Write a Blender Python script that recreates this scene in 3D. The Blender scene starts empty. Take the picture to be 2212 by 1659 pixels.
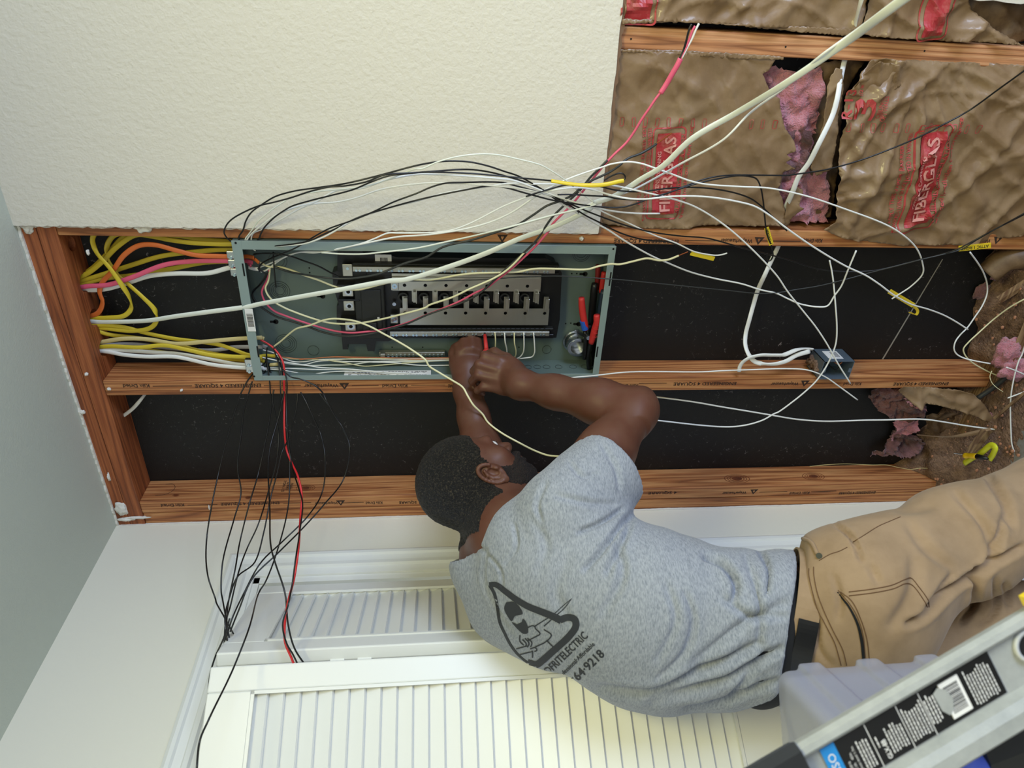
import bpy, bmesh, math, random
import numpy as np
from mathutils import Vector, Matrix, noise
from mathutils.bvhtree import BVHTree
random.seed(7)
rng = np.random.default_rng(7)
SC = bpy.context.scene
COL = SC.collection
# ---------------------------------------------------------------- camera
CAM = Vector((0.0, -1.5, 1.58))
_a, _b, _c = math.radians(32.1227), math.radians(6.4802), math.radians(-0.458)
FX = 1501.7
CF = Vector((-math.sin(_a) * math.cos(_b), math.cos(_a) * math.cos(_b), -math.sin(_b)))
_r = CF.cross(Vector((0, 0, 1))).normalized(); _u = _r.cross(CF)
CR = -_u * math.cos(_c) + _r * math.sin(_c)
CU = _u * math.sin(_c) + _r * math.cos(_c)
cam_d = bpy.data.cameras.new('camera'); cam = bpy.data.objects.new('camera', cam_d); COL.objects.link(cam)
cam.matrix_world = Matrix(((CR.x, CU.x, -CF.x, CAM.x), (CR.y, CU.y, -CF.y, CAM.y), (CR.z, CU.z, -CF.z, CAM.z), (0, 0, 0, 1)))
cam_d.sensor_width = 36; cam_d.lens = 36 * FX / 2212; cam_d.clip_start = 0.05
cam_d.dof.use_dof = True; cam_d.dof.focus_distance = 1.75; cam_d.dof.aperture_fstop = 7.0
SC.camera = cam
# ---------------------------------------------------------------- light and exposure
SC.view_settings.view_transform = 'Standard'; SC.view_settings.look = 'None'
SC.view_settings.exposure = -0.32; SC.view_settings.gamma = 1.0
SC.view_settings.use_curve_mapping = False
wd = bpy.data.worlds.new('world'); SC.world = wd; wd.use_nodes = True
wd.node_tree.nodes['Background'].inputs[0].default_value = (0.55, 0.68, 1.0, 1)
wd.node_tree.nodes['Background'].inputs[1].default_value = 1.0
def area(name, loc, target, w, h, power, col):
    l = bpy.data.lights.new(name, 'AREA'); l.shape = 'RECTANGLE'; l.size = w; l.size_y = h; l.energy = power; l.color = col
    o = bpy.data.objects.new(name, l); COL.objects.link(o); o.location = loc
    o.rotation_euler = (Vector(target) - Vector(loc)).to_track_quat('-Z', 'Y').to_euler(); return o
area('window_daylight', (2.3, -1.2, 0.85), (-1.2, -0.4, 0.6), 1.5, 1.3, 122, (0.60, 0.73, 1.0))
area('ceiling_lamp_light', (0.45, -1.55, 2.40), (0.2, -1.5, 0), 0.6, 0.6, 33, (1.0, 0.93, 0.42))
area('rear_fill_light', (0.5, -3.45, 1.3), (-0.4, 0, 1.2), 1.8, 1.6, 9, (1.0, 0.97, 0.92))  # soft fill added from behind the camera, no known source there
# ---------------------------------------------------------------- picture point -> place on a real plane
def ray(px, py):
    return CR * ((px - 1106) / FX) + CU * ((829.5 - py) / FX) + CF
def P(px, py, y=0.0):
    d = ray(px, py); return CAM + d * ((y - CAM.y) / d.y)
def PXp(px, py, x):
    d = ray(px, py); return CAM + d * ((x - CAM.x) / d.x)
def PZp(px, py, z):
    d = ray(px, py); return CAM + d * ((z - CAM.z) / d.z)
def PD(px, py, t):
    return CAM + ray(px, py) * t
def proj(v):
    d = Vector(v) - CAM; z = d.dot(CF); return 1106 + FX * d.dot(CR) / z, 829.5 - FX * d.dot(CU) / z
# ---------------------------------------------------------------- materials
def lin(c):
    return tuple(((x / 255) / 12.92 if x <= 10 else (((x / 255) + 0.055) / 1.055) ** 2.4) for x in c)
M = {}
def mat(name, col, rough=0.6, metal=0.0, bump=None, var=None, coat=0.0, alpha=None, trans=0.0, sheen=0.0, emit=None, vscale=(1, 1, 1), sss=0.0):
    m = bpy.data.materials.new(name); m.use_nodes = True; nt = m.node_tree; b = nt.nodes['Principled BSDF']
    c = lin(col); b.inputs['Base Color'].default_value = (*c, 1)
    b.inputs['Roughness'].default_value = rough; b.inputs['Metallic'].default_value = metal
    b.inputs['Coat Weight'].default_value = coat; b.inputs['Transmission Weight'].default_value = trans
    b.inputs['Sheen Weight'].default_value = sheen
    if sss: b.inputs['Subsurface Weight'].default_value = sss; b.inputs['Subsurface Scale'].default_value = 0.01
    if alpha is not None: b.inputs['Alpha'].default_value = alpha
    if emit: b.inputs['Emission Color'].default_value = (*lin(emit[0]), 1); b.inputs['Emission Strength'].default_value = emit[1]
    tc = nt.nodes.new('ShaderNodeTexCoord'); mp = nt.nodes.new('ShaderNodeMapping'); mp.inputs['Scale'].default_value = vscale
    nt.links.new(tc.outputs['Object'], mp.inputs['Vector'])
    if bump:
        n = nt.nodes.new('ShaderNodeTexNoise'); n.inputs['Scale'].default_value = bump[0]; n.inputs['Detail'].default_value = 5
        bp = nt.nodes.new('ShaderNodeBump'); bp.inputs['Strength'].default_value = bump[1]; bp.inputs['Distance'].default_value = bump[2] if len(bump) > 2 else 0.002
        nt.links.new(mp.outputs[0], n.inputs['Vector']); nt.links.new(n.outputs['Fac'], bp.inputs['Height']); nt.links.new(bp.outputs[0], b.inputs['Normal'])
    if var:  # (colour2, scale, low, high)
        n = nt.nodes.new('ShaderNodeTexNoise'); n.inputs['Scale'].default_value = var[1]; n.inputs['Detail'].default_value = 6; n.inputs['Roughness'].default_value = 0.65
        r = nt.nodes.new('ShaderNodeValToRGB'); r.color_ramp.elements[0].position = var[2]; r.color_ramp.elements[1].position = var[3]
        r.color_ramp.elements[0].color = (*c, 1); r.color_ramp.elements[1].color = (*lin(var[0]), 1)
        nt.links.new(mp.outputs[0], n.inputs['Vector']); nt.links.new(n.outputs['Fac'], r.inputs[0]); nt.links.new(r.outputs[0], b.inputs['Base Color'])
    M[name] = m; return m
def wood(name, c1, c2, axis='Z', dust=0.0, dark=(95, 52, 28)):
    m = bpy.data.materials.new(name); m.use_nodes = True; nt = m.node_tree; b = nt.nodes['Principled BSDF']; b.inputs['Roughness'].default_value = 0.6
    tc = nt.nodes.new('ShaderNodeTexCoord'); mp = nt.nodes.new('ShaderNodeMapping')
    mp.inputs['Scale'].default_value = (1, 1, 0.035) if axis == 'Z' else (0.035, 1, 1)
    nt.links.new(tc.outputs['Object'], mp.inputs['Vector'])
    n1 = nt.nodes.new('ShaderNodeTexNoise'); n1.inputs['Scale'].default_value = 26; n1.inputs['Detail'].default_value = 1.5; n1.inputs['Distortion'].default_value = 0.15
    n2 = nt.nodes.new('ShaderNodeTexNoise'); n2.inputs['Scale'].default_value = 420; n2.inputs['Detail'].default_value = 3
    nt.links.new(mp.outputs[0], n1.inputs['Vector']); nt.links.new(mp.outputs[0], n2.inputs['Vector'])
    # growth rings: contour lines of the slow noise
    mul = nt.nodes.new('ShaderNodeMath'); mul.operation = 'MULTIPLY'; mul.inputs[1].default_value = 16
    fr = nt.nodes.new('ShaderNodeMath'); fr.operation = 'PINGPONG'; fr.inputs[1].default_value = 1.0
    nt.links.new(n1.outputs['Fac'], mul.inputs[0]); nt.links.new(mul.outputs[0], fr.inputs[0])
    r = nt.nodes.new('ShaderNodeValToRGB'); e = r.color_ramp.elements
    e[0].position = 0.0; e[0].color = (*lin(tuple((dark[i] + c1[i]) * .5 for i in range(3))), 1); e[1].position = 1.0; e[1].color = (*lin(c2), 1)
    k = e.new(0.30); k.color = (*lin(c1), 1)
    nt.links.new(fr.outputs[0], r.inputs[0])
    mx = nt.nodes.new('ShaderNodeMix'); mx.data_type = 'RGBA'; mx.blend_type = 'MULTIPLY'; mx.inputs['Factor'].default_value = 0.45
    r2 = nt.nodes.new('ShaderNodeValToRGB'); r2.color_ramp.elements[0].position = 0.35; r2.color_ramp.elements[1].position = 0.62
    r2.color_ramp.elements[0].color = (0.45, 0.4, 0.36, 1)
    nt.links.new(n2.outputs['Fac'], r2.inputs[0]); nt.links.new(r.outputs[0], mx.inputs['A']); nt.links.new(r2.outputs[0], mx.inputs['B'])
    out = mx.outputs['Result']
    if dust:
        n3 = nt.nodes.new('ShaderNodeTexNoise'); n3.inputs['Scale'].default_value = 11; n3.inputs['Detail'].default_value = 12; n3.inputs['Roughness'].default_value = 0.8
        nt.links.new(tc.outputs['Object'], n3.inputs['Vector'])
        r3 = nt.nodes.new('ShaderNodeValToRGB'); r3.color_ramp.elements[0].position = 0.66; r3.color_ramp.elements[1].position = 0.74
        nt.links.new(n3.outputs['Fac'], r3.inputs[0])
        m2 = nt.nodes.new('ShaderNodeMix'); m2.data_type = 'RGBA'; m2.inputs['B'].default_value = (0.66, 0.6, 0.55, 1)
        ml = nt.nodes.new('ShaderNodeMath'); ml.operation = 'MULTIPLY'; ml.inputs[1].default_value = dust
        nt.links.new(r3.outputs[0], ml.inputs[0]); nt.links.new(ml.outputs[0], m2.inputs['Factor']); nt.links.new(out, m2.inputs['A']); out = m2.outputs['Result']
    nt.links.new(out, b.inputs['Base Color'])
    bp = nt.nodes.new('ShaderNodeBump'); bp.inputs['Strength'].default_value = 0.35; bp.inputs['Distance'].default_value = 0.001
    nt.links.new(n2.outputs['Fac'], bp.inputs['Height']); nt.links.new(bp.outputs[0], b.inputs['Normal'])
    M[name] = m; return m
wood('stud_wood', (176, 110, 62), (205, 146, 92), 'Z', 0.5)
wood('stud_wood_pale', (196, 134, 88), (220, 165, 118), 'Z', 0.5)
wood('plate_wood', (150, 80, 40), (176, 102, 56), 'X', 0.8)
wood('lath_wood', (120, 92, 62), (160, 130, 92), 'X', 0.3)
mat('drywall_paint', (219, 212, 196), 0.75, bump=(120, 0.8, 0.0022))
mat('ceiling_paint', (196, 202, 188), 0.85, bump=(260, 0.5, 0.0015))
mat('closet_wall_paint', (228, 224, 206), 0.7, bump=(90, 0.3, 0.001))
mat('trim_paint', (232, 232, 224), 0.35, bump=(30, 0.1, 0.001))
mat('gypsum', (206, 198, 186), 0.95, bump=(400, 0.8, 0.002), var=((150, 120, 100), 60, 0.5, 0.75))
mat('drywall_paper_edge', (120, 92, 70), 0.9)
mat('spackle', (226, 222, 210), 0.9, bump=(120, 0.8, 0.003))
mat('sheathing', (11, 11, 12), 0.6, bump=(300, 0.5, 0.001))
def specks(m, col, scale, lo, hi, amt=1.0):
    nt = m.node_tree; b = nt.nodes['Principled BSDF']; tc = nt.nodes.new('ShaderNodeTexCoord')
    n = nt.nodes.new('ShaderNodeTexNoise'); n.inputs['Scale'].default_value = scale; n.inputs['Detail'].default_value = 9; n.inputs['Roughness'].default_value = 0.75; n.inputs['Distortion'].default_value = 1.5
    nt.links.new(tc.outputs['Object'], n.inputs['Vector'])
    r = nt.nodes.new('ShaderNodeValToRGB'); r.color_ramp.elements[0].position = lo; r.color_ramp.elements[1].position = hi; r.color_ramp.elements[1].color = (amt, amt, amt, 1)
    nt.links.new(n.outputs['Fac'], r.inputs[0])
    n2 = nt.nodes.new('ShaderNodeTexNoise'); n2.inputs['Scale'].default_value = 4; nt.links.new(tc.outputs['Object'], n2.inputs['Vector'])
    r2 = nt.nodes.new('ShaderNodeValToRGB'); r2.color_ramp.elements[0].position = 0.42; r2.color_ramp.elements[1].position = 0.6; nt.links.new(n2.outputs['Fac'], r2.inputs[0])
    ml = nt.nodes.new('ShaderNodeMath'); ml.operation = 'MULTIPLY'; nt.links.new(r.outputs[0], ml.inputs[0]); nt.links.new(r2.outputs[0], ml.inputs[1])
    mx = nt.nodes.new('ShaderNodeMix'); mx.data_type = 'RGBA'; nt.links.new(ml.outputs[0], mx.inputs['Factor'])
    src = b.inputs['Base Color'].links
    if src: nt.links.new(src[0].from_socket, mx.inputs['A'])
    else: mx.inputs['A'].default_value = b.inputs['Base Color'].default_value
    mx.inputs['B'].default_value = (*lin(col), 1); nt.links.new(mx.outputs['Result'], b.inputs['Base Color'])
specks(M['sheathing'], (196, 186, 188), 58, 0.60, 0.70, 0.5)
mat('kraft', (128, 101, 70), 0.42, bump=(700, 0.25, 0.0006), var=((156, 130, 98), 9, 0.4, 0.75), coat=0.25)
specks(M['kraft'], (214, 200, 180), 30, 0.64, 0.74, 0.55)
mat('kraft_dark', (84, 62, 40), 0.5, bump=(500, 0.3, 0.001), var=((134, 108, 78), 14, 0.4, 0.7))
mat('red_print', (176, 58, 58), 0.5, var=((150, 96, 70), 60, 0.5, 0.72))
mat('red_block_print', (172, 46, 50), 0.45, var=((186, 116, 100), 26, 0.5, 0.75), coat=0.2)
mat('block_letter_print', (206, 142, 128), 0.5)
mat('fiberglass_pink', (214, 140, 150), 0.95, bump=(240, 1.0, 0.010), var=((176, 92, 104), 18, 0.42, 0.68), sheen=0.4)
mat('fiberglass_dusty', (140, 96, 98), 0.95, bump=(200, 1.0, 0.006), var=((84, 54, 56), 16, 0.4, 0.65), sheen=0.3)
mat('ink', (52, 34, 24), 0.8)
mat('panel_paint', (98, 114, 110), 0.42, bump=(600, 0.06, 0.0004))
mat('panel_paint_edge', (134, 150, 146), 0.4)
mat('panel_groove', (66, 76, 74), 0.5)
mat('black_plastic', (17, 17, 17), 0.35)
mat('black_plastic_matte', (26, 27, 25), 0.5)
mat('hole_black', (6, 6, 6), 0.9)
mat('tin_plate', (190, 188, 176), 0.32, metal=0.85, bump=(90, 0.08, 0.001))
mat('zinc', (200, 204, 206), 0.25, metal=1.0)
mat('screw_metal', (190, 210, 220), 0.22, metal=1.0)
mat('copper', (196, 116, 72), 0.3, metal=1.0)
mat('label_white', (226, 224, 220), 0.5)
mat('label_clear', (180, 186, 190), 0.3)
mat('label_ink', (24, 24, 26), 0.6)
mat('concrete', (126, 122, 116), 0.9, bump=(60, 0.6, 0.004), var=((150, 146, 142), 12, 0.4, 0.7))
specks(M['concrete'], (120, 78, 52), 70, 0.56, 0.66, 0.9)
mat('dirt', (146, 116, 92), 0.95, bump=(160, 1.0, 0.01), var=((98, 74, 58), 40, 0.35, 0.65))
specks(M['dirt'], (196, 150, 118), 130, 0.55, 0.62, 0.9)
WC = {}
def wmat(name, col, rough=0.38): WC[name] = mat('wire_' + name, col, rough)
wmat('black', (14, 14, 14), 0.3); wmat('charcoal', (46, 48, 46), 0.4); wmat('white', (232, 232, 226), 0.35); wmat('cream', (226, 220, 176), 0.35)
wmat('pale', (226, 229, 216), 0.35); wmat('grey', (150, 146, 138), 0.4); wmat('yellow', (208, 184, 48), 0.42); wmat('orange', (214, 108, 44), 0.42)
wmat('pink', (226, 92, 122), 0.42); wmat('red', (214, 44, 48), 0.35); wmat('tan', (206, 188, 128), 0.45); wmat('graywhite', (176, 174, 176), 0.4); wmat('copper', (196, 116, 72), 0.3)
mat('yellow_tape', (224, 196, 44), 0.4)
# ---------------------------------------------------------------- builders
def wloc(o):
    v = Vector((0, 0, 0))
    while o is not None: v += o.location; o = o.parent
    return v
def obj(name, vf, m, parent=None, smooth=False, kind=None, label=None, cat=None, group=None, mats=None):
    me = bpy.data.meshes.new(name)
    off = wloc(parent) if parent else Vector((0, 0, 0))
    o = bpy.data.objects.new(name, me); COL.objects.link(o)
    if isinstance(vf, bmesh.types.BMesh):
        if parent: bmesh.ops.translate(vf, verts=vf.verts, vec=-off)
        vf.to_mesh(me); vf.free()
    else:
        v = [(p[0] - off.x, p[1] - off.y, p[2] - off.z) for p in vf[0]]
        me.from_pydata(v, [], vf[1])
    me.materials.append(m)
    for x in mats or []: me.materials.append(x)
    if smooth: me.shade_smooth()
    if parent: o.parent = parent
    tagp(o, label, cat, group, kind); return o
def tagp(o, label=None, cat=None, group=None, kind=None):
    if label: o['label'] = label
    if cat: o['category'] = cat
    if group: o['group'] = group
    if kind: o['kind'] = kind
    return o
def empty(name, loc, label=None, cat=None, group=None, kind=None, parent=None):
    o = bpy.data.objects.new(name, None); COL.objects.link(o); o.location = Vector(loc) - (wloc(parent) if parent else Vector()); o.empty_display_size = 0.05
    if parent: o.parent = parent
    return tagp(o, label, cat, group, kind)
def box_vf(x0, x1, y0, y1, z0, z1):
    v = [(x, y, z) for x in (x0, x1) for y in (y0, y1) for z in (z0, z1)]
    return v, [(0, 1, 3, 2), (4, 6, 7, 5), (0, 4, 5, 1), (2, 3, 7, 6), (0, 2, 6, 4), (1, 5, 7, 3)]
def box(x0, x1, y0, y1, z0, z1, bev=0.0, seg=1):
    bm = bmesh.new(); vf = box_vf(min(x0, x1), max(x0, x1), min(y0, y1), max(y0, y1), min(z0, z1), max(z0, z1))
    vs = [bm.verts.new(p) for p in vf[0]]
    for f in vf[1]: bm.faces.new([vs[i] for i in f])
    bmesh.ops.recalc_face_normals(bm, faces=bm.faces)
    if bev: bmesh.ops.bevel(bm, geom=bm.edges[:], offset=bev, segments=seg, affect='EDGES', profile=0.5)
    return bm
def addbox(bm, *a, **k):
    b = box(*a, **k); me = bpy.data.meshes.new('tmp'); b.to_mesh(me); b.free(); bm.from_mesh(me); bpy.data.meshes.remove(me); return bm
def merge(bm, other):
    me = bpy.data.meshes.new('tmp'); other.to_mesh(me); other.free(); bm.from_mesh(me); bpy.data.meshes.remove(me); return bm
def prism(pts, y0, y1, axis='y'):
    """pts: (x,z) outline extruded along y (or (y,z) along x, (x,y) along z)"""
    bm = bmesh.new()
    f = {'y': lambda a, b, t: (a, t, b), 'x': lambda a, b, t: (t, a, b), 'z': lambda a, b, t: (a, b, t)}[axis]
    A = [bm.verts.new(f(a, b, y0)) for a, b in pts]; B = [bm.verts.new(f(a, b, y1)) for a, b in pts]
    n = len(pts); bm.faces.new(A); bm.faces.new(B[::-1])
    for i in range(n): bm.faces.new((A[i], B[i], B[(i + 1) % n], A[(i + 1) % n]))
    bmesh.ops.recalc_face_normals(bm, faces=bm.faces); return bm
def cyl(c, axis, r, h, seg=16, r2=None, bev=0.0):
    bm = bmesh.new(); bmesh.ops.create_cone(bm, cap_ends=True, segments=seg, radius1=r, radius2=r if r2 is None else r2, depth=h)
    if bev: bmesh.ops.bevel(bm, geom=[e for e in bm.edges if len(e.link_faces) == 2 and any(len(f.verts) > 4 for f in e.link_faces)], offset=bev, segments=2, affect='EDGES')
    q = Vector((0, 0, 1)).rotation_difference(Vector(axis).normalized())
    bmesh.ops.transform(bm, matrix=Matrix.Translation(Vector(c)) @ q.to_matrix().to_4x4(), verts=bm.verts); return bm
def ring(c, axis, r0, r1, h, seg=28):
    """flat washer / tube"""
    q = Vector((0, 0, 1)).rotation_difference(Vector(axis).normalized()); c = Vector(c); v = []; f = []
    for i in range(seg):
        a = 2 * math.pi * i / seg
        for rr, zz in ((r0, -h / 2), (r1, -h / 2), (r1, h / 2), (r0, h / 2)):
            v.append(c + q @ Vector((rr * math.cos(a), rr * math.sin(a), zz)))
    for i in range(seg):
        j = (i + 1) % seg
        for k in range(4):
            l = (k + 1) % 4; f.append((i * 4 + k, j * 4 + k, j * 4 + l, i * 4 + l))
    return v, f
def catmull(pts, n=6):
    pts = [Vector(p) for p in pts]
    if len(pts) < 3: return pts
    out = []; q = [pts[0] * 2 - pts[1]] + pts + [pts[-1] * 2 - pts[-2]]
    for i in range(1, len(q) - 2):
        p0, p1, p2, p3 = q[i - 1:i + 3]
        d1 = max((p1 - p0).length, 1e-6) ** .5; d2 = max((p2 - p1).length, 1e-6) ** .5; d3 = max((p3 - p2).length, 1e-6) ** .5
        m1 = (p2 - p1) + d2 * ((p1 - p0) / d1 - (p2 - p0) / (d1 + d2)); m2 = (p2 - p1) + d2 * ((p3 - p2) / d3 - (p3 - p1) / (d2 + d3))
        for k in range(n):
            t = k / n; out.append((2 * t**3 - 3 * t**2 + 1) * p1 + (t**3 - 2 * t**2 + t) * m1 + (-2 * t**3 + 3 * t**2) * p2 + (t**3 - t**2) * m2)
    out.append(pts[-1]); return out
def tube_vf(path, r, sides=8, r2=None, wide=None, radii=None):
    """swept tube; r2 with wide (a direction) makes the flat section of a jacketed cable"""
    v = []; f = []; n = len(path); r2 = r2 or r
    T = [(path[min(i + 1, n - 1)] - path[max(i - 1, 0)]).normalized() for i in range(n)]
    ref = Vector(wide) if wide is not None else (Vector((0, 0, 1)) if abs(T[0].z) < 0.9 else Vector((1, 0, 0)))
    N = (ref - T[0] * ref.dot(T[0])).normalized()
    for i in range(n):
        if wide is not None:
            w = ref - T[i] * ref.dot(T[i]); w = w.normalized() if w.length > 0.15 else N
            N = (N * 0.5 + w * (1 if w.dot(N) >= 0 else -1)).normalized()
        N = (N - T[i] * N.dot(T[i])).normalized(); B = T[i].cross(N); k = radii[i] if radii else 1.0
        for s in range(sides):
            a = 2 * math.pi * s / sides; v.append(path[i] + N * (r * k * math.cos(a)) + B * (r2 * k * math.sin(a)))
    for i in range(n - 1):
        for s in range(sides):
            t = (s + 1) % sides; f.append((i * sides + s, i * sides + t, (i + 1) * sides + t, (i + 1) * sides + s))
    f.append(tuple(range(sides))[::-1]); f.append(tuple((n - 1) * sides + s for s in range(sides))); return v, f
def join_vf(*vfs):
    v = []; f = []
    for a, b in vfs:
        o = len(v); v += list(a); f += [tuple(i + o for i in q) for q in b]
    return v, f
def text_vf(s, size=1.0, align='LEFT', bold=False, width=None):
    """letters as flat geometry in a 2-D frame; returns 2-D verts and faces, width normalised when asked"""
    cu = bpy.data.curves.new('t', 'FONT'); cu.body = s; cu.size = size; cu.align_x = align; cu.align_y = 'CENTER'; cu.resolution_u = 2
    if bold: cu.offset = 0.018 * size
    o = bpy.data.objects.new('t', cu); COL.objects.link(o); dg = bpy.context.evaluated_depsgraph_get(); dg.update()
    me = bpy.data.meshes.new_from_object(o.evaluated_get(dg)); bpy.data.objects.remove(o); bpy.data.curves.remove(cu)
    v = [(p.co.x, p.co.y) for p in me.vertices]; f = [tuple(p.vertices) for p in me.polygons]; bpy.data.meshes.remove(me)
    if width and v:
        x0 = min(a for a, b in v); x1 = max(a for a, b in v); k = width / (x1 - x0); v = [((a - (x0 if align == 'LEFT' else (x0 + x1) / 2)) * k, b) for a, b in v]
    return v, f
def place2d(vf, origin, right, up):
    o = Vector(origin); r = Vector(right); u = Vector(up)
    return [o + r * a + u * b for a, b in vf[0]], vf[1]
# ================================================================ THE SETTING
XL = -1.385; CEIL = 2.44
# studs: (left, right) faces
ST = {0: (-0.156, -0.114), 1: (-0.562, -0.522), 2: (-0.966, -0.924), 3: (-1.346, -1.306)}
back = empty('wall_back', (0, 0, 0), kind='structure')
def jag(p0, p1, n, amp, seed, dirn):
    rr = random.Random(seed); out = []
    for i in range(n + 1):
        t = i / n; a = amp * (rr.random() - 0.5) * 2 if 0 < i < n else 0
        out.append((p0[0] + (p1[0] - p0[0]) * t + a * dirn[0], p0[1] + (p1[1] - p0[1]) * t + a * dirn[1]))
    return out
# drywall, cut ragged along stud 1 and along the horizontal saw line
zc = 1.205
out = jag((-0.537, CEIL), (-0.533, zc), 150, 0.0016, 3, (1, 0)) + jag((-0.533, zc), (-0.03, 1.213), 30, 0.0012, 4, (0, 1))[1:] + \
      jag((-0.03, 1.213), (-0.036, 0.0), 40, 0.003, 5, (1, 0))[1:] + [(2.4, 0.0), (2.4, CEIL)]
obj('drywall', prism(out, -0.0127, -0.0004), M['drywall_paint'], back)
# torn paper edge and exposed gypsum along the cut
obj('gypsum_edge', prism(jag((-0.541, 2.43), (-0.5355, zc), 130, 0.0022, 8, (1, 0)) + [(-0.53, zc), (-0.53, 2.43)], -0.0085, -0.0002), M['gypsum'], back)
obj('gypsum_edge', prism(jag((-0.533, zc - 0.006), (-0.03, 1.207), 60, 0.0026, 9, (0, 1)) + [(-0.03, 1.22), (-0.533, zc + 0.01)], -0.0105, -0.0002), M['drywall_paper_edge'], back)
for k, (l, r) in ST.items():
    bm = box(l, r, 0, 0.089, 0.04, 2.366, 0.003, 2)
    obj('stud', bm, M['stud_wood_pale' if k == 0 else 'stud_wood'], back, smooth=False)
obj('stud', box(-1.386, -1.348, 0.002, 0.089, 0.04, 2.366, 0.003, 2), M['stud_wood'], back)
obj('stud', box(0.25, 0.29, 0, 0.089, 0.04, 2.366, 0.003, 2), M['stud_wood'], back)
# top plates with real bored holes where the cables come through
def holed_plate(name, x0, x1, z0, z1, holes):
    bm = bmesh.new(); seg = 14; H = []
    for cx, cy, r in sorted(holes): H.append((cx, cy, r))
    # underside made as strips of quads between hole octagons
    xs = [x0] + [v for cx, cy, r in H for v in (cx - r * 1.25, cx + r * 1.25)] + [x1]
    y0, y1 = 0.0, 0.089
    def quad(*p): bm.faces.new([bm.verts.new(q) for q in p])
    for zz, flip in ((z0, 0), (z1, 1)):
        for i in range(0, len(xs) - 1, 2): quad((xs[i], y0, zz), (xs[i + 1], y0, zz), (xs[i + 1], y1, zz), (xs[i], y1, zz))
        for cx, cy, r in H:
            a = r * 1.25; n = 16
            def sq(t):
                c, s = math.cos(t), math.sin(t); k = 1 / max(abs(c), abs(s)); X = cx + a * c * k; Y = s * k
                return (X, cy + (y1 - cy) * Y if Y > 0 else cy + (cy - y0) * Y, zz)
            for i in range(n):
                t0 = 2 * math.pi * i / n + math.pi / 4; t1 = 2 * math.pi * (i + 1) / n + math.pi / 4
                quad(sq(t0), sq(t1), (cx + r * math.cos(t1), cy + r * math.sin(t1), zz), (cx + r * math.cos(t0), cy + r * math.sin(t0), zz))
                if not flip: quad((cx + r * math.cos(t0), cy + r * math.sin(t0), z0), (cx + r * math.cos(t1), cy + r * math.sin(t1), z0), (cx + r * math.cos(t1), cy + r * math.sin(t1), z1), (cx + r * math.cos(t0), cy + r * math.sin(t0), z1))
    quad((x0, y0, z0), (x1, y0, z0), (x1, y0, z1), (x0, y0, z1)); quad((x0, y1, z0), (x1, y1, z0), (x1, y1, z1), (x0, y1, z1))
    quad((x0, y0, z0), (x0, y1, z0), (x0, y1, z1), (x0, y0, z1)); quad((x1, y0, z0), (x1, y1, z0), (x1, y1, z1), (x1, y0, z1))
    bmesh.ops.remove_doubles(bm, verts=bm.verts, dist=1e-5); bmesh.ops.recalc_face_normals(bm, faces=bm.faces)
    obj(name, bm, M['plate_wood'], back)
HOLES = [(-0.598, 0.045, 0.016), (-0.692, 0.05, 0.0215), (-0.780, 0.048, 0.0215), (-0.862, 0.05, 0.0215), (-1.055, 0.06, 0.008)]
holed_plate('top_plate', -1.386, 2.4, 2.366, 2.404, HOLES)
holed_plate('top_plate', -1.386, 2.4, 2.4055, 2.4435, HOLES)
obj('sheathing', box(-1.40, 2.4, 0.0895, 0.102, 0.0, 2.5), M['sheathing'], back)
obj('bottom_plate', box(-1.386, 2.4, 0, 0.089, 0.0, 0.038, 0.002), M['lath_wood'], back)
obj('seam', prism([(P(1905, 776, 0.089).x, P(1905, 776, 0.089).z), (P(2035, 560, 0.089).x, P(2035, 560, 0.089).z), (P(2037, 560, 0.089).x, P(2037, 560, 0.089).z), (P(1908, 776, 0.089).x, P(1908, 776, 0.089).z)], 0.0885, 0.0892), M['wire_grey'], back)
# joint compound blobs left on the framing
def blob(name, c, rx, ry, rz, m, parent, seed=0, amp=0.35, sub=3, **k):
    bm = bmesh.new(); bmesh.ops.create_icosphere(bm, subdivisions=sub, radius=1)
    for v in bm.verts:
        n = noise.noise(v.co * 1.6 + Vector((seed * 3.1, seed, 0))) + 0.5 * noise.noise(v.co * 4 + Vector((seed, 7, seed)))
        v.co *= 1 + amp * n; v.co = Vector((v.co.x * rx, v.co.y * ry, v.co.z * rz)) + Vector(c)
    return obj(name, bm, m, parent, smooth=True, **k)
for i, (px, py, rx, rz) in enumerate([(308, 492, .012, .016), (60, 492, .012, .012), (262, 1100, .022, .014), (272, 1122, .006, .02), (187, 808, .004, .004), (178, 890, .006, .006), (1256, 515, .005, .005), (236, 840, .004, .004), (392, 843, .003, .003), (190, 545, .006, .003), (300, 1118, .004, .03), (452, 1096, .008, .002), (235, 1030, .012, .003)]):
    p = P(px, py, -0.002); blob('joint_compound', (p.x, -0.002, p.z), rx, 0.005, rz, M['spackle'], back, seed=i + 1, amp=0.5)
# ceiling, left (closet) wall, floor and the rest of the room
obj('ceiling', box(XL - 0.02, 2.4, -3.6, 0.0, CEIL, CEIL + 0.03), M['ceiling_paint'], kind='structure')
obj('floor', box(-2.3, 2.5, -3.7, 0.1, -0.04, 0.0), M['concrete'], kind='structure')
OPY0, OPY1, OPZ = -0.215, -1.72, 2.035
wl = empty('wall_left', (XL, 0, 0), kind='structure')
obj('plaster', box(XL - 0.012, XL, -0.0005, OPY0, 0, CEIL), M['closet_wall_paint'], wl)
obj('plaster', box(XL - 0.012, XL, OPY0, OPY1, OPZ, CEIL), M['closet_wall_paint'], wl)
obj('plaster', box(XL - 0.012, XL, OPY1, -3.6, 0, CEIL), M['closet_wall_paint'], wl)
obj('closet_lining', box(XL - 0.75, XL - 0.74, 0.08, -2.0, 0, CEIL), M['closet_wall_paint'], wl)
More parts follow.
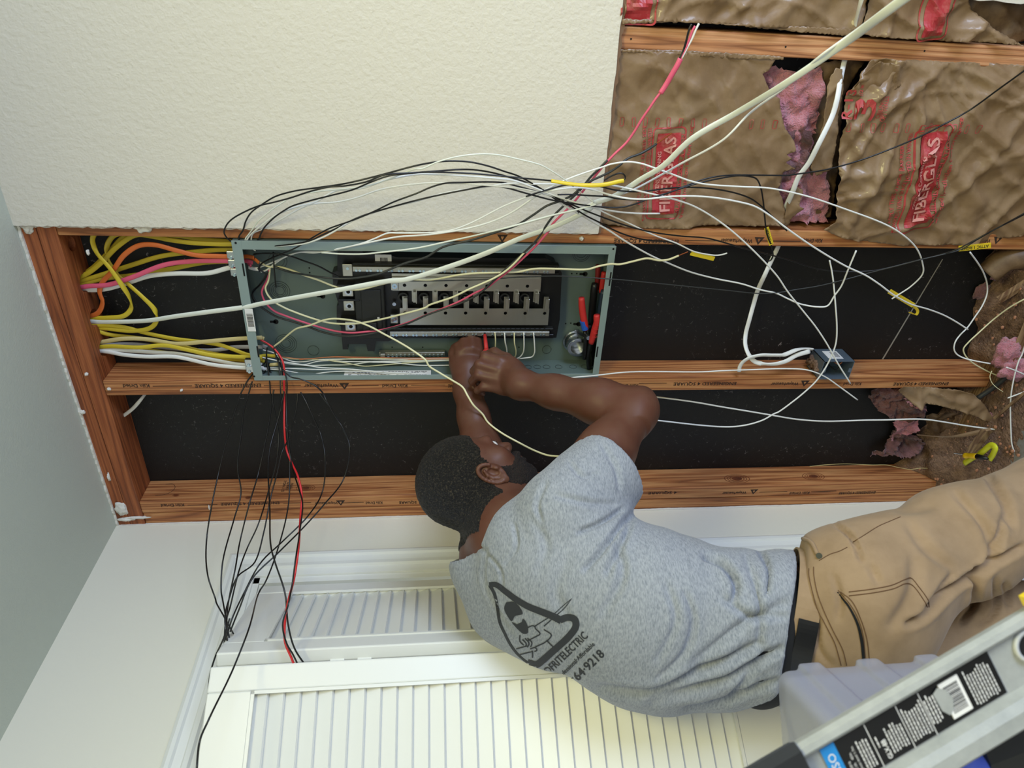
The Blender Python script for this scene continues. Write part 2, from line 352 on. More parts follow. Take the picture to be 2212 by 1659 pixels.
obj('closet_lining', box(XL - 0.74, XL - 0.012, 0.06, 0.085, 0, CEIL), M['closet_wall_paint'], wl)
# corner bead of dried compound where closet wall meets the opened bay
edge = jag((-0.0, 2.43), (0.0, 0.1), 240, 0.0009, 12, (1, 0))
obj('compound_edge', prism([(XL + 0.001 + abs(a) + 0.0008 * math.sin(z * 23), z) for a, z in edge] + [(XL - 0.004, 0.1), (XL - 0.004, 2.43)], -0.006, 0.001), M['spackle'], wl)
# the ragged lip of ceiling drywall against the plates
lip = jag((XL, -0.006), (-0.537, -0.006), 90, 0.0022, 14, (0, 1))
obj('compound_edge', prism([(x, z + 0.001) for x, z in lip] + [(-0.537, 0.004), (XL, 0.004)], CEIL - 0.006, CEIL - 0.0005, 'z'), M['spackle'], back)
obj('wall_right', box(2.4, 2.42, -3.6, -2.5, 0, CEIL), M['drywall_paint'], kind='structure')
obj('wall_right', box(2.4, 2.42, -0.8, 0.1, 0, CEIL), M['drywall_paint'], kind='structure')
obj('wall_right', box(2.4, 2.42, -2.5, -0.8, 0, 0.2), M['drywall_paint'], kind='structure')
obj('wall_right', box(2.4, 2.42, -2.5, -0.8, 1.7, CEIL), M['drywall_paint'], kind='structure')
for a, b in (((-3.6, -3.62), None),):
    obj('wall_rear', box(XL, -0.4, a[0], a[1], 0, CEIL), M['drywall_paint'], kind='structure')
    obj('wall_rear', box(1.4, 2.42, a[0], a[1], 0, CEIL), M['drywall_paint'], kind='structure')
    obj('wall_rear', box(-0.4, 1.4, a[0], a[1], 0, 0.5), M['drywall_paint'], kind='structure')
    obj('wall_rear', box(-0.4, 1.4, a[0], a[1], 2.1, CEIL), M['drywall_paint'], kind='structure')
# casing round the closet opening: stepped profile, mitred at the top corner
CY0 = -0.135
prof = [(0, 0.0), (0.004, 0.016), (0.012, 0.021), (0.020, 0.021), (0.024, 0.015), (0.040, 0.013), (0.044, 0.017), (0.054, 0.018), (0.058, 0.011), (0.078, 0.009), (0.080, 0.0)]
cas = empty('trim_1', (XL, CY0, 0), kind='structure')
ZT = 2.112
v = []; f = []
for w, h in prof: v += [(XL + h, CY0 - w, 0.0), (XL + h, CY0 - w, ZT - w)]
for i in range(len(prof) - 1): f.append((2 * i, 2 * i + 1, 2 * i + 3, 2 * i + 2))
obj('casing', (v, f), M['trim_paint'], cas)
v = []; f = []
for w, h in prof: v += [(XL + h, CY0 - w, ZT - w), (XL + h, -1.80 + w, ZT - w)]
for i in range(len(prof) - 1): f.append((2 * i, 2 * i + 2, 2 * i + 3, 2 * i + 1))
obj('casing', (v, f), M['trim_paint'], cas)
v = []; f = []
for w, h in prof: v += [(XL + h, -1.80 + w, 0.0), (XL + h, -1.80 + w, ZT - w)]
for i in range(len(prof) - 1): f.append((2 * i, 2 * i + 2, 2 * i + 3, 2 * i + 1))
obj('casing', (v, f), M['trim_paint'], cas)
obj('jamb', box(XL - 0.11, XL + 0.004, OPY0, OPY0 - 0.018, 0, OPZ), M['trim_paint'], cas)
obj('jamb', box(XL - 0.11, XL + 0.004, OPY1 + 0.018, OPY1, 0, OPZ), M['trim_paint'], cas)
obj('head_jamb', box(XL - 0.11, XL + 0.004, OPY0, OPY1, OPZ - 0.016, OPZ), M['trim_paint'], cas)
obj('track', box(XL - 0.028, XL + 0.0, OPY0 - 0.02, OPY1 + 0.02, OPZ - 0.030, OPZ - 0.017), M['trim_paint'], cas)
# bifold door: two louvred leaves folding out into the room
door = empty('door_1', (XL, -0.24, 0), kind='structure')
def leaf(A, B, ztop, zbot=0.02, th=0.028, rail=0.082, flip=1):
    A = Vector((*A, 0)); B = Vector((*B, 0)); L = (B - A).length; d = (B - A).normalized(); n = Vector((d.y, -d.x, 0)) * flip
    def fr(bm):
        for v in bm.verts: v.co = A + d * v.co.x + n * v.co.y + Vector((0, 0, v.co.z))
        bmesh.ops.recalc_face_normals(bm, faces=bm.faces); return bm
    st = 0.047
    lf = obj('door_leaf', fr(box(0, st, 0, th, zbot, ztop, 0.003, 2)), M['trim_paint'], door)
    def sub(name, bm): return obj(name, fr(bm), M['trim_paint'], lf)
    sub('stile', box(L - st, L, 0, th, zbot, ztop, 0.003, 2)); sub('rail', box(st, L - st, 0.001, th - 0.001, ztop - rail, ztop, 0.002)); sub('rail', box(st, L - st, 0.001, th - 0.001, zbot, zbot + 0.2, 0.002)); sub('rail', box(st, L - st, 0.001, th - 0.001, 0.885, 0.985, 0.002))
    # raised bead round the louvres
    bd = bmesh.new()
    for (x0, x1, z0, z1) in ((st, st + .006, 0.985, ztop - rail), (L - st - .006, L - st, 0.985, ztop - rail), (st, L - st, ztop - rail - .006, ztop - rail), (st, L - st, .985, .991)):
        addbox(bd, x0, x1, th - 0.004, th + 0.002, z0, z1)
    sub('bead', bd)
    pitch = 0.0305; z = ztop - rail - 0.012; me = None; k = 0
    while z > 0.24:
        if not (0.875 < z < 1.0):
            if me is None:
                bm = bmesh.new(); vv = [(st, 0.011, .018), (L - st, 0.011, .018), (L - st, th - 0.005, -.016), (st, th - 0.005, -.016), (st, 0.006, .016), (L - st, 0.006, .016), (L - st, th - 0.010, -.0185), (st, th - 0.010, -.0185)]
                vs = [bm.verts.new(p) for p in vv]
                for q in ((0, 1, 2, 3), (4, 7, 6, 5), (0, 4, 5, 1), (2, 6, 7, 3), (1, 5, 6, 2), (0, 3, 7, 4)): bm.faces.new([vs[i] for i in q])
                fr(bm); s = obj('slat', bm, M['trim_paint'], lf); me = s.data; s.location.z = z; z00 = 0
            else:
                s = bpy.data.objects.new('slat', me); COL.objects.link(s); s.parent = lf; s.location.z = z
        z -= pitch
    return lf
H1 = (-1.232, -0.582)
lf1 = leaf((-1.398, -0.262), H1, 2.01, flip=-1)
lf2 = leaf((-1.224, -0.592), (-1.392, -0.910), 2.01, flip=-1)
for za, w_ in ((1.762, .014), (1.708, .014)):
    obj('hinge', box(-1.2295, -1.2275, -0.596, -0.580, za, za + .028, .0005), M['trim_paint'], door)
# ================================================================ THE LOAD CENTRE
PNL = empty('electrical_panel', (-0.742, 0.083, 1.158), label='open grey-green steel breaker panel box mounted between two studs', cat='panel')
PXL, PXR, PZB, PZT, PYB, PYF = -0.920, -0.564, 1.158, 2.012, 0.083, -0.008
bm = bmesh.new()
addbox(bm, PXL, PXR, PYB - 0.0015, PYB, PZB, PZT)
addbox(bm, PXL, PXL + 0.0015, PYF, PYB, PZB, PZT); addbox(bm, PXR - 0.0015, PXR, PYF, PYB, PZB, PZT)
addbox(bm, PXL, PXR, PYF, PYB, PZB, PZB + 0.0015)
obj('enclosure', bm, M['panel_paint'], PNL)
# top wall with real cable openings between strips
bm = bmesh.new(); addbox(bm, PXL, PXR, PYF, 0.012, PZT - 0.0015, PZT); addbox(bm, PXL, PXR, 0.066, PYB, PZT - 0.0015, PZT)
for a, b in ((PXL, -0.905), (-0.79, -0.68), (-0.578, PXR)): addbox(bm, a, b, 0.012, 0.066, PZT - 0.0015, PZT)
obj('top_wall', bm, M['panel_paint'], PNL)
for nm, b in (('flange', (PXL, PXR, PZT - 0.021, PZT)), ('flange', (PXL, PXR, PZB, PZB + 0.016)), ('flange', (PXR - 0.02, PXR, PZB + .016, PZT - .021)), ('flange', (PXL, PXL + 0.013, PZB + .016, PZT - .021))):
    obj(nm, box(b[0], b[1], PYF - 0.0015, PYF, b[2], b[3], 0.0004), M['panel_paint_edge'], PNL)
fy = PYF - 0.0019
for (px, py, w, h) in ((526, 583, .030, .0035), (557, 760, .030, .0035), (1318, 603, .035, .0035), (1290, 760, .03, .0035)):
    p = P(px, py, fy); obj('slot', box(p.x - w / 2, p.x + w / 2, fy, fy + 0.002, p.z - h / 2, p.z + h / 2), M['hole_black'], PNL)
for (px, py) in ((509, 525), (1325, 538), (549, 813)):
    p = P(px, py, fy); obj('screw_hole', cyl((p.x, fy + 0.0006, p.z), (0, 1, 0), 0.0025, 0.0014, 12), M['hole_black'], PNL)
yb = PYB - 0.0021
def backring(px, py, radii, parent=PNL):
    p = P(px, py, yb)
    for r in radii: obj('knockout', ring((p.x, yb, p.z), (0, 1, 0), r - 0.0007, r + 0.0003, 0.0008), M['panel_groove'], parent)
for px, py, rr in ((604, 628, (.011, .015, .019, .024)), (618, 742, (.011, .016, .021, .026)), (677, 757, (.014,)), (1256, 547, (.012, .018, .022)), (1181, 755, (.012,)), (600, 563, (.015, .021))): backring(px, py, rr)
for px, py, r in ((1235, 591, .002), (1246, 591, .002), (1222, 699, .0019), (1233, 698, .0019), (668, 579, .0018), (669, 589, .0018), (594, 673, .0017), (681, 688, .002), (847, 750, .0018), (913, 750, .0018), (1121, 750, .0018), (807, 758, .0016), (1057, 750, .0016)):
    p = P(px, py, yb); obj('screw_hole', cyl((p.x, yb, p.z), (0, 1, 0), r, 0.0008, 10), M['hole_black'], PNL)
def keyhole(px, py):
    p = P(px, py, yb); b = cyl((p.x, yb, p.z), (0, 1, 0), 0.0062, 0.001, 16)
    addbox(b, p.x - 0.0027, p.x + 0.0027, yb - 0.0005, yb + 0.0005, p.z, p.z + 0.014); obj('keyhole', b, M['hole_black'], PNL)
for q in ((1264, 592), (697, 640), (596, 695), (1250, 700)): keyhole(*q)
# side-wall knockouts seen on the left inner wall
for px in (1124, 1140, 1160, 1180, 1206, 1237, 1262):
    p = PXp(px, 790, PXL + 0.002); obj('knockout', ring((PXL + 0.0021, 0.045, p.z), (1, 0, 0), 0.0088, 0.0096, 0.0008, 20), M['panel_groove'], PNL)
# ---- interior
INT = obj('breaker_base', prism([(-.60, 1.795), (-.60, 1.745), (-.612, 1.735), (-.612, 1.69), (-.62, 1.66), (-.618, 1.31), (-.63, 1.285), (-.655, 1.268), (-.70, 1.266), (-.78, 1.262), (-.832, 1.266), (-.834, 1.30), (-.832, 1.66), (-.842, 1.69), (-.842, 1.72), (-.87, 1.725), (-.87, 1.742), (-.85, 1.745), (-.85, 1.79), (-.865, 1.79), (-.865, 1.803), (-.80, 1.803), (-.79, 1.812), (-.745, 1.808), (-.742, 1.803), (-.70, 1.812), (-.66, 1.812), (-.655, 1.80)], 0.046, PYB - 0.002), M['black_plastic'], PNL)
obj('main_breaker', box(-.822, -.676, 0.020, 0.05, 1.692, 1.762, 0.003, 2), M['black_plastic_matte'], PNL)
obj('breaker_cover', box(-.800, -.690, 0.016, 0.022, 1.700, 1.747, 0.002, 2), M['black_plastic_matte'], PNL)
obj('breaker_handle', box(-.792, -.770, 0.006, 0.017, 1.712, 1.730, 0.002, 2), M['black_plastic'], PNL)
obj('breaker_mark', box(-.764, -.760, 0.0150, 0.0162, 1.706, 1.711), M['label_white'], PNL)
for x in (-.697, -.734, -.788):
    lg = obj('lug', box(x - .0125, x + .0125, 0.022, 0.048, 1.764, 1.789, 0.0015, 2), M['tin_plate'], PNL)
    obj('lug_screw', ring((x, 0.0215, 1.7755), (0, 1, 0), .0045, .0085, .0015, 20), M['zinc'], lg); obj('lug_hole', cyl((x, 0.0213, 1.7755), (0, 1, 0), .0046, .001, 16), M['hole_black'], lg)
    obj('divider', box(x + .0145, x + .0185, 0.018, 0.06, 1.75, 1.80, 0.001), M['black_plastic'], PNL)
tb = obj('bonding_plate', box(-.662, -.632, 0.030, 0.034, 1.763, 1.786, 0.0015, 2), M['tin_plate'], PNL); obj('screw', cyl((-.642, 0.029, 1.774), (0, 1, 0), .0034, .002, 14), M['screw_metal'], tb)
# bus bars with breaker stabs
def holed(x0, x1, z0, z1, y, hx, hz, r, th=0.002):
    """a flat bar with round punched holes"""
    bm = bmesh.new(); hz = sorted(hz); zs = [z0]
    def q(*p): bm.faces.new([bm.verts.new(c) for c in p])
    for h in hz: zs += [h - r * 1.5, h + r * 1.5]
    zs.append(z1)
    for i in range(0, len(zs), 2): q((x0, y, zs[i]), (x1, y, zs[i]), (x1, y, zs[i + 1]), (x0, y, zs[i + 1]))
    for h in hz:
        n = 16
        for i in range(n):
            t0 = math.pi / 4 + 2 * math.pi * i / n; t1 = math.pi / 4 + 2 * math.pi * (i + 1) / n
            def sq(t):
                c, s = math.cos(t), math.sin(t); k = 1 / max(abs(c), abs(s)); X = c * k; Z = s * k
                return (hx + (X * (x1 - hx) if X > 0 else X * (hx - x0)), y, h + Z * r * 1.5)
            def ci(t, yy=y): return (hx + r * math.cos(t), yy, h + r * math.sin(t))
            q(sq(t0), sq(t1), ci(t1), ci(t0)); q(ci(t0), ci(t1), ci(t1, y + th), ci(t0, y + th))
    for (a, b, c, d) in ((x0, x0, z0, z1), (x1, x1, z0, z1)): q((a, y, c), (a, y, d), (a, y + th, d), (a, y + th, c))
    q((x0, y, z0), (x1, y, z0), (x1, y + th, z0), (x0, y + th, z0)); q((x0, y, z1), (x1, y, z1), (x1, y + th, z1), (x0, y + th, z1))
    bmesh.ops.remove_doubles(bm, verts=bm.verts, dist=1e-6); bmesh.ops.recalc_face_normals(bm, faces=bm.faces); return bm
zr = [1.645 - i * 0.0488 for i in range(7)]; zl = [1.646 - i * 0.0488 for i in range(8)]
b1 = obj('bus_bar', holed(-.697, -.663, 1.320, 1.674, 0.030, -.683, zr, 0.0042), M['tin_plate'], PNL)
b2 = obj('bus_bar', holed(-.788, -.743, 1.294, 1.658, 0.030, -.7555, zl, 0.0042), M['tin_plate'], PNL)
obj('bus_bar', box(-.668, -.655, 0.034, 0.036, 1.32, 1.674), M['tin_plate'], PNL)
for x, z in ((-.683, 1.668), (-.770, 1.672)):
    s = obj('lug', box(x - .011, x + .011, .024, .032, z - .009, z + .009, .001), M['tin_plate'], PNL); obj('screw', ring((x, .0235, z), (0, 1, 0), .002, .0065, .0012, 18), M['screw_metal'], s)
obj('screw', cyl((-.733, .034, 1.671), (0, 1, 0), .0045, .006, 16), M['zinc'], PNL)
def copies(src, locs, parent):
    for l in locs:
        s = src.copy(); COL.objects.link(s); s.parent = parent; s.location = Vector(src.location) + Vector(l)
for b, zz, xa, xb, sg in ((b1, zr, -.725, -.697, -1), (b2, zl, -.743, -.712, 1)):
    z = zz[0] - 0.0275 if sg < 0 else zz[0] - 0.006
    bm = bmesh.new(); addbox(bm, xa, xb, 0.018, 0.030, z - .0012, z + .0012, 0.0004); addbox(bm, xa, xb, 0.030, 0.034, z - .0012, z + .011)
    addbox(bm, xa + .002, xb, 0.020, 0.0225, z + .0015, z + .008)
    s0 = obj('breaker_stab', bm, M['tin_plate'], b)
    copies(s0, [(0, 0, -0.0488 * i) for i in range(1, len(zz))], b)
# black moulded arches round the stabs
for i, z in enumerate(zr):
    s = obj('stab_shroud', ring((-.716, .040, z + .0045), (0, 1, 0), .0085, .0125, .014, 18), M['black_plastic_matte'], PNL)
for x, z0, z1 in ((-.642, 1.289, 1.762), (-.811, 1.289, 1.684)):
    nb = obj('neutral_bar', box(x - .006, x + .006, .026, .038, z0, z1, .0006), M['tin_plate'], PNL)
    sm = None; z = z1 - .008
    while z > z0 + .006:
        for dz in (0, -.0082):
            if z + dz < z0 + .004: continue
            if sm is None:
                b = cyl((0, 0, 0), (0, 1, 0), .0029, .003, 12, bev=.0006); addbox(b, -.0026, .0026, -.0019, -.0014, -.0004, .0004)
                s = obj('screw', b, M['screw_metal'], nb); sm = s; s.location = Vector((x - .0025, .0248, z + dz)) - wloc(PNL); s.data.transform(Matrix.Translation(wloc(PNL)))
                base = s.location.copy()
            else:
                s = sm.copy(); COL.objects.link(s); s.parent = nb; s.location = base + Vector((0, 0, z + dz - (z1 - .008)))
        z -= .0244
    # moulded rail beside the bar
    obj('rail', box(x + .009, x + .013, .030, .05, z0 - .01, z1, .0008), M['black_plastic_matte'], PNL)
    obj('rail', box(x - .020, x - .009, .040, .06, z0 - .014, z1 - .03, .0008), M['black_plastic'], PNL)
for z in np.arange(1.30, 1.68, .0122): obj('rail_tooth', box(-.800, -.797, .028, .034, z, z + .003), M['black_plastic_matte'], PNL)
# ground bar
gb = obj('ground_bar', box(-.893, -.883, .062, .075, 1.549, 1.716, .0006), M['tin_plate'], PNL)
s0 = None
for i in range(15):
    if s0 is None: s0 = obj('screw', cyl((-.892, .0605, 1.556), (0, 1, 0), .0032, .003, 10), M['screw_metal'], gb)
    else: copies(s0, [(0, 0, .0105 * i)], gb)
obj('lug', box(-.900, -.882, .052, .07, 1.700, 1.712, .001), M['tin_plate'], PNL)
# stickers
p = P(828, 560, .044); st = obj('barcode_sticker', box(p.x - .0115, p.x + .0115, .0440, .0455, p.z - .019, p.z + .019, .0003), M['label_white'], PNL)
bm = bmesh.new(); rr = random.Random(3); z = p.z - .010
while z < p.z + .008:
    w = rr.choice((.0004, .0006, .0010)); addbox(bm, p.x - .0085, p.x + .004, .0436, .0438, z, z + w); z += w + rr.choice((.0005, .0008))
obj('barcode', bm, M['label_ink'], st)
st = obj('label_sticker', box(PXR - .0030, PXR - .0020, .030, .062, 1.668, 1.722), M['label_clear'], PNL)
st = obj('label_sticker', box(PXL + .0018, PXL + .0024, .004, .030, 1.585, 1.80), M['label_white'], PNL)
bm = bmesh.new(); rr = random.Random(5)
for k in range(5):
    z = 1.79
    while z > 1.60:
        w = rr.uniform(.002, .008)
        if rr.random() < (.75 if k != 2 else .4): addbox(bm, PXL + .0025, PXL + .0027, .0075 + .0042 * k, .0095 + .0042 * k, z - w, z)
        z -= w + .0018
obj('small_print', bm, M['label_ink'], st, kind='stuff')
p = P(540, 690, fy); st = obj('barcode_sticker', box(p.x - .031, p.x + .027, fy - .0006, fy, p.z - .0095, p.z + .0085, .0002), M['label_white'], PNL)
bm = bmesh.new(); x = p.x - .018
while x < p.x + .014:
    w = rr.choice((.0006, .001, .0015)); addbox(bm, x, x + w, fy - .0009, fy - .0007, p.z - .0075, p.z + .006); x += w + rr.choice((.0007, .0012))
obj('barcode', bm, M['label_ink'], st)
# cable clamps on top of the box
for (cx, cy) in ((-.602, .025), (-.622, .025), (-.645, .03), (-.875, .02), (-.893, .02)):
    c = obj('cable_clamp', box(cx - .009, cx + .009, cy - .022, cy - .010, 2.012, 2.030, .002, 2), M['zinc'], PNL)
    obj('screw', cyl((cx - .006, cy - .0235, 2.0215), (0, 1, 0), .0032, .004, 12), M['screw_metal'], c)
# conduit hub with a paint-can look inside the bottom of the box
hc = Vector((-.860, .062, 1.208)); hub = obj('conduit_hub', join_vf(ring(hc, (0, 1, 0), .0215, .0265, .036, 36), ring(hc + Vector((0, -.017, 0)), (0, 1, 0), .0185, .0235, .004, 36)), M['zinc'], PNL, smooth=False)
obj('hub_lining', cyl(hc + Vector((0, .006, 0)), (0, 1, 0), .0212, .006, 32), M['zinc'], hub)
obj('lock_nut', join_vf(ring(hc + Vector((.002, .013, .003)), (0, 1, 0), .0265, .031, .004, 36), box_vf(hc.x + .027, hc.x + .036, hc.y + .011, hc.y + .015, hc.z - .004, hc.z + .006), box_vf(hc.x - .034, hc.x - .027, hc.y + .011, hc.y + .015, hc.z + .004, hc.z + .012)), M['zinc'], PNL)
# ---- hand tools standing in the bottom of the box
def prong(name, pts, w, d, m, parent, smooth=True, radii=None):
    path = catmull([Vector(p) for p in pts], 5)
    n = len(path); rad = radii or [0.72 + 0.28 * min(1, 5 * min((i + .5) / n, 1 - (i + .5) / n)) ** .5 for i in range(n)]
    return obj(name, tube_vf(path, w / 2, 12, d / 2, wide=(1, 0, 0), radii=rad), m, parent, smooth=smooth)
mat('grip_red', (196, 44, 40), .55, bump=(300, .3, .0006)); mat('grip_blue', (38, 92, 190), .5); mat('grip_navy', (34, 50, 70), .5); mat('tool_steel', (60, 62, 64), .35, metal=.9)
def q(px, py, y): return P(px, py, y)
T1 = empty('pliers', q(1258, 660, .03), label='red-gripped pliers with a blue tape band leaning in the panel bottom', cat='pliers')
g = prong('grip', [q(1256, 643, .02), q(1258, 670, .02), q(1262, 694, .02), q(1266, 712, .022)], .017, .016, M['grip_red'], T1)
obj('tape_band', tube_vf([q(1259.5, 692, .02), q(1264, 711, .021)], .0088, 12, .0085, wide=(1, 0, 0)), M['grip_blue'], T1, smooth=False)
g2 = prong('grip', [q(1289, 680, .0), q(1290, 694, .0), q(1284, 715, .004), q(1277, 741, .01)], .018, .016, M['grip_red'], T1)
for k in range(5):
    a = q(1290.5 - k * 1.6, 692 + k * 8, .0015); obj('grip_ridge', ring(a, (q(1287, 700, .002) - q(1279, 735, .01)).normalized(), .0082, .0090, .0012, 16), M['grip_red'], g2)
prong('jaw', [q(1264, 716, .024), q(1265, 740, .028), q(1262, 775, .03)], .012, .012, M['black_plastic'], T1)
prong('jaw', [q(1276, 736, .02), q(1272, 760, .026), q(1273, 796, .03)], .016, .012, M['black_plastic'], T1)
obj('pivot', cyl(q(1271, 728, .014), (0, 1, 0), .006, .012, 18), M['zinc'], T1)
T2 = empty('pliers', q(1280, 640, .05), label='black-handled pliers standing behind the red-gripped ones in the panel', cat='pliers')
prong('grip', [q(1285, 612, .045), q(1281, 650, .045), q(1277, 700, .05)], .019, .017, M['black_plastic'], T2)
prong('grip', [q(1303, 628, .02), q(1299, 655, .025), q(1294, 690, .03)], .017, .014, M['grip_navy'], T2)
prong('jaw', [q(1276, 700, .05), q(1278, 740, .055), q(1280, 790, .055)], .02, .014, M['tool_steel'], T2)
T3 = empty('screwdriver', q(1302, 620, .05), label='red-handled screwdriver tucked against the panel bottom flange', cat='screwdriver')
prong('handle', [q(1305, 588, .035), q(1302, 610, .038), q(1299, 632, .042)], .014, .014, M['grip_red'], T3)
prong('shank', [q(1299, 632, .042), q(1288, 700, .06)], .005, .005, M['tool_steel'], T3)
T4 = empty('screwdriver', q(1292, 590, .06), label='dark red screwdriver in the shadow behind the other tools', cat='screwdriver')
prong('handle', [q(1292, 572, .06), q(1291, 600, .06), q(1289, 625, .062)], .013, .013, mat('grip_dark_red', (120, 24, 24), .5), T4)
ct = obj('cable_tie', tube_vf([q(590, 545, .01), q(592, 580, .03), q(596, 620, .05)], .0017, 6), M['black_plastic'], None, label='black cable tie sticking down inside the panel top', cat='cable tie')
# ================================================================ INSULATION, STAMPS, DEBRIS
from mathutils.geometry import delaunay_2d_cdt
def zE(p): return (1280 + p[0] / 3.253, p[1] / 3.253)
def zF(p): return (1640 + p[0] / 3.858, p[1] / 3.858)
def zG(p): return (1560 + p[0] / 3.385, 400 + p[1] / 3.385)
def zH(p): return (1560 + p[0] / 3.385, 780 + p[1] / 3.385)
def zT(p): return (1900 + p[0] / 7.09, 780 + p[1] / 7.09)
def zS(p): return (1900 + p[0] / 7.09, 560 + p[1] / 7.09)
def inside(pt, poly):
    x, y = pt; c = False; n = len(poly); j = n - 1
    for i in range(n):
        xi, yi = poly[i]; xj, yj = poly[j]
        if (yi > y) != (yj > y) and x < (xj - xi) * (y - yi) / (yj - yi) + xi: c = not c
        j = i
    return c
def sheet(poly, step=0.008, jit=0.0, seed=0):
    """triangulated 2-D sheet inside an outline (x,z)"""
    rr = random.Random(seed); o = []
    for i in range(len(poly)):
        a = poly[i]; b = poly[(i + 1) % len(poly)]; L = math.dist(a, b); n = max(1, int(L / (step * 0.8)))
        for k in range(n):
            t = k / n; j = jit if k else 0; o.append(Vector((a[0] + (b[0] - a[0]) * t + rr.uniform(-j, j), a[1] + (b[1] - a[1]) * t + rr.uniform(-j, j))))
    pl = [tuple(v) for v in o]; n = len(o)
    x0 = min(p[0] for p in pl); x1 = max(p[0] for p in pl); z0 = min(p[1] for p in pl); z1 = max(p[1] for p in pl)
    pts = list(o); r = 0; z = z0 + step / 2
    while z < z1:
        x = x0 + (step / 2 if r % 2 else 0)
        while x < x1:
            q = (x + rr.uniform(-.2, .2) * step, z + rr.uniform(-.2, .2) * step)
            if inside(q, pl): pts.append(Vector(q))
            x += step
        z += step * .87; r += 1
    res = delaunay_2d_cdt(pts, [(i, (i + 1) % n) for i in range(n)], [], 0, 1e-6)
    V = res[0]; F = [f for f in res[2] if inside(((V[f[0]][0] + V[f[1]][0] + V[f[2]][0]) / 3, (V[f[0]][1] + V[f[1]][1] + V[f[2]][1]) / 3), pl)]
    return [(v[0], v[1]) for v in V], [tuple(f) for f in F]
def ridged(p, s, seed): return 1 - 2 * abs(noise.noise(Vector((p[0] * s, p[1] * s, seed))))
def relief(x, z, seed=0.0, amp=1.0):
    a = math.radians(55 + 20 * noise.noise(Vector((x * 2, z * 2, seed))))
    u = x * math.cos(a) + z * math.sin(a); w = -x * math.sin(a) + z * math.cos(a)
    h = ridged((u * 9, w * 2.6), 1, seed) ** 3 * 0.008 if ridged((u * 9, w * 2.6), 1, seed) > 0 else 0
    h += max(0, ridged((u * 4, w * 15), 1, seed + 3)) ** 4 * 0.006
    h += noise.noise(Vector((x * 6, z * 6, seed + 9))) * 0.010 + noise.noise(Vector((x * 30, z * 30, seed + 5))) * 0.0022
    h += abs(noise.noise(Vector((x * 14 + z * 8, z * 14, seed + 2)))) * 0.006
    for k_, (sx_, sz_, w_) in enumerate(((7, 3, .010), (4, 9, .007), (11, 6, .006))):
        n_ = noise.noise(Vector((x * sx_ + 1.7 * z, z * sz_, seed + 20 + k_))); h += w_ * max(0, 1 - abs(n_) * 14) * max(0, noise.noise(Vector((x * 3, z * 3, seed + 40 + k_))) + .25)
    return -h * amp
def pxpoly(pts, f=None, y=0.0):
    out = []
    for p in pts:
        a = f(p) if f else p; v = P(a[0], a[1], y); out.append((v.x, v.z))
    return out
def paper(name, poly, y, m, parent, seed=0, amp=1.0, step=.007, jit=.0012, edges=None, fn=None, thick=True, **k):
    V, F = sheet(poly, step, jit, seed); xs = [p[0] for p in V]
    vv = []
    for x, z in V:
        yy = y + relief(x, z, seed, amp)
        if fn: yy += fn(x, z)
        vv.append((x, yy, z))
    o = obj(name, (vv, F), m, parent, smooth=True, **k)
    if thick:
        s = o.modifiers.new('thickness', 'SOLIDIFY'); s.thickness = 0.0006
    return o
def bulge(xa, xb, d): return lambda x, z: (-d * (1 - (2 * (x - (xa + xb) / 2) / (xb - xa)) ** 2) + 0.0)
SB = 5.0
# --- bay between stud 1 and stud 0
A1 = empty('insulation_batt', (-.34, .089, .7), label='brown kraft-faced insulation batt beside the sawn drywall, under the fanned wires', cat='insulation')
polA1 = pxpoly([(1333, 109), (1470, 112), (1690, 123)]) + pxpoly([(1290, 425), (1262, 470), (1240, 500), (1200, 522), (1250, 640), (1310, 690), (1322, 790), (1340, 900), (1400, 985), (1408, 1050), (1350, 1078), (1392, 1110), (1348, 1132), (1424, 1185), (1332, 1205), (1320, 1285), (1298, 1320), (1335, 1400), (1352, 1500), (1340, 1580), (1000, 1588), (900, 1575), (600, 1602), (250, 1598), (55, 1560)], zE)
fa = bulge(-.522, -.156, .004)
paper('kraft_facing', polA1, 0.004, M['kraft'], A1, seed=SB, amp=1.0, fn=fa)
fl = paper('facing_flange', pxpoly([(1335, 106), (1480, 109), (1640, 118), (1690, 122), (1690, 128), (1600, 127), (1450, 116), (1335, 112)]), -0.001, M['kraft'], A1, seed=3, amp=.4, step=.005, label='folded stapling flange')
def lumpy(name, poly, y, m, parent, seed, amp=.02, step=.006, fn=None, **k):
    V, F = sheet(poly, step, .003, int(seed)); vv = []
    for x, z in V:
        n = noise.fractal(Vector((x * 22, z * 22, seed)), .7, 2.1, 5) ; n2 = noise.noise(Vector((x * 7, z * 7, seed + 4)))
        vv.append((x + .003 * noise.noise(Vector((x * 90, z * 90, 1))), y - amp * n - amp * .8 * n2 + (fn(x, z) if fn else 0), z + .003 * noise.noise(Vector((x * 90, z * 90, 7)))))
    return obj(name, (vv, F), m, parent, smooth=True, **k)
lumpy('pink_fiberglass', pxpoly([(1190, 500), (1300, 480), (1480, 520), (1640, 480), (1660, 520), (1650, 700), (1620, 900), (1560, 1100), (1560, 1250), (1690, 1190), (1700, 1400), (1690, 1590), (1330, 1590), (1290, 1300), (1330, 1060), (1390, 1000), (1290, 700), (1230, 620)], zE), 0.030, M['fiberglass_pink'], A1, 11, .022, label='exposed pink fiberglass in the torn paper')
lumpy('dusty_fiberglass', pxpoly([(1350, 960), (1500, 900), (1560, 950), (1540, 1250), (1440, 1300), (1330, 1380), (1290, 1340), (1310, 1180), (1340, 1100)], zE), 0.022, M['fiberglass_dusty'], A1, 21, .020)
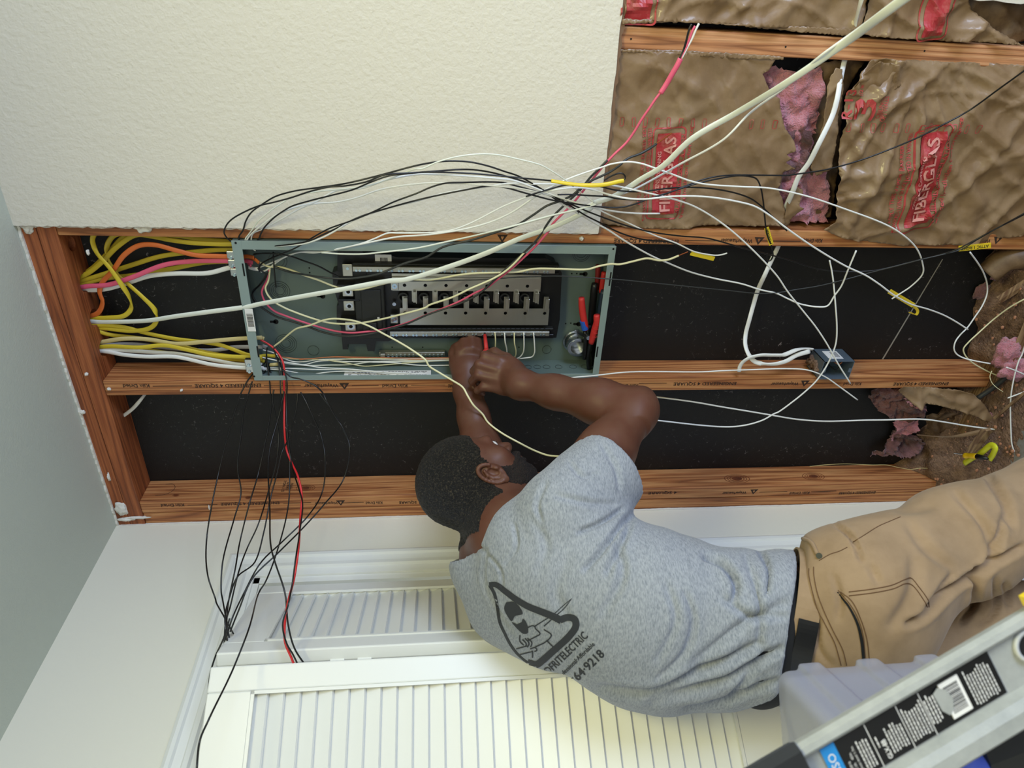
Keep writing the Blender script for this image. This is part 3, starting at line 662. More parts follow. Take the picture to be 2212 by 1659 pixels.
strip = pxpoly([(1690, 470), (1655, 520), (1628, 620), (1610, 850), (1545, 1100), (1528, 1180), (1575, 1235), (1610, 1225), (1680, 1160), (1697, 1060), (1712, 850), (1745, 600), (1740, 480)], zE)
paper('torn_strip', strip, 0.000, M['kraft'], A1, seed=31, amp=1.1, step=.006)
paper('torn_strip', pxpoly([(1335, 1590), (1360, 1400), (1420, 1300), (1470, 1330), (1440, 1440), (1470, 1455), (1400, 1530), (1372, 1595)], zE), 0.006, M['kraft'], A1, seed=33, amp=1.0, step=.006)
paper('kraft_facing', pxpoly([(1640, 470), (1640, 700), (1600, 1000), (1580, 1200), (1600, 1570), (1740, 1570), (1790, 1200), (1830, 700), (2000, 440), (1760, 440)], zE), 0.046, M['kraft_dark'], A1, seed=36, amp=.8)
A2 = empty('insulation_batt', (-.34, .089, .4), label='wrinkled kraft-faced insulation batt right of the torn gap, printed with a red 3', cat='insulation')
polA2 = pxpoly([(1950, 418), (1860, 520), (1772, 660), (1745, 850), (1706, 1060), (1692, 1200), (1694, 1400), (1680, 1545)], zE) + [(P(*q).x, P(*q).z) for q in [(1772, 492), (1800, 505), (1850, 518), (1900, 524), (2000, 526), (2100, 524), (2200, 505), (2240, 500), (2240, 141), (2000, 130), (1900, 125)]]
def pleat(x, z):
    # long pleats radiating from the crumpled upper corner
    o = P(1985, 130, 0); d = Vector((x - o.x, z - o.z)); r = d.length; th = math.atan2(d.y, d.x)
    return -0.011 * max(0, math.sin(th * 17 + 2 * noise.noise(Vector((x * 5, z * 5, 2))))) ** 3 * min(1, r / .15)
fb = lambda x, z: bulge(-.54, -.156, .012)(x, z) + pleat(x, z)
paper('kraft_facing', polA2, 0.001, M['kraft'], A2, seed=44, amp=1.5, fn=fb)
paper('folded_flap', pxpoly([(1960, 418), (2080, 440), (2212, 460), (2190, 560), (2020, 660), (1780, 668), (1850, 560)], zE), -0.010, M['kraft'], A2, seed=47, amp=1.6, step=.005, label='crumpled corner of the facing folded over')
# --- bay right of stud 0
B1 = empty('insulation_batt', (.05, .089, .9), label='kraft-faced insulation batt beyond the uppermost stud, next to the drywall corner', cat='insulation')
paper('kraft_facing', pxpoly([(1350, -60), (1900, -60), (1870, 0), (1850, 66), (1700, 60), (1500, 48), (1345, 40)]), 0.002, M['kraft'], B1, seed=51, amp=1.5)
paper('facing_flange', pxpoly([(1341, 40), (1440, 42), (1560, 50), (1850, 62), (1846, 78), (1700, 66), (1500, 46), (1341, 50)]), -0.006, M['kraft'], B1, seed=52, amp=.5, step=.005, label='rolled stapling flange')
B2 = empty('insulation_batt', (.05, .089, .5), label='crumpled kraft-faced batt at the corner with a faded red print block', cat='insulation')
paper('kraft_facing', pxpoly([(1868, -60), (2060, -60), (2100, 20), (2140, 60), (2200, 96), (2150, 92), (2030, 88), (1870, 76), (1850, 70), (1866, 20)]), -0.002, M['kraft'], B2, seed=55, amp=2.0, step=.006)
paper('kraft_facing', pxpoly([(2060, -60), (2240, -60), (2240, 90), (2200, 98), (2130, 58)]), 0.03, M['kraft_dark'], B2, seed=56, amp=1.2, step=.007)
# --- red print on the facings
def printed(vf, origin, ang, m, parent, seed, amp, fn, y, sub=False, name='print'):
    c, s = math.cos(ang), math.sin(ang); vv = []
    for a, b in vf[0]:
        x = origin[0] + a * c - b * s; z = origin[1] + a * s + b * c
        vv.append((x, y + relief(x, z, seed, amp) + (fn(x, z) if fn else 0) - (0.0032 if name == 'print' else 0.0018), z))
    return obj(name, (vv, vf[1]), m, parent)
def rect2(w, h, step=.006):
    nx = max(1, int(w / step)); nz = max(1, int(h / step)); V = [(-w / 2 + w * i / nx, -h / 2 + h * j / nz) for i in range(nx + 1) for j in range(nz + 1)]
    F = [(i * (nz + 1) + j, (i + 1) * (nz + 1) + j, (i + 1) * (nz + 1) + j + 1, i * (nz + 1) + j + 1) for i in range(nx) for j in range(nz)]; return V, F
def frame2(w, h, t, r=.01):
    V = []; F = []; pts = []
    for cx, cz, a0 in ((w / 2 - r, h / 2 - r, 0), (-w / 2 + r, h / 2 - r, 90), (-w / 2 + r, -h / 2 + r, 180), (w / 2 - r, -h / 2 + r, 270)):
        for k in range(5): a = math.radians(a0 + 22.5 * k); pts.append((cx, cz, math.cos(a), math.sin(a)))
    dense = []
    for i in range(len(pts)):
        a = pts[i]; b = pts[(i + 1) % len(pts)]; n = max(1, int(math.dist((a[0] + r * a[2], a[1] + r * a[3]), (b[0] + r * b[2], b[1] + r * b[3])) / .006))
        for k in range(n): t0 = k / n; dense.append(tuple(a[j] * (1 - t0) + b[j] * t0 for j in range(4)))
    for cx, cz, ux, uz in dense: V += [(cx + (r) * ux, cz + r * uz), (cx + (r - t) * ux, cz + (r - t) * uz)]
    n = len(dense)
    for i in range(n): j = (i + 1) % n; F.append((2 * i, 2 * j, 2 * j + 1, 2 * i + 1))
    return V, F
def shift(vf, dx, dz): return [(a + dx, b + dz) for a, b in vf[0]], vf[1]
def block(px, py, tilt, w, h, par, seed, amp, fn, y, extra):
    o = P(px, py, 0); o = (o.x, o.z)
    printed(rect2(w, h), o, tilt, M['red_block_print'], par, seed, amp, fn, y, name='red_block')
    for vf in (frame2(w * 1.14, h * 1.42, .003),): printed(vf, o, tilt, M['red_print'], par, seed, amp, fn, y, name='print_frame')
    for s, dx, dz, hh, mm, wd_ in extra:
        vf = text_vf(s, hh, 'CENTER', True, wd_); printed(shift(vf, dx, dz), o, tilt, M[mm], par, seed, amp, fn, y - (.0012 if mm == 'block_letter_print' else 0), name='print')
block(1437, 376, math.radians(4), .175, .052, A1, SB, 1.0, fa, .004, [('FIBERGLAS', 0, -.004, .034, 'block_letter_print', .16), ('OWENS CORNING', 0, .018, .012, 'block_letter_print', .1), ('BUILDING INSULATION', 0, -.0315, .012, 'red_print', .17), ('Verified Insulation Performance', 0, -.045, .011, 'red_print', .2), ('TOWARD LIVING SPACE HEATED IN WINTER', .0, .043, .011, 'red_print', .2), ('APPLY THIS VAPOR BARRIER SIDE', .02, .056, .011, 'red_print', .17)])
block(1985, 385, math.radians(10), .21, .062, A2, 44, 1.5, fb, .001, [('FIBERGLAS', 0, -.004, .04, 'block_letter_print', .19), ('OWENS CORNING', 0, .02, .014, 'block_letter_print', .12), ('BUILDING INSULATION', 0, -.038, .015, 'red_print', .19), ('Verified Insulation Performance', .01, -.056, .013, 'red_print', .24), ('TOWARD LIVING SPACE HEATED IN WINTER', 0, .052, .013, 'red_print', .23), ('APPLY THIS VAPOR BARRIER', .0, .068, .013, 'red_print', .18)])
block(2015, 5, math.radians(6), .12, .05, B2, 55, 2.0, None, -.002, [])
block(1380, -18, math.radians(2), .10, .05, B1, 51, 1.5, None, .002, [])
for s, px, py, hh, w in (('R-13', 1827, 222, .026, .058), ('3', 1857, 232, .055, .044), ('1/2 in', 1853, 192, .012, .02), ('*CEILINGS', 1884, 229, .013, .05), ('OPT WALLS', 1894, 229, .013, .05)):
    o = P(px, py); vf = text_vf(s, hh, 'CENTER', True, w); printed(vf, (o.x, o.z), math.radians(3), M['red_print'], A2, 44, 1.5, fb, .001 - .002)
for i in range(32):
    px = 1318 + 25.2 * i
    if 1560 < px and px < 1600 or 1672 < px < 1812 or px > 2120: continue
    o = P(px, 262 + (px - 1318) * .016)
    par, sd, am, fn_, y_ = (A1, SB, 1.0, fa, .004) if px < 1700 else (A2, 44, 1.5, fb, .001)
    printed(frame2(.019, .0085, .0012, .0028), (o.x, o.z), math.radians(4), M['red_print'], par, sd, am, fn_, y_)
# --- mill stamps on the stud edges, reading up the stud
def stamp(s, px0, px1, py, h, parent=back, y=-.0006, bold=True):
    a = P(px0, py, 0); b = P(px1, py, 0); zlo, zhi = min(a.z, b.z), max(a.z, b.z); x = a.x
    vf = text_vf(s, h, 'CENTER', bold, zhi - zlo)
    return obj('mill_stamp', place2d(vf, (x, y, (zlo + zhi) / 2), (0, 0, 1), (-1, 0, 0)), M['ink'], parent)
def dash(px0, px1, py, t=.0012):
    a = P(px0, py, 0); b = P(px1, py, 0); obj('mill_stamp', box(a.x - t / 2, a.x + t / 2, -.0007, -.0003, min(a.z, b.z), max(a.z, b.z)), M['ink'], back)
def logo(px, py, s=.011):
    o = P(px, py, 0); pts = [(-s, s * 1.3), (-s, -s * 1.3), (s, 0)]
    tri = [((o.x - a), o.z + b) for a, b in ((-s * .8, -s * 1.1), (-s * .8, s * 1.1), (s * .9, 0))]
    bm = prism(tri, -.0007, -.0003); obj('mill_stamp', bm, M['ink'], back)
    obj('mill_stamp', prism([(o.x - a, o.z + b) for a, b in ((-s * .35, -s * .3), (-s * .5, -s * .05), (-s * .1, 0), (-s * .5, s * .05), (-s * .35, s * .3), (s * .3, 0))], -.0009, -.0005), M['stud_wood'], back)
for py, items in ((833, [('Kiln Dried', 266, 323), ('ENGINEERED 4 SQUARE', 421, 564), ('Weyerhaeuser', 657, 731), ('Kiln Dried', 826, 880), ('SQUARE', 968, 990), ('Kiln Dried', 1330, 1378)]),
                  (829, [('Kiln Dried', 1822, 1860), ('ENGINEERED 4 SQUARE', 1930, 2048), ('Weyerhaeuser', 1665, 1725), ('ENGINEERED 4 SQUARE', 1455, 1590)]),
                  (519, [('ENGINEERED 4 SQUARE', 1326, 1466), ('Weyerhaeuser', 1555, 1626), ('Kiln Dried', 1735, 1776), ('Weyerhaeuser', 2080, 2140)]),
                  (1092, [('Kiln Dried', 348, 398), ('ENGINEERED 4 SQUARE', 477, 604), ('Weyerhaeuser', 680, 730), ('Kiln Dried', 790, 826), ('SQUARE', 862, 900)]),
                  (1065, [('4 SQUARE', 1400, 1462), ('Weyerhaeuser', 1560, 1612), ('Kiln Dried', 1706, 1748), ('ENGINEERED 4 SQUARE', 1812, 1890)])):
    for s, a, b in items: stamp(s, a, b, py + (0 if py != 1092 else (b - 348) * -.012), .0135)
for a, b, py in ((330, 415, 834), (570, 650, 833), (760, 818, 833), (888, 962, 832), (1480, 1550, 519), (1640, 1730, 520), (405, 470, 1091), (612, 672, 1087), (740, 786, 1086), (1640, 1700, 1063), (1752, 1806, 1062), (1380, 1440, 828), (1735, 1815, 828)): dash(a, b, py)
for px, py in ((744, 834), (1639, 520), (2154, 519), (736, 1086), (1628, 1062), (1738, 828), (1085, 515)): logo(px, py)
# grade stamp and pencil curl on stud 3's wide face
gx = ST[3][1] + .0004
g = PXp(622, 1050, gx); vf = text_vf('S-DRY 122\nSTAND\nWWP', .0105, 'CENTER', True)
obj('mill_stamp', place2d(vf, (gx + .0003, g.y, g.z), (0, -1, 0), (0, 0, 1)), M['ink'], back)
pts = [PXp(*((q[0]) / 3.16, 850 + q[1] / 3.16), gx + .0004) for q in ((1130, 620), (1180, 618), (1195, 640), (1170, 670), (1120, 690), (1060, 695))] if False else [PXp(x / 3.16, 850 + y / 3.16, gx + .0004) for x, y in ((1130, 620), (1180, 618), (1195, 640), (1170, 670), (1120, 690), (1060, 695))]
obj('pencil_mark', tube_vf(catmull(pts, 5), .0005, 4), M['ink'], back)
# knots
mat('knot', (120, 62, 30), .6, var=((90, 44, 22), 60, .4, .6))
for px, py, r in ((1592, 1034, .018), (1757, 1029, .016), (660, 1054, .012), (536, 1075, .004), (1090, 1055, .005), (380, 1070, .004)):
    c = PXp(px, py, gx)
    o = obj('knot', join_vf(ring(c, (1, 0, 0), 0, r * .45, .0008, 20), ring(c, (1, 0, 0), r * .58, r * .64, .0008, 24), ring(c, (1, 0, 0), r * .80, r * .85, .0008, 24), ring(c, (1, 0, 0), r * 1.05, r * 1.1, .0008, 28)), M['knot'], back)
    for v in o.data.vertices: v.co.z = c.z + (v.co.z - c.z) * 2.0
# nail heads / drill marks on stud 0
for px, py in ((1363, 84), (1697, 101), (1997, 110)): p = P(px, py); obj('nail_hole', cyl((p.x, -.0004, p.z), (0, 1, 0), .0018, .001, 10), M['hole_black'], back)
# ---------------------------------------------------------------- switch box on stud 2
mat('galvanised_blue', (120, 136, 150), .35, metal=.6, bump=(80, .1, .001))
c0 = P(1779, 776, -.012); c1 = P(1845, 776, -.012)
bx0, bx1 = -.9235, -.868; bz1, bz0 = c0.z, c1.z
JB = empty('switch_box', (-.9, .05, bz0), label='blue-grey metal switch box nailed to the middle stud near its lower end', cat='junction box')
bm = bmesh.new(); w = .0015
addbox(bm, bx0, bx1, .048, .05, bz0, bz1); addbox(bm, bx0, bx0 + w, -.018, .05, bz0, bz1); addbox(bm, bx1 - w, bx1, -.018, .05, bz0, bz1); addbox(bm, bx0, bx1, -.018, .05, bz0, bz0 + w); addbox(bm, bx0, bx1, -.018, .05, bz1 - w, bz1)
obj('box_body', bm, M['galvanised_blue'], JB)
for z in (bz0 + .004, bz1 - .010):
    obj('ear', box((bx0 + bx1) / 2 - .006, (bx0 + bx1) / 2 + .006, -.019, -.0175, z - .002, z + .006), M['galvanised_blue'], JB)
lb = obj('label', box(bx1, bx1 + .0006, -.005, .035, bz0 + .025, bz1 - .02), M['label_white'], JB)
bm = bmesh.new()
for k in range(9): addbox(bm, bx1 + .0006, bx1 + .0009, .002, .03, bz0 + .03 + k * .0022, bz0 + .0308 + k * .0022)
obj('barcode', bm, M['label_ink'], lb)
for i in range(7): blob('crusted_compound', (bx0 + .02 + .006 * (i % 3), .0 + .007 * i, bz1 + .002), .011, .008, .008, M['dirt'], JB, seed=i + 40, amp=.6, sub=2)
obj('wire_tail', tube_vf(catmull([(bx1 - .01, .03, bz0 + .05), (bx1 - .02, .0, bz0 + .03), (bx1 - .012, .01, bz0 + .015), (bx1 - .03, .03, bz0 + .04)]), .0015, 6), WC['copper'], JB)
obj('wire_tail', tube_vf(catmull([(bx1 - .02, .03, bz0 + .06), (bx1 - .035, -.005, bz0 + .035), (bx1 - .02, .005, bz0 + .02)]), .0015, 6), WC['black'], JB)
# ---------------------------------------------------------------- debris on the floor and in the bays
def heap(name, x0, x1, y0, y1, hf, m, seed, step=.012, **k):
    nx = int((x1 - x0) / step); ny = int((y1 - y0) / step); v = []; f = []
    for i in range(nx + 1):
        for j in range(ny + 1):
            x = x0 + (x1 - x0) * i / nx; y = y0 + (y1 - y0) * j / ny
            h = hf(x, y) * (1 + .5 * noise.noise(Vector((x * 14, y * 14, seed)))) + .006 * noise.noise(Vector((x * 60, y * 60, seed)))
            v.append((x, y, max(h, -.004)))
    for i in range(nx):
        for j in range(ny): f.append((i * (ny + 1) + j, (i + 1) * (ny + 1) + j, (i + 1) * (ny + 1) + j + 1, i * (ny + 1) + j + 1))
    return obj(name, (v, f), m, None, smooth=True, **k)
def hp(x, y):
    e = min(1, max(0, (y + .17) / .25)); ends = min(1, max(0, (x + 1.42) / .1)) * min(1, max(0, (.3 - x) / .1)); return (.105 * e ** 1.4 * (.8 + .35 * math.sin(x * 9 + 1))) * ends - .004
heap('dirt', -1.45, .32, -.34, .0885, hp, M['dirt'], 3, kind='stuff', label='reddish brown dirt and rubble heaped at the foot of the open wall', cat='dirt')
rr = random.Random(9)
bm = bmesh.new()
for i in range(900):
    x = rr.uniform(-1.38, .2); y = rr.uniform(-.42, .08); s = rr.uniform(.0015, .006); z = max(0, hp(x, y)) * 1.05 + s
    b = bmesh.ops.create_icosphere(bm, subdivisions=1, radius=s, matrix=Matrix.Translation((x, y, z)) @ Matrix.Diagonal((1, rr.uniform(.5, 1.2), rr.uniform(.4, .9), 1)))
obj('rubble', bm, mat('rubble', (176, 124, 92), .9), None, kind='stuff', label='crumbs of broken plaster scattered over the dirt', cat='rubble')
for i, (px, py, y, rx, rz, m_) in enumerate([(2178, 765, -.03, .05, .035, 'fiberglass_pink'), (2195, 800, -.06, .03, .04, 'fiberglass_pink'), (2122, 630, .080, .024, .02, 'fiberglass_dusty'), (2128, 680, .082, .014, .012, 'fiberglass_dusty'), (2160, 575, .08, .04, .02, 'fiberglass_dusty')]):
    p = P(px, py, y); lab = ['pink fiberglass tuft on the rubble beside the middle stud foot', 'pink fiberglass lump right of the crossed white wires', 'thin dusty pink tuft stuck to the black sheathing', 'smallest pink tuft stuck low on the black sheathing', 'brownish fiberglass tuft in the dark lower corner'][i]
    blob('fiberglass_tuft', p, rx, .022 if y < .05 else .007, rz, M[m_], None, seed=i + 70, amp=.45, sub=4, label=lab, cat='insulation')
BF = empty('fallen_batt', P(1960, 930, .05), label='torn batt of pink fiberglass and kraft paper slumped between the two lower studs', cat='insulation')
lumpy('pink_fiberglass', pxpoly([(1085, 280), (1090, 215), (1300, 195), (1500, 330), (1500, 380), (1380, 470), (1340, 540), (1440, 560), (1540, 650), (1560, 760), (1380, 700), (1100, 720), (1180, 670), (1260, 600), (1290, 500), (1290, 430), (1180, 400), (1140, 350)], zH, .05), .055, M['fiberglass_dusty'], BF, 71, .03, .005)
lumpy('pink_fiberglass', pxpoly([(1250, 430), (1440, 430), (1400, 520), (1300, 560), (1240, 600), (1270, 520)], zH, .04), .035, M['fiberglass_pink'], BF, 75, .02, .005)
def curl(x, z): return -.03 * math.sin(x * 34) * .5
paper('kraft_flap', pxpoly([(1285, 205), (1540, 212), (1730, 215), (1830, 235), (1900, 300), (1990, 470), (1930, 420), (1820, 375), (1690, 345), (1600, 330), (1500, 310), (1430, 340), (1330, 260)], zH, -.02), -.015, M['kraft'], BF, seed=81, amp=2.0, step=.006, fn=curl, label='curled brown kraft paper flap')
lumpy('pink_edge', pxpoly([(1330, 262), (1430, 345), (1500, 345), (1510, 375), (1480, 372), (1420, 352), (1350, 300)], zH, -.01), -.012, M['fiberglass_pink'], BF, 77, .01, .004)
lumpy('pink_edge', pxpoly([(1905, 330), (1960, 380), (2000, 470), (1960, 440), (1900, 380)], zH, -.02), -.03, M['fiberglass_pink'], BF, 78, .01, .004)
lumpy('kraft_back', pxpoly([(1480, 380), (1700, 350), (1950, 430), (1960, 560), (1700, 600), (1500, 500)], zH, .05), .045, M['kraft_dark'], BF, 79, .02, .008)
# loose strips of lath and paper
def strip_box(name, a, b, w, t, m, label, cat, curve=0):
    a = Vector(a); b = Vector(b); mid = (a + b) / 2 + Vector((0, -curve, curve))
    return obj(name, tube_vf(catmull([a, mid, b], 8), w / 2, 4, t / 2, wide=(0, .3, 1)), m, None, label=label, cat=cat)
strip_box('lath_strip', P(2158, 648, .02), P(2330, 540, -.02), .024, .006, M['lath_wood'], 'thin lath strip jutting in from the lower corner', 'wood strip')
strip_box('lath_strip', P(2180, 800, -.05), P(2245, 640, -.03), .022, .006, M['lath_wood'], 'weathered lath strip beside the pink fiberglass tuft', 'wood strip')
strip_box('paper_strip', zT and P(*zT((580, 1130)), -.02), P(*zT((1700, 1050)), -.1), .012, .003, M['kraft'], 'narrow curved paper strip lying under the long white wire', 'paper strip', .02)
strip_box('lath_strip', P(*zT((1760, 880)), -.08), P(*zT((2230, 480)), -.12), .012, .006, M['lath_wood'], 'narrow lath lying across the rubble by the concrete', 'wood strip')
strip_box('lath_strip', P(*zT((1400, 1400)), -.10), P(*zT((1640, 1060)), -.12), .03, .006, M['lath_wood'], 'mossy lath piece by the yellow stripper', 'wood strip')
obj('paper_roll', tube_vf(catmull([P(2135, 590, .04), P(2175, 560, .03), P(2250, 555, .0)], 8), .03, 14), M['kraft_dark'], None, smooth=True, label='rolled brown paper wedged in the dark lower corner', cat='paper')
obj('black_cable', tube_vf(catmull([P(*zT((1500, 570)), -.02), P(*zT((1750, 400)), -.03), P(*zT((2000, 200)), -.04), P(*zT((2260, 60)), -.05)]), .007, 10), WC['charcoal'], None, smooth=True, label='thick dark cable lying in the rubble under the middle stud', cat='cable')
# yellow-bodied wire stripper on the floor
WS = empty('wire_stripper', PZp(2110, 985, .03), label='small yellow wire stripper with black collar lying on the concrete by the thigh', cat='wire stripper')
a = lambda x, y, t: PZp(*zT((x, y)), t)
mat('tool_yellow', (232, 190, 20), .4); mat('tool_lime', (206, 208, 40), .4)
obj('body', tube_vf(catmull([a(1300, 1450, .07), a(1400, 1450, .07), a(1490, 1460, .07)], 4), .0085, 12, radii=[.8, 1.05, .95, .85, 1, 1.05, 1, .95, .8][:9]), M['tool_yellow'], WS, smooth=True)
obj('collar', tube_vf([a(1490, 1460, .07), a(1560, 1475, .068), a(1660, 1495, .066)], .0075, 12, radii=[1, .95, .4]), M['black_plastic'], WS, smooth=True)
obj('blade', tube_vf([a(1140, 1410, .08), a(1300, 1430, .072)], .0015, 6), M['zinc'], WS)
obj('handle', tube_vf(catmull([a(1300, 1560, .05), a(1420, 1480, .055), a(1560, 1400, .06), a(1710, 1290, .06), a(1770, 1320, .06), a(1740, 1420, .055), a(1690, 1500, .05)], 6), .005, 8, .009, wide=(0, 0, 1)), M['tool_lime'], WS, smooth=True)
# ================================================================ CABLES AND CONDUCTORS
ZM = {'A': (0, 400, 3.16), 'B': (0, 850, 3.16), 'C': (480, 480, 5.027), 'D': (800, 480, 3.95), 'E': (1280, 0, 3.253), 'F': (1640, 0, 3.858), 'G': (1560, 400, 3.385), 'H': (1560, 780, 3.385), 'S': (850, 700, 3.687),
      'V': (400, 1100, 2.967), 'N': (480, 330, 5.267), 'O': (880, 300, 4.809), 'W': (1280, 300, 5.267), 'Q': (520, 700, 7.9), 'R': (1100, 380, 4.096), 'T': (1900, 780, 7.09), 'K': (1900, 560, 7.09), '-': (0, 0, 1)}
def path(*segs):
    out = []
    for z, pts in segs:
        a, b, s = ZM[z]; new = [(a + x / s, b + y / s) for x, y in pts]
        # successive readings overlap a little: drop the points that would double back
        while len(out) > 1 and len(new) > 1:
            d = (out[-1][0] - out[-2][0], out[-1][1] - out[-2][1]); e = (new[0][0] - out[-1][0], new[0][1] - out[-1][1])
            if d[0] * e[0] + d[1] * e[1] < .35 * math.hypot(*d) * math.hypot(*e) and math.hypot(*e) < 115 or math.hypot(*e) < 6: new.pop(0)
            else: break
        out += new
    return out
def to3(pp, ys):
    L = [0]
    for i in range(1, len(pp)): L.append(L[-1] + math.dist(pp[i], pp[i - 1]))
    o = []
    for p, l in zip(pp, L):
        t = l / max(L[-1], 1e-6) * (len(ys) - 1); i = min(int(t), len(ys) - 2); k = t - i; k = k * k * (3 - 2 * k)
        o.append(P(p[0], p[1], ys[i] * (1 - k) + ys[i + 1] * k))
    return o
def wire(label, col, r, segs, ys, group=None, r2=None, wide=None, tip=None, name='wire', cat='wire', parent=None, smoothing=7, sides=8):
    pts = catmull(to3(path(*segs), ys), smoothing)
    o = obj(name, tube_vf(pts, r, sides, r2, wide), WC[col], parent, smooth=True, label=label, cat=cat, group=group)
    if tip:
        d = (pts[-1] - pts[-2]).normalized()
        t = obj('bare_tip', tube_vf([pts[-1] - d * .002, pts[-1] + d * tip], r * .55, 6), M['copper'], o)
    return o, pts
def cable(label, col, segs, ys, w=.0056, t=.0026, wide=(0, .35, 0), **k):
    return wire(label, col, w, segs, ys, r2=t, wide=(1, 0, 0) if wide is None else wide, name='cable', cat='cable', sides=12, **k)
SBK = 'cut cables and conductors fanned over the wall'
# ---- jacketed cables above the box, coming through the top plate
gA = 'cables between the top plate and the panel'
X1 = (1, 0, 0)
for lab, col, pts, ys in [
    ('yellow cable nearest the upper stud, running straight into the panel top', 'yellow', [(1650, 403), (1480, 402), (1300, 392), (1150, 372), (1040, 350), (930, 340), (800, 420), (700, 520), (600, 600), (505, 645)], [.03, .03, .04, .05, .06]),
    ('yellow cable printed with black lettering behind the white compound lump', 'yellow', [(1650, 388), (1400, 372), (1250, 350), (1100, 335), (980, 332), (860, 345), (760, 440), (640, 560), (500, 655)], [.045, .06, .07, .075, .07]),
    ('yellow cable looping tightly under the upper stud beside the plate', 'yellow', [(860, 335), (700, 312), (655, 322), (632, 370), (660, 460), (745, 560), (830, 680), (885, 770), (895, 840), (850, 890), (740, 905), (575, 908)], [.07, .03, .02, .04, .06]),
    ('yellow cable making the longest loop down to the lower cable bundle', 'yellow', [(850, 322), (770, 350), (728, 430), (745, 520), (800, 610), (880, 680), (980, 770), (1055, 850), (1070, 920), (1025, 975), (900, 995), (740, 980), (575, 962)], [.07, .05, .03, .05, .06]),
    ('yellow cable just above the orange cable', 'yellow', [(1650, 440), (1480, 442), (1330, 455), (1100, 485), (900, 545), (700, 610), (500, 668)], [.05, .06, .065, .06]),
    ('yellow cable half hidden under the pink cable', 'yellow', [(1650, 520), (1400, 528), (1200, 565), (950, 610), (700, 640), (500, 690)], [.05, .065, .07, .06]),
    ('orange cable arching over the yellow ones', 'orange', [(1660, 490), (1500, 485), (1340, 478), (1200, 445), (1060, 408), (950, 412), (850, 475), (770, 585), (695, 670), (680, 730), (700, 800), (665, 875), (575, 900)], [.03, .02, .015, .02, .045, .055]),
    ('pink cable running from the plate into the panel', 'pink', [(1660, 522), (1500, 517), (1300, 520), (1120, 545), (900, 630), (740, 680), (600, 690), (500, 706)], [.03, .03, .035, .045]),
    ('white cable directly below the pink cable', 'white', [(1660, 545), (1560, 565), (1420, 600), (1200, 603), (1020, 620), (860, 670), (700, 712), (500, 712)], [.03, .04, .05, .055]),
    ('long white cable crossing the panel and rising to the far upper corner', 'pale', [], []),
    ('yellow cable at the top of the lower bundle', 'yellow', [(1790, 1172), (1700, 1160), (1500, 1090), (1200, 1050), (1000, 1010), (850, 970), (700, 955), (560, 962)], [.03, .045, .05, .055]),
    ('yellow cable bending across the middle of the lower bundle', 'yellow', [(1790, 1190), (1450, 1150), (1200, 1090), (950, 1045), (750, 1020), (640, 990), (560, 985)], [.03, .06, .065, .055]),
    ('tan cable printed with black lettering in the lower bundle', 'tan', [(1790, 1040), (1600, 1050), (1400, 1068), (1200, 1082), (1020, 1053), (850, 1048), (700, 1070), (610, 1085)], [.03, .03, .04, .055]),
    ('greyish cable shadowed behind the tan cable', 'graywhite', [(1790, 1105), (1600, 1106), (1450, 1128), (1150, 1112), (900, 1085), (700, 1095), (610, 1100)], [.05, .065, .075, .06]),
    ('bright yellow cable lying over the lower bundle', 'yellow', [(1790, 1178), (1650, 1172), (1450, 1160), (1270, 1122), (1120, 1094), (950, 1108), (760, 1100), (610, 1110)], [.02, .025, .035, .05]),
    ('lowest yellow cable of the lower bundle', 'yellow', [(1790, 1200), (1600, 1190), (1400, 1176), (1180, 1150), (950, 1122), (610, 1118)], [.045, .06, .065, .06]),
    ('upper of the two white cables lying along the middle stud', 'white', [(1790, 1225), (1640, 1225), (1440, 1190), (1200, 1150), (1000, 1138), (800, 1125), (610, 1120)], [.03, .04, .045, .05]),
    ('lower of the two white cables lying along the middle stud', 'white', [(1790, 1248), (1640, 1245), (1450, 1225), (1200, 1172), (1000, 1170), (850, 1158), (720, 1135), (610, 1128)], [.02, .03, .035, .05])]:
    if pts: cable(lab, col, [('A', pts)], ys, group=gA, wide=X1)
cable('short white cable stub poking from the plate in the lower bay', 'white', [('A', [(1010, 1400), (960, 1465), (900, 1530), (810, 1592), (780, 1600)])], [.07, .04, .05, .06], wide=X1, w=.0045)
# the long white cable
cable('long white cable crossing the panel and rising to the far upper corner', 'pale', [('A', [(560, 930), (700, 933), (1000, 925), (1200, 895), (1400, 868), (1700, 828)]), ('C', [(400, 890), (900, 800), (1300, 730), (1800, 640)]), ('D', [(0, 550), (300, 490), (700, 370), (1000, 260), (1300, 130)]), ('O', [(1500, 920), (1900, 720)]), ('W', [(0, 745), (250, 650), (550, 460), (800, 310)]), ('E', [(700, 975), (1000, 800), (1350, 590), (1750, 320), (2050, 95), (2330, -110)])], [.055, .0, -.05, -.05, -.09, -.2, -.38, -.62], wide=(.6, 0, .8), w=.0060, t=.0028, group=SBK)
wire('thin white wire running close above the thick white cable to the corner', 'white', .0021, [('O', [(1100, 910), (1500, 800), (1800, 725)]), ('W', [(0, 725), (250, 655), (470, 575), (700, 455), (1000, 285), (1500, 0)]), ('E', [(1100, 800), (1350, 615), (1600, 395), (1850, 215), (2150, -10), (2400, -190)])], [-.06, -.10, -.22, -.4, -.6], group=SBK)
wire('thin pale wire starting at the panel and joining the thick white cable', 'pale', .0019, [('N', [(1130, 1135), (1350, 1150), (1600, 1152), (1850, 1128), (2212, 1085)]), ('O', [(0, 1145), (400, 1070), (700, 1005), (1100, 905), (1500, 795), (1800, 725), (1960, 680)])], [-.02, -.05, -.07, -.12, -.12], group=SBK)
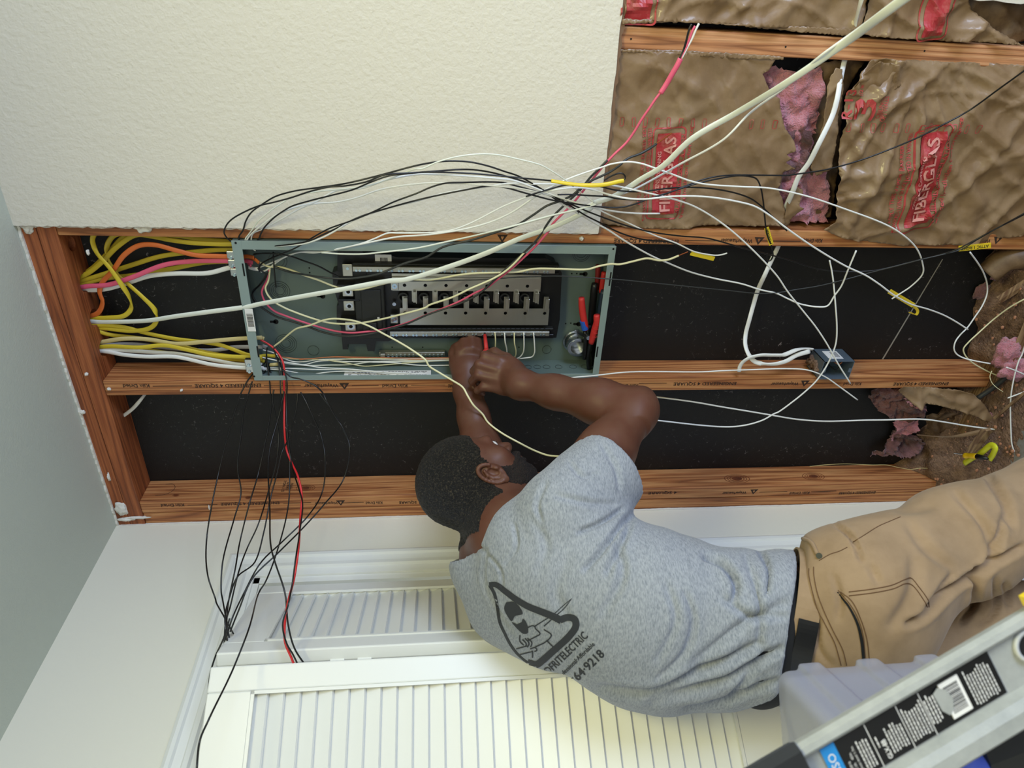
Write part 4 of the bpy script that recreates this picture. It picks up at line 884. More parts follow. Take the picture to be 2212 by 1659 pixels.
# ---- fan of thin wires
def fan(lab, col, segs, ys, r=.0017, **k): return wire(lab, col, r, segs, ys, group=SBK, **k)
bk1 = [('N', [(270, 1110), (205, 1020), (190, 960), (235, 885), (268, 780), (330, 680), (450, 590), (600, 500), (800, 440), (1100, 395), (1400, 350), (1700, 280), (2000, 200)]), ('O', [(0, 300), (150, 265), (300, 240), (450, 230), (650, 240), (850, 285), (1000, 335), (1150, 385), (1300, 465), (1400, 525), (1550, 610), (1700, 700), (1850, 795), (2000, 870), (2150, 950)]), ('W', [(200, 1015), (400, 1100), (550, 1140), (700, 1160), (860, 1170), (990, 1220), (1120, 1290)])]
o, pt = fan('highest black arc over the drywall, ending in short yellow tape', 'black', bk1, [.0, -.05, -.14, -.16, -.15, -.12, -.08, -.03])
def tape(par, a, b, w, lab='yellow tape label', text=None, ink='ink', fold=False):
    a = Vector(a); b = Vector(b); d = (b - a).normalized(); n = Vector((0, -1, 0)); s = d.cross(n).normalized()
    bm = bmesh.new(); th = .0011
    pts = [a + s * w, b + s * w, b - s * w, a - s * w]
    vs = [bm.verts.new(p + n * th) for p in pts] + [bm.verts.new(p - n * th) for p in pts]
    for q4 in ((0, 1, 2, 3), (7, 6, 5, 4), (0, 4, 5, 1), (1, 5, 6, 2), (2, 6, 7, 3), (3, 7, 4, 0)): bm.faces.new([vs[i] for i in q4])
    bmesh.ops.recalc_face_normals(bm, faces=bm.faces); bmesh.ops.bevel(bm, geom=bm.edges[:], offset=.0006, segments=2, affect='EDGES')
    t = obj('tape_label', bm, M['yellow_tape'], par, label=lab)
    if text:
        vf = text_vf(text, w * 1.5, 'CENTER', True, (b - a).length * .85)
        obj('writing', place2d(vf, (a + b) / 2 + n * (th + .0004), -d, -s if (-d).cross(-s).y < 0 else s), M['label_ink'], t)
    return t
tape(o, P(*path(('W', [(1115, 1300)]))[0], -.03), P(*path(('W', [(1385, 1365)]))[0], -.03), .0052)
fan('black wire loop leaving the panel farthest up, bowing over the drywall', 'black', [('N', [(250, 1090), (175, 1050), (70, 985), (22, 910), (45, 830), (100, 765), (200, 700), (400, 610), (600, 560), (780, 512), (1000, 440), (1200, 392), (1400, 376), (1640, 330), (1850, 250), (2100, 232)]), ('O', [(60, 352), (300, 335), (550, 318), (700, 322), (880, 350), (1050, 395), (1230, 450), (1420, 545), (1570, 640), (1640, 690), (1780, 770)])], [.0, -.06, -.15, -.17, -.15, -.11, -.09])
o, pt = fan('black wire crossing the drywall into a long yellow tape label', 'black', [('N', [(320, 1050), (345, 1035), (415, 980), (440, 920), (480, 850), (600, 730), (700, 660), (800, 605), (1000, 545), (1200, 495), (1500, 415), (1700, 330), (1900, 262), (2140, 235)]), ('O', [(150, 347), (400, 348), (700, 362), (1000, 388), (1200, 408), (1500, 436), (1650, 460), (1850, 482), (2050, 475), (2200, 445)]), ('W', [(350, 470), (372, 440), (350, 400), (300, 392), (200, 430), (130, 472)])], [-.0, -.08, -.15, -.16, -.16, -.14, -.13])
ty = catmull(to3(path(('O', [(1495, 436), (1650, 462), (1850, 482), (2050, 475), (2212, 440)]), ('W', [(200, 505), (355, 478)])), [-.155, -.15, -.142]), 6)
obj('tape_label', tube_vf(ty, .0042, 10, .0025, wide=(.2, 0, 1)), M['yellow_tape'], o, smooth=True, label='long yellow tape sleeve')
fan('black wire curving up from behind the pale pair at the box flange', 'black', [('N', [(425, 1350), (425, 1300), (450, 1260), (560, 1200), (850, 1075), (970, 1000), (1200, 870), (1450, 780), (1700, 680), (1950, 560), (2212, 462)]), ('O', [(100, 560), (250, 500), (400, 460), (600, 452), (850, 447), (1000, 455), (1100, 480), (1250, 520), (1350, 550), (1480, 590), (1560, 640), (1680, 690)])], [.03, -.03, -.09, -.14, -.14, -.11, -.10])
o, pt = fan('black wire reaching over the kraft paper to a small yellow tag on the upper stud', 'black', [('N', [(370, 1058), (600, 1060), (850, 1032), (1000, 1000), (1150, 930), (1300, 860), (1550, 735), (1900, 625), (2212, 540)]), ('O', [(0, 670), (300, 590), (600, 530), (850, 488), (1000, 502), (1250, 570), (1500, 635), (1700, 668), (1850, 690), (2000, 706)]), ('W', [(100, 770), (250, 782), (380, 770), (500, 735), (650, 680), (900, 600), (1200, 505), (1500, 440), (1650, 420), (1800, 430), (1870, 460), (1915, 560), (1940, 700), (1955, 850), (1970, 1000), (1985, 1090), (2040, 1240), (2050, 1340), (2020, 1385), (1985, 1380), (1985, 1300)])], [0, -.06, -.12, -.13, -.12, -.12, -.10, -.06])
tape(o, P(*path(('W', [(1978, 1010)]))[0], -.07), P(*path(('W', [(2035, 1205)]))[0], -.07), .0052, text='POWER')
fan('black wire rising from the box and running far right past the torn facing', 'black', [('O', [(1230, 600), (1400, 545), (1650, 480)]), ('O', [(1800, 480), (2000, 495), (2150, 530)]), ('W', [(250, 580), (450, 600), (600, 595), (800, 570), (1000, 552), (1300, 560), (1600, 610), (1800, 680), (1900, 750), (2000, 840), (2100, 940), (2212, 1045)])], [-.13, -.12, -.10, -.06])
fan('black wire swinging over the kraft facing out to the lower corner', 'black', [('O', [(1560, 580), (1700, 578), (1900, 590), (2100, 603)]), ('W', [(0, 648), (250, 675), (450, 692), (600, 695), (800, 640), (1000, 560), (1200, 480), (1400, 430), (1600, 412), (1800, 412), (2212, 415)]), ('E', [(1400, 1228), (1650, 1190), (1900, 1120), (2100, 1045), (2300, 960)]), ('F', [(1550, 1030), (1750, 920), (2000, 740), (2207, 590), (2350, 480)])], [-.13, -.11, -.10, -.09, -.12, -.2])
fan('shiny black wire passing under the stud and on to the handwritten yellow label', 'black', [('O', [(1580, 640), (1700, 680), (1900, 765), (2212, 880)]), ('W', [(0, 850), (150, 905), (316, 965), (500, 1020), (700, 1065), (1000, 1105), (1300, 1130), (1500, 1180), (1700, 1240), (1900, 1290), (2212, 1370)]), ('G', [(240, 490), (450, 550), (700, 612), (900, 632), (1100, 625), (1250, 595), (1400, 555), (1600, 505), (1720, 468), (1850, 400), (2000, 320), (2207, 215), (2400, 110)])], [-.12, -.1, -.05, -.02, -.05, -.12, -.22])
o, pt = fan('thin dark wire stretched across the bus bars and on to the right', 'charcoal', [('D', [(220, 500), (450, 502), (700, 497), (1000, 488), (1300, 466), (1600, 460), (1800, 468), (2000, 482)]), ('R', [(850, 905), (1000, 920), (1250, 945), (1500, 970), (1900, 1010), (2212, 1040)]), ('G', [(100, 778), (250, 790), (400, 787), (550, 762), (700, 738), (900, 690), (1100, 635), (1300, 585), (1450, 545), (1600, 510), (1750, 468), (1870, 395), (2000, 320), (2207, 205), (2400, 90)])], [.01, -.02, -.04, -.03, -.04, -.1, -.2], r=.0014)
g0 = path(('G', [(1728, 465), (1965, 440)])); tape(o, P(*g0[0], -.09), P(*g0[1], -.12), .0070, lab='yellow label with handwriting', text='ATTIC 1 RGHT')
gw = fan('thick charcoal conductor rising from the panel over the drywall to a bare copper tip', 'charcoal', [('C', [(560, 480), (700, 530), (870, 565), (1100, 600), (1300, 612), (1450, 605), (1700, 560), (1850, 500), (2000, 440), (2212, 380)]), ('D', [(160, 350), (420, 300), (620, 212), (870, 150), (1120, 70)]), ('O', [(900, 985), (1130, 900), (1300, 795), (1450, 695), (1600, 640), (1720, 580), (1800, 510), (1900, 440), (2020, 385), (2110, 340), (2212, 270)]), ('W', [(270, 330), (350, 260), (420, 215), (540, 170), (650, 110), (730, 55)])], [.03, -.03, -.05, -.07, -.1, -.12, -.12, -.10], r=.0024, tip=.035)
fan('black wire ending on the main breaker edge', 'black', [('C', [(340, 350), (450, 338), (600, 345), (750, 372), (900, 425), (1050, 480), (1180, 550), (1280, 602)])], [.02, .0, .02, .03], r=.0019)
fan('dark wire looped low against the panel side wall', 'black', [('C', [(380, 500), (480, 575), (430, 660), (350, 740), (325, 790), (345, 860), (400, 910)])], [.03, .03, .04, .05], r=.0018)
# pale wires of the fan
fan('thin white wire arching highest of the pale ones over the drywall', 'pale', [('N', [(380, 1115), (290, 1050), (262, 990), (300, 930), (345, 870), (400, 790), (500, 700), (620, 610), (780, 512), (900, 475), (1100, 440), (1350, 415), (1600, 385), (1800, 335), (2000, 260), (2212, 180)]), ('O', [(150, 310), (300, 245), (450, 200), (600, 172), (780, 158), (950, 168), (1150, 210), (1380, 270), (1500, 335), (1650, 435), (1800, 560), (1940, 660)])], [.0, -.06, -.14, -.17, -.15, -.11], r=.0014)
fan('white wire ending in a bare tip over the first red print block', 'white', [('N', [(365, 1100), (275, 1035), (300, 960), (350, 905), (420, 850), (600, 715), (830, 620), (1060, 560), (1180, 490), (1300, 432), (1600, 400), (1900, 300), (2212, 245)]), ('O', [(0, 378), (200, 366), (500, 380), (900, 408), (1100, 432), (1300, 500), (1450, 560), (1650, 630), (1850, 690), (2050, 735)]), ('W', [(0, 762), (100, 795), (250, 825), (500, 848), (765, 850)])], [.0, -.07, -.14, -.15, -.12, -.06], r=.0019, tip=.012)
o, pt = fan('white wire slanting over the stud to the short yellow tape', 'white', [('N', [(345, 1065), (330, 1000), (350, 920), (480, 860), (700, 740), (1000, 590), (1300, 562), (1500, 520), (1800, 420), (2000, 380), (2212, 355)]), ('O', [(0, 480), (200, 460), (500, 462), (900, 488), (1200, 522), (1450, 580), (1700, 650), (1900, 700), (2100, 790)]), ('W', [(150, 815), (400, 955), (700, 1095), (950, 1185), (1150, 1280), (1280, 1310), (1400, 1325), (1470, 1318), (1530, 1300)])], [.0, -.06, -.13, -.14, -.11, -.06, -.04], r=.0017)
fan('white wire slanting far down to the switch box', 'white', [('N', [(370, 1070), (600, 1062), (800, 1050), (950, 1030), (1150, 960), (1300, 880), (1450, 790), (1600, 722), (1900, 625), (2212, 548)]), ('O', [(0, 655), (400, 562), (850, 492), (1050, 465), (1300, 468), (1700, 472), (2100, 480)]), ('W', [(150, 528), (350, 553), (600, 610), (900, 680), (1150, 765), (1400, 910), (1600, 1060), (1850, 1290), (2100, 1560)]), ('G', [(240, 480), (330, 600), (480, 780), (600, 930), (680, 1030), (760, 1150), (850, 1310), (938, 1450)])], [.0, -.07, -.12, -.13, -.12, -.08, -.06, -.07], r=.0019)
fan('white wire bowing out over both papers and hooking back on the black sheathing', 'white', [('C', [(410, 490), (560, 430), (700, 370), (830, 325), (1000, 332), (1200, 300), (1500, 235), (1650, 180), (1800, 118)]), ('N', [(2000, 912), (2212, 912)]), ('O', [(280, 972), (450, 950), (600, 900), (750, 830), (1000, 700), (1250, 600), (1450, 520), (1650, 425), (1850, 350), (2050, 285)]), ('W', [(0, 358), (200, 290), (400, 262), (550, 280), (700, 330), (900, 400), (1100, 475), (1280, 515), (1700, 545), (2000, 560)]), ('G', [(0, 15), (300, 30), (600, 75), (900, 175), (1200, 290), (1330, 370), (1420, 460), (1462, 560), (1465, 650), (1380, 740), (1290, 800), (1240, 832)])], [.04, -.02, -.07, -.12, -.13, -.11, -.09, -.03], r=.0018)
o, pt = fan('white wire passing a folded yellow tape low on the black sheathing', 'white', [('C', [(420, 540), (480, 520), (640, 400), (780, 340), (900, 318), (1100, 320), (1500, 240), (1900, 160)]), ('N', [(2212, 942)]), ('O', [(300, 985), (650, 925), (900, 850), (1100, 755), (1300, 620), (1400, 560), (1600, 520), (1800, 508), (1950, 535), (2100, 580)]), ('W', [(0, 585), (200, 635), (400, 678), (600, 685), (900, 655), (1300, 660), (1700, 725), (1850, 770), (2000, 860), (2212, 1020)]), ('G', [(350, 210), (480, 330), (650, 440), (900, 590), (1050, 660), (1150, 725), (1250, 800), (1380, 870), (1500, 905), (1620, 950), (1720, 1005), (1797, 1055)])], [.04, -.02, -.08, -.13, -.13, -.1, -.06, .0], r=.0020)
k0 = path(('G', [(1222, 775), (1400, 880)])); tp = tape(o, P(*k0[0], -.028), P(*k0[1], -.022), .0062, lab='folded yellow tape with faint print')
kk = catmull([P(*p, -.022) for p in path(('G', [(1385, 870), (1430, 920), (1420, 945), (1370, 930)]))], 4); obj('tape_label', tube_vf(kk, .0035, 6, .0012, wide=(0, .3, 1)), M['yellow_tape'], o)
fan('white wire dipping below the panel corner and turning up to a cut end', 'white', [('O', [(1560, 650), (1750, 760), (1950, 875)]), ('W', [(150, 1020), (400, 1180), (700, 1345), (830, 1400), (1100, 1510), (1400, 1590), (1700, 1650)]), ('G', [(150, 730), (280, 765), (400, 792), (480, 830), (570, 868), (700, 890), (770, 882), (820, 810), (870, 740), (920, 620), (980, 478)])], [-.11, -.05, -.02, .02, .0, -.04, -.06], r=.0020)
# pink sheathed three-strand cable
gP = 'strands of the pink cable'
o, pt = fan('pink wire sweeping through the panel up to the pink sheath over the facing', 'pink', [('C', [(510, 510), (510, 545), (490, 620), (440, 720), (430, 770), (470, 870), (560, 960), (700, 1020), (870, 1080), (1100, 1150), (1250, 1185), (1400, 1200), (1550, 1190), (1750, 1165), (2000, 1095), (2212, 1010)]), ('D', [(300, 860), (450, 790), (750, 680), (900, 600), (1000, 555), (1070, 500), (1200, 400), (1300, 310), (1400, 215), (1540, 50)]), ('O', [(1500, 895), (1700, 690), (1850, 510), (1950, 385), (2050, 265), (2150, 160)]), ('E', [(60, 1190), (150, 1100), (240, 1000), (300, 915), (345, 840), (400, 760), (440, 700), (482, 645)])], [.04, .04, .01, -.02, -.05, -.08, -.1, -.12], r=.0024)
sh = catmull(to3(path(('E', [(478, 655), (520, 590), (560, 520), (595, 460), (618, 412)])), [-.12, -.13]), 6)
obj('sheath', tube_vf(sh, .0052, 12, .0042, wide=(.6, 0, .8)), WC['pink'], o, smooth=True, label='split pink cable sheath')
for c_, pp in (('black', [(612, 415), (640, 350), (660, 280), (678, 210), (695, 170)]), ('pink', [(618, 412), (655, 340), (682, 270), (702, 215), (720, 182)]), ('white', [(625, 412), (668, 330), (700, 270), (725, 210), (748, 165)])):
    t3 = catmull(to3(path(('E', pp)), [-.13, -.135]), 6); obj('strand', tube_vf(t3, .0021, 8), WC[c_], o, smooth=True, label=c_ + ' strand end')
fan('black wire running just under the pink wire and up beside it', 'charcoal', [('C', [(520, 520), (480, 575), (400, 690), (335, 750), (335, 810), (400, 900), (500, 975), (600, 1030), (750, 1075), (900, 1122), (1080, 1190), (1250, 1228), (1400, 1236), (1600, 1212), (1800, 1160), (2000, 1105)]), ('D', [(0, 948), (300, 875), (500, 785), (750, 698), (880, 640), (960, 585), (1050, 500), (1150, 405), (1300, 270), (1420, 150)]), ('O', [(1300, 1030), (1500, 820), (1650, 670), (1800, 525), (1900, 400), (1980, 320), (2080, 220)])], [.04, .05, .01, -.02, -.05, -.08, -.1], r=.0024)
fan('cream wire hanging inside the panel and joining the pink one', 'cream', [('C', [(520, 500), (500, 640), (470, 710), (490, 780), (560, 860), (680, 930), (800, 980), (1000, 1050), (1150, 1090), (1350, 1105), (1500, 1095), (1700, 1060), (1900, 1012), (2212, 925)]), ('D', [(250, 792), (500, 708), (700, 640), (850, 568), (950, 525), (1050, 480), (1150, 420), (1230, 350), (1330, 240)])], [.04, .02, .01, -.02, -.05, -.06], r=.0023)
fan('cream wire along the upper neutral bar with a bare copper end', 'cream', [('C', [(330, 390), (420, 440), (500, 480), (620, 485), (750, 520), (900, 580), (1050, 630), (1200, 690), (1320, 722), (1480, 732), (1700, 680), (1900, 635)]), ('D', [(200, 500), (320, 488), (500, 492), (620, 475), (750, 450), (900, 435), (1100, 430), (1250, 425), (1400, 398), (1600, 398), (1850, 402), (1950, 375), (2050, 357)]), ('R', [(850, 785), (980, 782), (1100, 755), (1220, 730), (1330, 748), (1410, 740), (1500, 705)])], [.04, .03, -.01, -.03, -.03, -.04, -.04], r=.0024, tip=.022)
fan('thin cream wire drooping out of the panel to the grey sleeve', 'cream', [('C', [(560, 1350), (640, 1290), (720, 1220), (810, 1155), (950, 1120), (1100, 1065), (1200, 1048), (1330, 1055), (1450, 1075), (1600, 1130), (1750, 1210), (1900, 1290), (2050, 1380), (2212, 1500)]), ('D', [(500, 1225), (600, 1290), (700, 1350), (790, 1410), (830, 1480), (880, 1560), (960, 1640)]), ('S', [(600, 620), (660, 690), (750, 780), (850, 860), (1000, 945), (1130, 1010), (1230, 1045), (1340, 1055), (1440, 1064), (1500, 1064)])], [.05, .0, -.03, -.08, -.16, -.22, -.26], r=.0023)
# neutral strands along the panel's left wall
gN = 'neutral strands lying along the left wall of the panel'
for i, (col, pts) in enumerate([
    ('cream', [(330, 540), (560, 545), (700, 575), (900, 595), (1200, 600), (1500, 615), (1900, 590), (2400, 590), (3000, 610), (4200, 560)]),
    ('white', [(380, 440), (560, 490), (700, 570), (900, 640), (1100, 640), (1300, 610), (1600, 600), (2100, 595), (2600, 600), (3400, 590), (4200, 575)]),
    ('white', [(330, 590), (500, 600), (700, 650), (900, 690), (1100, 690), (1300, 640), (1500, 625), (1800, 640), (2200, 640), (3000, 620), (4200, 590)]),
    ('pale', [(350, 570), (620, 620), (900, 680), (1100, 705), (1500, 700), (1900, 690), (2200, 650), (2900, 640), (4200, 600)]),
    ('white', [(330, 560), (470, 590), (700, 640), (900, 670), (1150, 710), (1350, 740), (1700, 760), (2000, 780), (2500, 850), (3000, 870), (3700, 910), (4200, 925)]),
    ('cream', [(1500, 620), (1800, 665), (2100, 718), (2400, 700), (2900, 660), (3400, 630), (4200, 620)]),
    ('white', [(450, 745), (700, 755), (900, 760), (1300, 775), (1700, 775), (2212, 800), (2700, 845), (3200, 880), (4200, 945)]),
    ('white', [(500, 770), (700, 785), (850, 810), (1050, 845), (1250, 850), (1500, 820), (1800, 805), (2200, 815), (2700, 830), (3500, 870), (4200, 880)]),
    ('white', [(2212, 650), (2600, 660), (3000, 700), (3400, 705), (4200, 680)]),
    ('copper', [(700, 560), (1000, 590), (1250, 585), (1600, 555), (1900, 560), (2300, 570), (3000, 580), (4200, 560)]),
    ('copper', [(1000, 610), (1300, 580), (1550, 565), (2000, 575), (2600, 600), (4200, 590)])]):
    fan(['cream strand topmost along the panel wall', 'white strand second along the panel wall', 'white strand with a wavy dip near the panel top', 'pale strand lying lowest in the first crossing', 'white strand crossing down over the sticker', 'cream strand starting midway along the panel wall', 'white strand straight along the sticker edge', 'white strand sagging lowest before the sticker', 'short white strand by the hand', 'bare copper ground strand along the ground bar', 'second bare copper strand under the first'][i], col, [('Q', pts)], [.045, .05, .05, .05, .045] if i not in (4, 6, 7) else [.03, .02, .01, .015, .02], r=.0015 if col != 'copper' else .001)
gL = 'white jumper loops from the neutral bar'
for i, (col, pts) in enumerate([('cream', [(1063, 938), (1068, 1000), (1066, 1090), (1070, 1150)]), ('white', [(1145, 945), (1150, 1020), (1163, 1080), (1163, 1130), (1150, 1170)]), ('cream', [(1228, 945), (1230, 1030), (1243, 1100), (1238, 1140), (1215, 1170)]), ('white', [(1310, 945), (1310, 1080), (1300, 1120), (1270, 1155), (1210, 1172)]), ('white', [(1393, 945), (1400, 1040), (1400, 1115), (1380, 1148), (1330, 1158), (1210, 1170)])]):
    wire(['cream jumper from the neutral bar nearest the screwdriver', 'white jumper second from the screwdriver', 'cream jumper third from the screwdriver', 'white jumper fourth from the screwdriver', 'white jumper farthest from the screwdriver, squared at its end'][i], col, .0017, [('D', pts)], [.025, .02, .03, .045], group=gL)
for q4 in ((395, 590, 15), (410, 605, 5)): pass
# ---- black bundle hanging out of the panel top-left
gB = 'black conductors hanging out in front of the closet door'
HB = [
    ('black wire of the bundle swinging nearest the corner', [('Q', [(440, 560), (415, 660), (300, 760), (200, 860), (120, 960), (50, 1090), (0, 1190)]), ('B', [(1640, 20), (1560, 270), (1500, 510), (1448, 750), (1410, 1000), (1420, 1250), (1470, 1400)]), ('V', [(200, 600), (250, 690), (310, 800)])], [.03,-.03,-.1,-.2,-.36,-.5]),
    ('second black wire of the bundle from the corner', [('Q', [(450, 600), (410, 820), (320, 890), (200, 980), (150, 1140), (60, 1450)]), ('B', [(1695, 10), (1650, 250), (1622, 500), (1645, 680), (1600, 850), (1520, 1150), (1510, 1350)]), ('V', [(240, 580), (265, 720), (285, 840)])], [.03,-.03,-.1,-.2,-.37,-.51]),
    ('third black wire of the bundle, straight to the twisted tips', [('Q', [(450, 400), (440, 520), (455, 700), (485, 900), (505, 1150), (520, 1400)]), ('B', [(1840, 80), (1770, 520), (1700, 760), (1640, 1000), (1605, 1200), (1560, 1420)]), ('V', [(265, 760), (262, 870)])], [.03,-.02,-.1,-.22,-.38,-.52]),
    ('fourth black wire bending behind the third', [('Q', [(480, 650), (500, 800), (560, 900), (580, 1050), (540, 1250), (570, 1450)]), ('B', [(1860, 100), (1898, 240), (1895, 420), (1840, 640), (1760, 900), (1690, 1050), (1620, 1250)]), ('V', [(290, 620), (258, 740), (250, 870)])], [.03,-.03,-.1,-.22,-.38,-.51]),
    ('black wire that drops straight then runs down into the door gap', [('Q', [(560, 430), (640, 650), (670, 900), (680, 1150), (690, 1400)]), ('B', [(1848, 60), (1838, 400), (1842, 800), (1850, 1050), (1880, 1160)]), ('V', [(590, 350), (640, 540), (660, 740), (700, 890), (778, 1012)])], [.03,-.03,-.12,-.28,-.46,-.56,-.606]),
    ('black wire passing left of the red one to the twisted tips', [('Q', [(620, 560), (700, 760), (720, 960), (735, 1200)]), ('B', [(1920, 80), (1940, 200), (1968, 300), (1925, 400), (1890, 550), (1850, 700), (1800, 950), (1740, 1150)]), ('V', [(330, 440), (280, 580), (255, 700), (270, 850)])], [.03,-.04,-.14,-.26,-.40,-.52]),
    ('longest black wire trailing down over the lower door leaf', [('Q', [(700, 720), (780, 880), (900, 1020), (965, 1180), (955, 1400)]), ('B', [(2028, 20), (2000, 200), (1980, 400), (1970, 750), (1900, 1050), (1810, 1290)]), ('V', [(480, 520), (400, 790), (300, 1040), (150, 1350), (95, 1480), (75, 1659), (70, 1800)])], [.03, -.04, -.16, -.38, -.64, -.80, -.88]),
    ('black wire bowing widest to the right before the twisted tips', [('Q', [(740, 800), (830, 900), (950, 1050), (1100, 1300), (1250, 1620)]), ('-', [(690, 930), (702, 985), (697, 1060), (665, 1115), (610, 1170), (560, 1220), (530, 1275), (500, 1340), (490, 1375)])], [.03,-.04,-.14,-.28,-.42,-.52]),
    ('thin black wire on the outermost arc of the bundle', [('Q', [(780, 860), (900, 910), (1100, 970), (1250, 1040), (1390, 1160), (1460, 1300), (1660, 1650)]), ('-', [(738, 920), (755, 965), (742, 1035), (700, 1090), (655, 1140), (600, 1195), (545, 1250), (515, 1320), (497, 1365)])], [.03,-.06,-.16,-.3,-.43,-.51]),
    ('black wire running beside the red one into the door gap', [('Q', [(560, 400), (640, 520), (700, 690), (760, 850), (790, 1000), (780, 1300)]), ('B', [(1955, 60), (1960, 250), (1990, 480), (2040, 650), (2065, 750), (2045, 950), (2015, 1150), (1995, 1300), (1965, 1450)]), ('V', [(650, 620), (625, 740), (650, 860), (690, 930), (730, 1012)])], [.03,-.04,-.13,-.30,-.48,-.57,-.606]),
    ('short black wire hooked over the lower flange of the box', [('Q', [(760, 830), (860, 905), (1000, 935), (1150, 990), (1300, 1070), (1390, 1165)])], [-.02, -.03, -.04])]
for lab, sg, ys in HB: wire(lab, 'black', .0017, sg, ys, group=gB)
wire('black wire hanging on from the twisted tips past the door corner', 'black', .0017, [('V', [(285, 700), (245, 830), (195, 940), (160, 1060), (150, 1160), (155, 1240)])], [-.51,-.56,-.62], group=gB)
wire('red wire hanging out of the panel into the gap between the door leaves', 'red', .0024, [('Q', [(340, 270), (420, 310), (540, 390), (640, 500), (710, 620), (745, 780), (740, 1000), (745, 1300)]), ('B', [(1942, 30), (1942, 250), (1958, 390), (1990, 470), (2035, 570), (2060, 690), (2050, 850), (2035, 1080), (2010, 1250), (1965, 1430)]), ('V', [(665, 580), (642, 700), (640, 850), (680, 950), (706, 1018)])], [.04,-.01,-.08,-.2,-.42,-.55,-.606])
# stripped jackets just inside the panel top
for i, (col, pts, y) in enumerate([('tan', [(300, 240), (350, 235), (400, 250)], .04), ('yellow', [(310, 555), (420, 540), (590, 545)], .04), ('yellow', [(320, 610), (410, 640), (440, 650)], .035), ('tan', [(490, 700), (640, 685)], .03), ('white', [(340, 720), (400, 770), (450, 765)], .025), ('graywhite', [(370, 370), (450, 400)], .05)]):
    wire('stripped %s jacket end just inside the panel top, %s' % (['tan', 'yellow', 'short yellow', 'lower tan', 'white', 'grey'][i], ['at the red wire', 'longest', 'behind the black bundle', 'among the white strands', 'lowest', 'in shadow'][i]), col, .0050, [('Q', pts)], [y, y], r2=.0028, wide=X1, name='cable', cat='cable')
for i, (col, pts) in enumerate([('orange', [(215, 375), (280, 372), (345, 385)]), ('orange', [(300, 385), (350, 400), (400, 440)]), ('pink', [(230, 420), (290, 425), (330, 440)]), ('pink', [(280, 440), (300, 460), (310, 475)]), ('white', [(290, 490), (340, 505), (390, 510)])]):
    wire('torn %s jacket end inside the panel top %s' % (col, ['by the clamp', 'split at its tip', 'below the orange', 'curled back', 'lowest of the upper bundle'][i]), col, .0048, [('C', pts)], [.04, .03], r2=.0025, wide=X1, name='cable', cat='cable')
# ---- white cables and wires at the right
cable('flat white cable threaded through the upper studs down to the switch box', 'white', [('E', [(1905, -60), (1880, 30), (1850, 150), (1825, 245)])], [-.05, .0], wide=(1, 0, .3), w=.0065, t=.0028)
cable('flat white cable hanging across the torn pink fiberglass to the stud', 'white', [('E', [(1780, 395), (1765, 450), (1740, 570), (1720, 690), (1690, 800), (1650, 890), (1590, 1010), (1520, 1145), (1450, 1240), (1405, 1350), (1370, 1430), (1352, 1490), (1345, 1575)])], [.02, -.03, -.05, -.03, .02], wide=(.3, 0, 1), w=.0062, t=.0028)
cable('flat white cable coming from under the stud to the switch box', 'white', [('G', [(420, 425), (400, 470), (370, 530), (310, 660), (260, 770), (230, 870), (200, 980), (172, 1090), (170, 1170), (195, 1240), (240, 1290), (320, 1308), (400, 1305), (470, 1285), (540, 1245), (640, 1215)])], [.04, .02, .05, .03, -.012, -.02, .0], wide=(.2, 0, 1), w=.0060, t=.0028)
cable('short thick white cable arching from the stud into the switch box', 'white', [('G', [(125, 1362), (128, 1330), (150, 1295), (200, 1262), (280, 1243), (370, 1243), (450, 1240), (540, 1205), (600, 1195), (660, 1200)])], [-.006, -.02, -.02, .01], wide=(0, 0, 1), w=.0055, t=.003)
wire('white wire standing up from the switch box and curling down across the stud', 'white', .0020, [('G', [(785, 550), (800, 620), (812, 700), (822, 800), (830, 900), (838, 1020), (836, 1120), (825, 1180), (790, 1270), (740, 1360), (680, 1440), (600, 1515), (520, 1580), (410, 1659)]), ('H', [(380, 385), (300, 430), (200, 462), (100, 478), (0, 480), (-150, 470), (-420, 440), (-640, 415)])], [-.03, -.05, -.06, -.06, -.04, .0])
wire('long white wire crossing the lower bay from the man\'s elbow to the right edge', 'white', .0022, [('H', [(-640, 245), (-420, 270), (-200, 300), (0, 335), (200, 368), (400, 402), (520, 422), (650, 435), (780, 440), (900, 437), (1050, 432), (1200, 430), (1400, 424), (1500, 428), (1650, 450), (1800, 475), (2000, 500), (2207, 515), (2350, 520)])], [.03, .02, .0, -.04, -.08])
wire('pinkish white wire lying along the middle stud from the panel corner', 'white', .0018, [('D', [(1640, 1335), (1760, 1322), (1900, 1310), (2212, 1278)]), ('G', [(-150, 1365), (0, 1357), (200, 1350), (450, 1342), (600, 1348), (680, 1368), (760, 1405), (860, 1475), (990, 1570)])], [-.02, -.012, -.02, -.05])
wire('white wire curving round over the pink tufts at the right', 'white', .0019, [('G', [(1812, 490), (1870, 570), (1915, 650), (1938, 730), (1935, 800), (1900, 885), (1850, 960), (1790, 1045), (1740, 1095), (1705, 1145), (1695, 1195), (1715, 1235), (1770, 1265), (1850, 1285), (1960, 1305)])], [-.02, .03, .02, .0, -.03])
wire('cream wire curling down over the rubble at the right edge', 'cream', .0019, [('G', [(2300, 790), (2207, 835), (2100, 895), (1980, 985), (1880, 1075), (1800, 1150), (1765, 1195), (1775, 1240), (1820, 1290), (1900, 1340), (2020, 1395), (2120, 1430), (2300, 1480)])], [-.06, .0, .0, -.05])
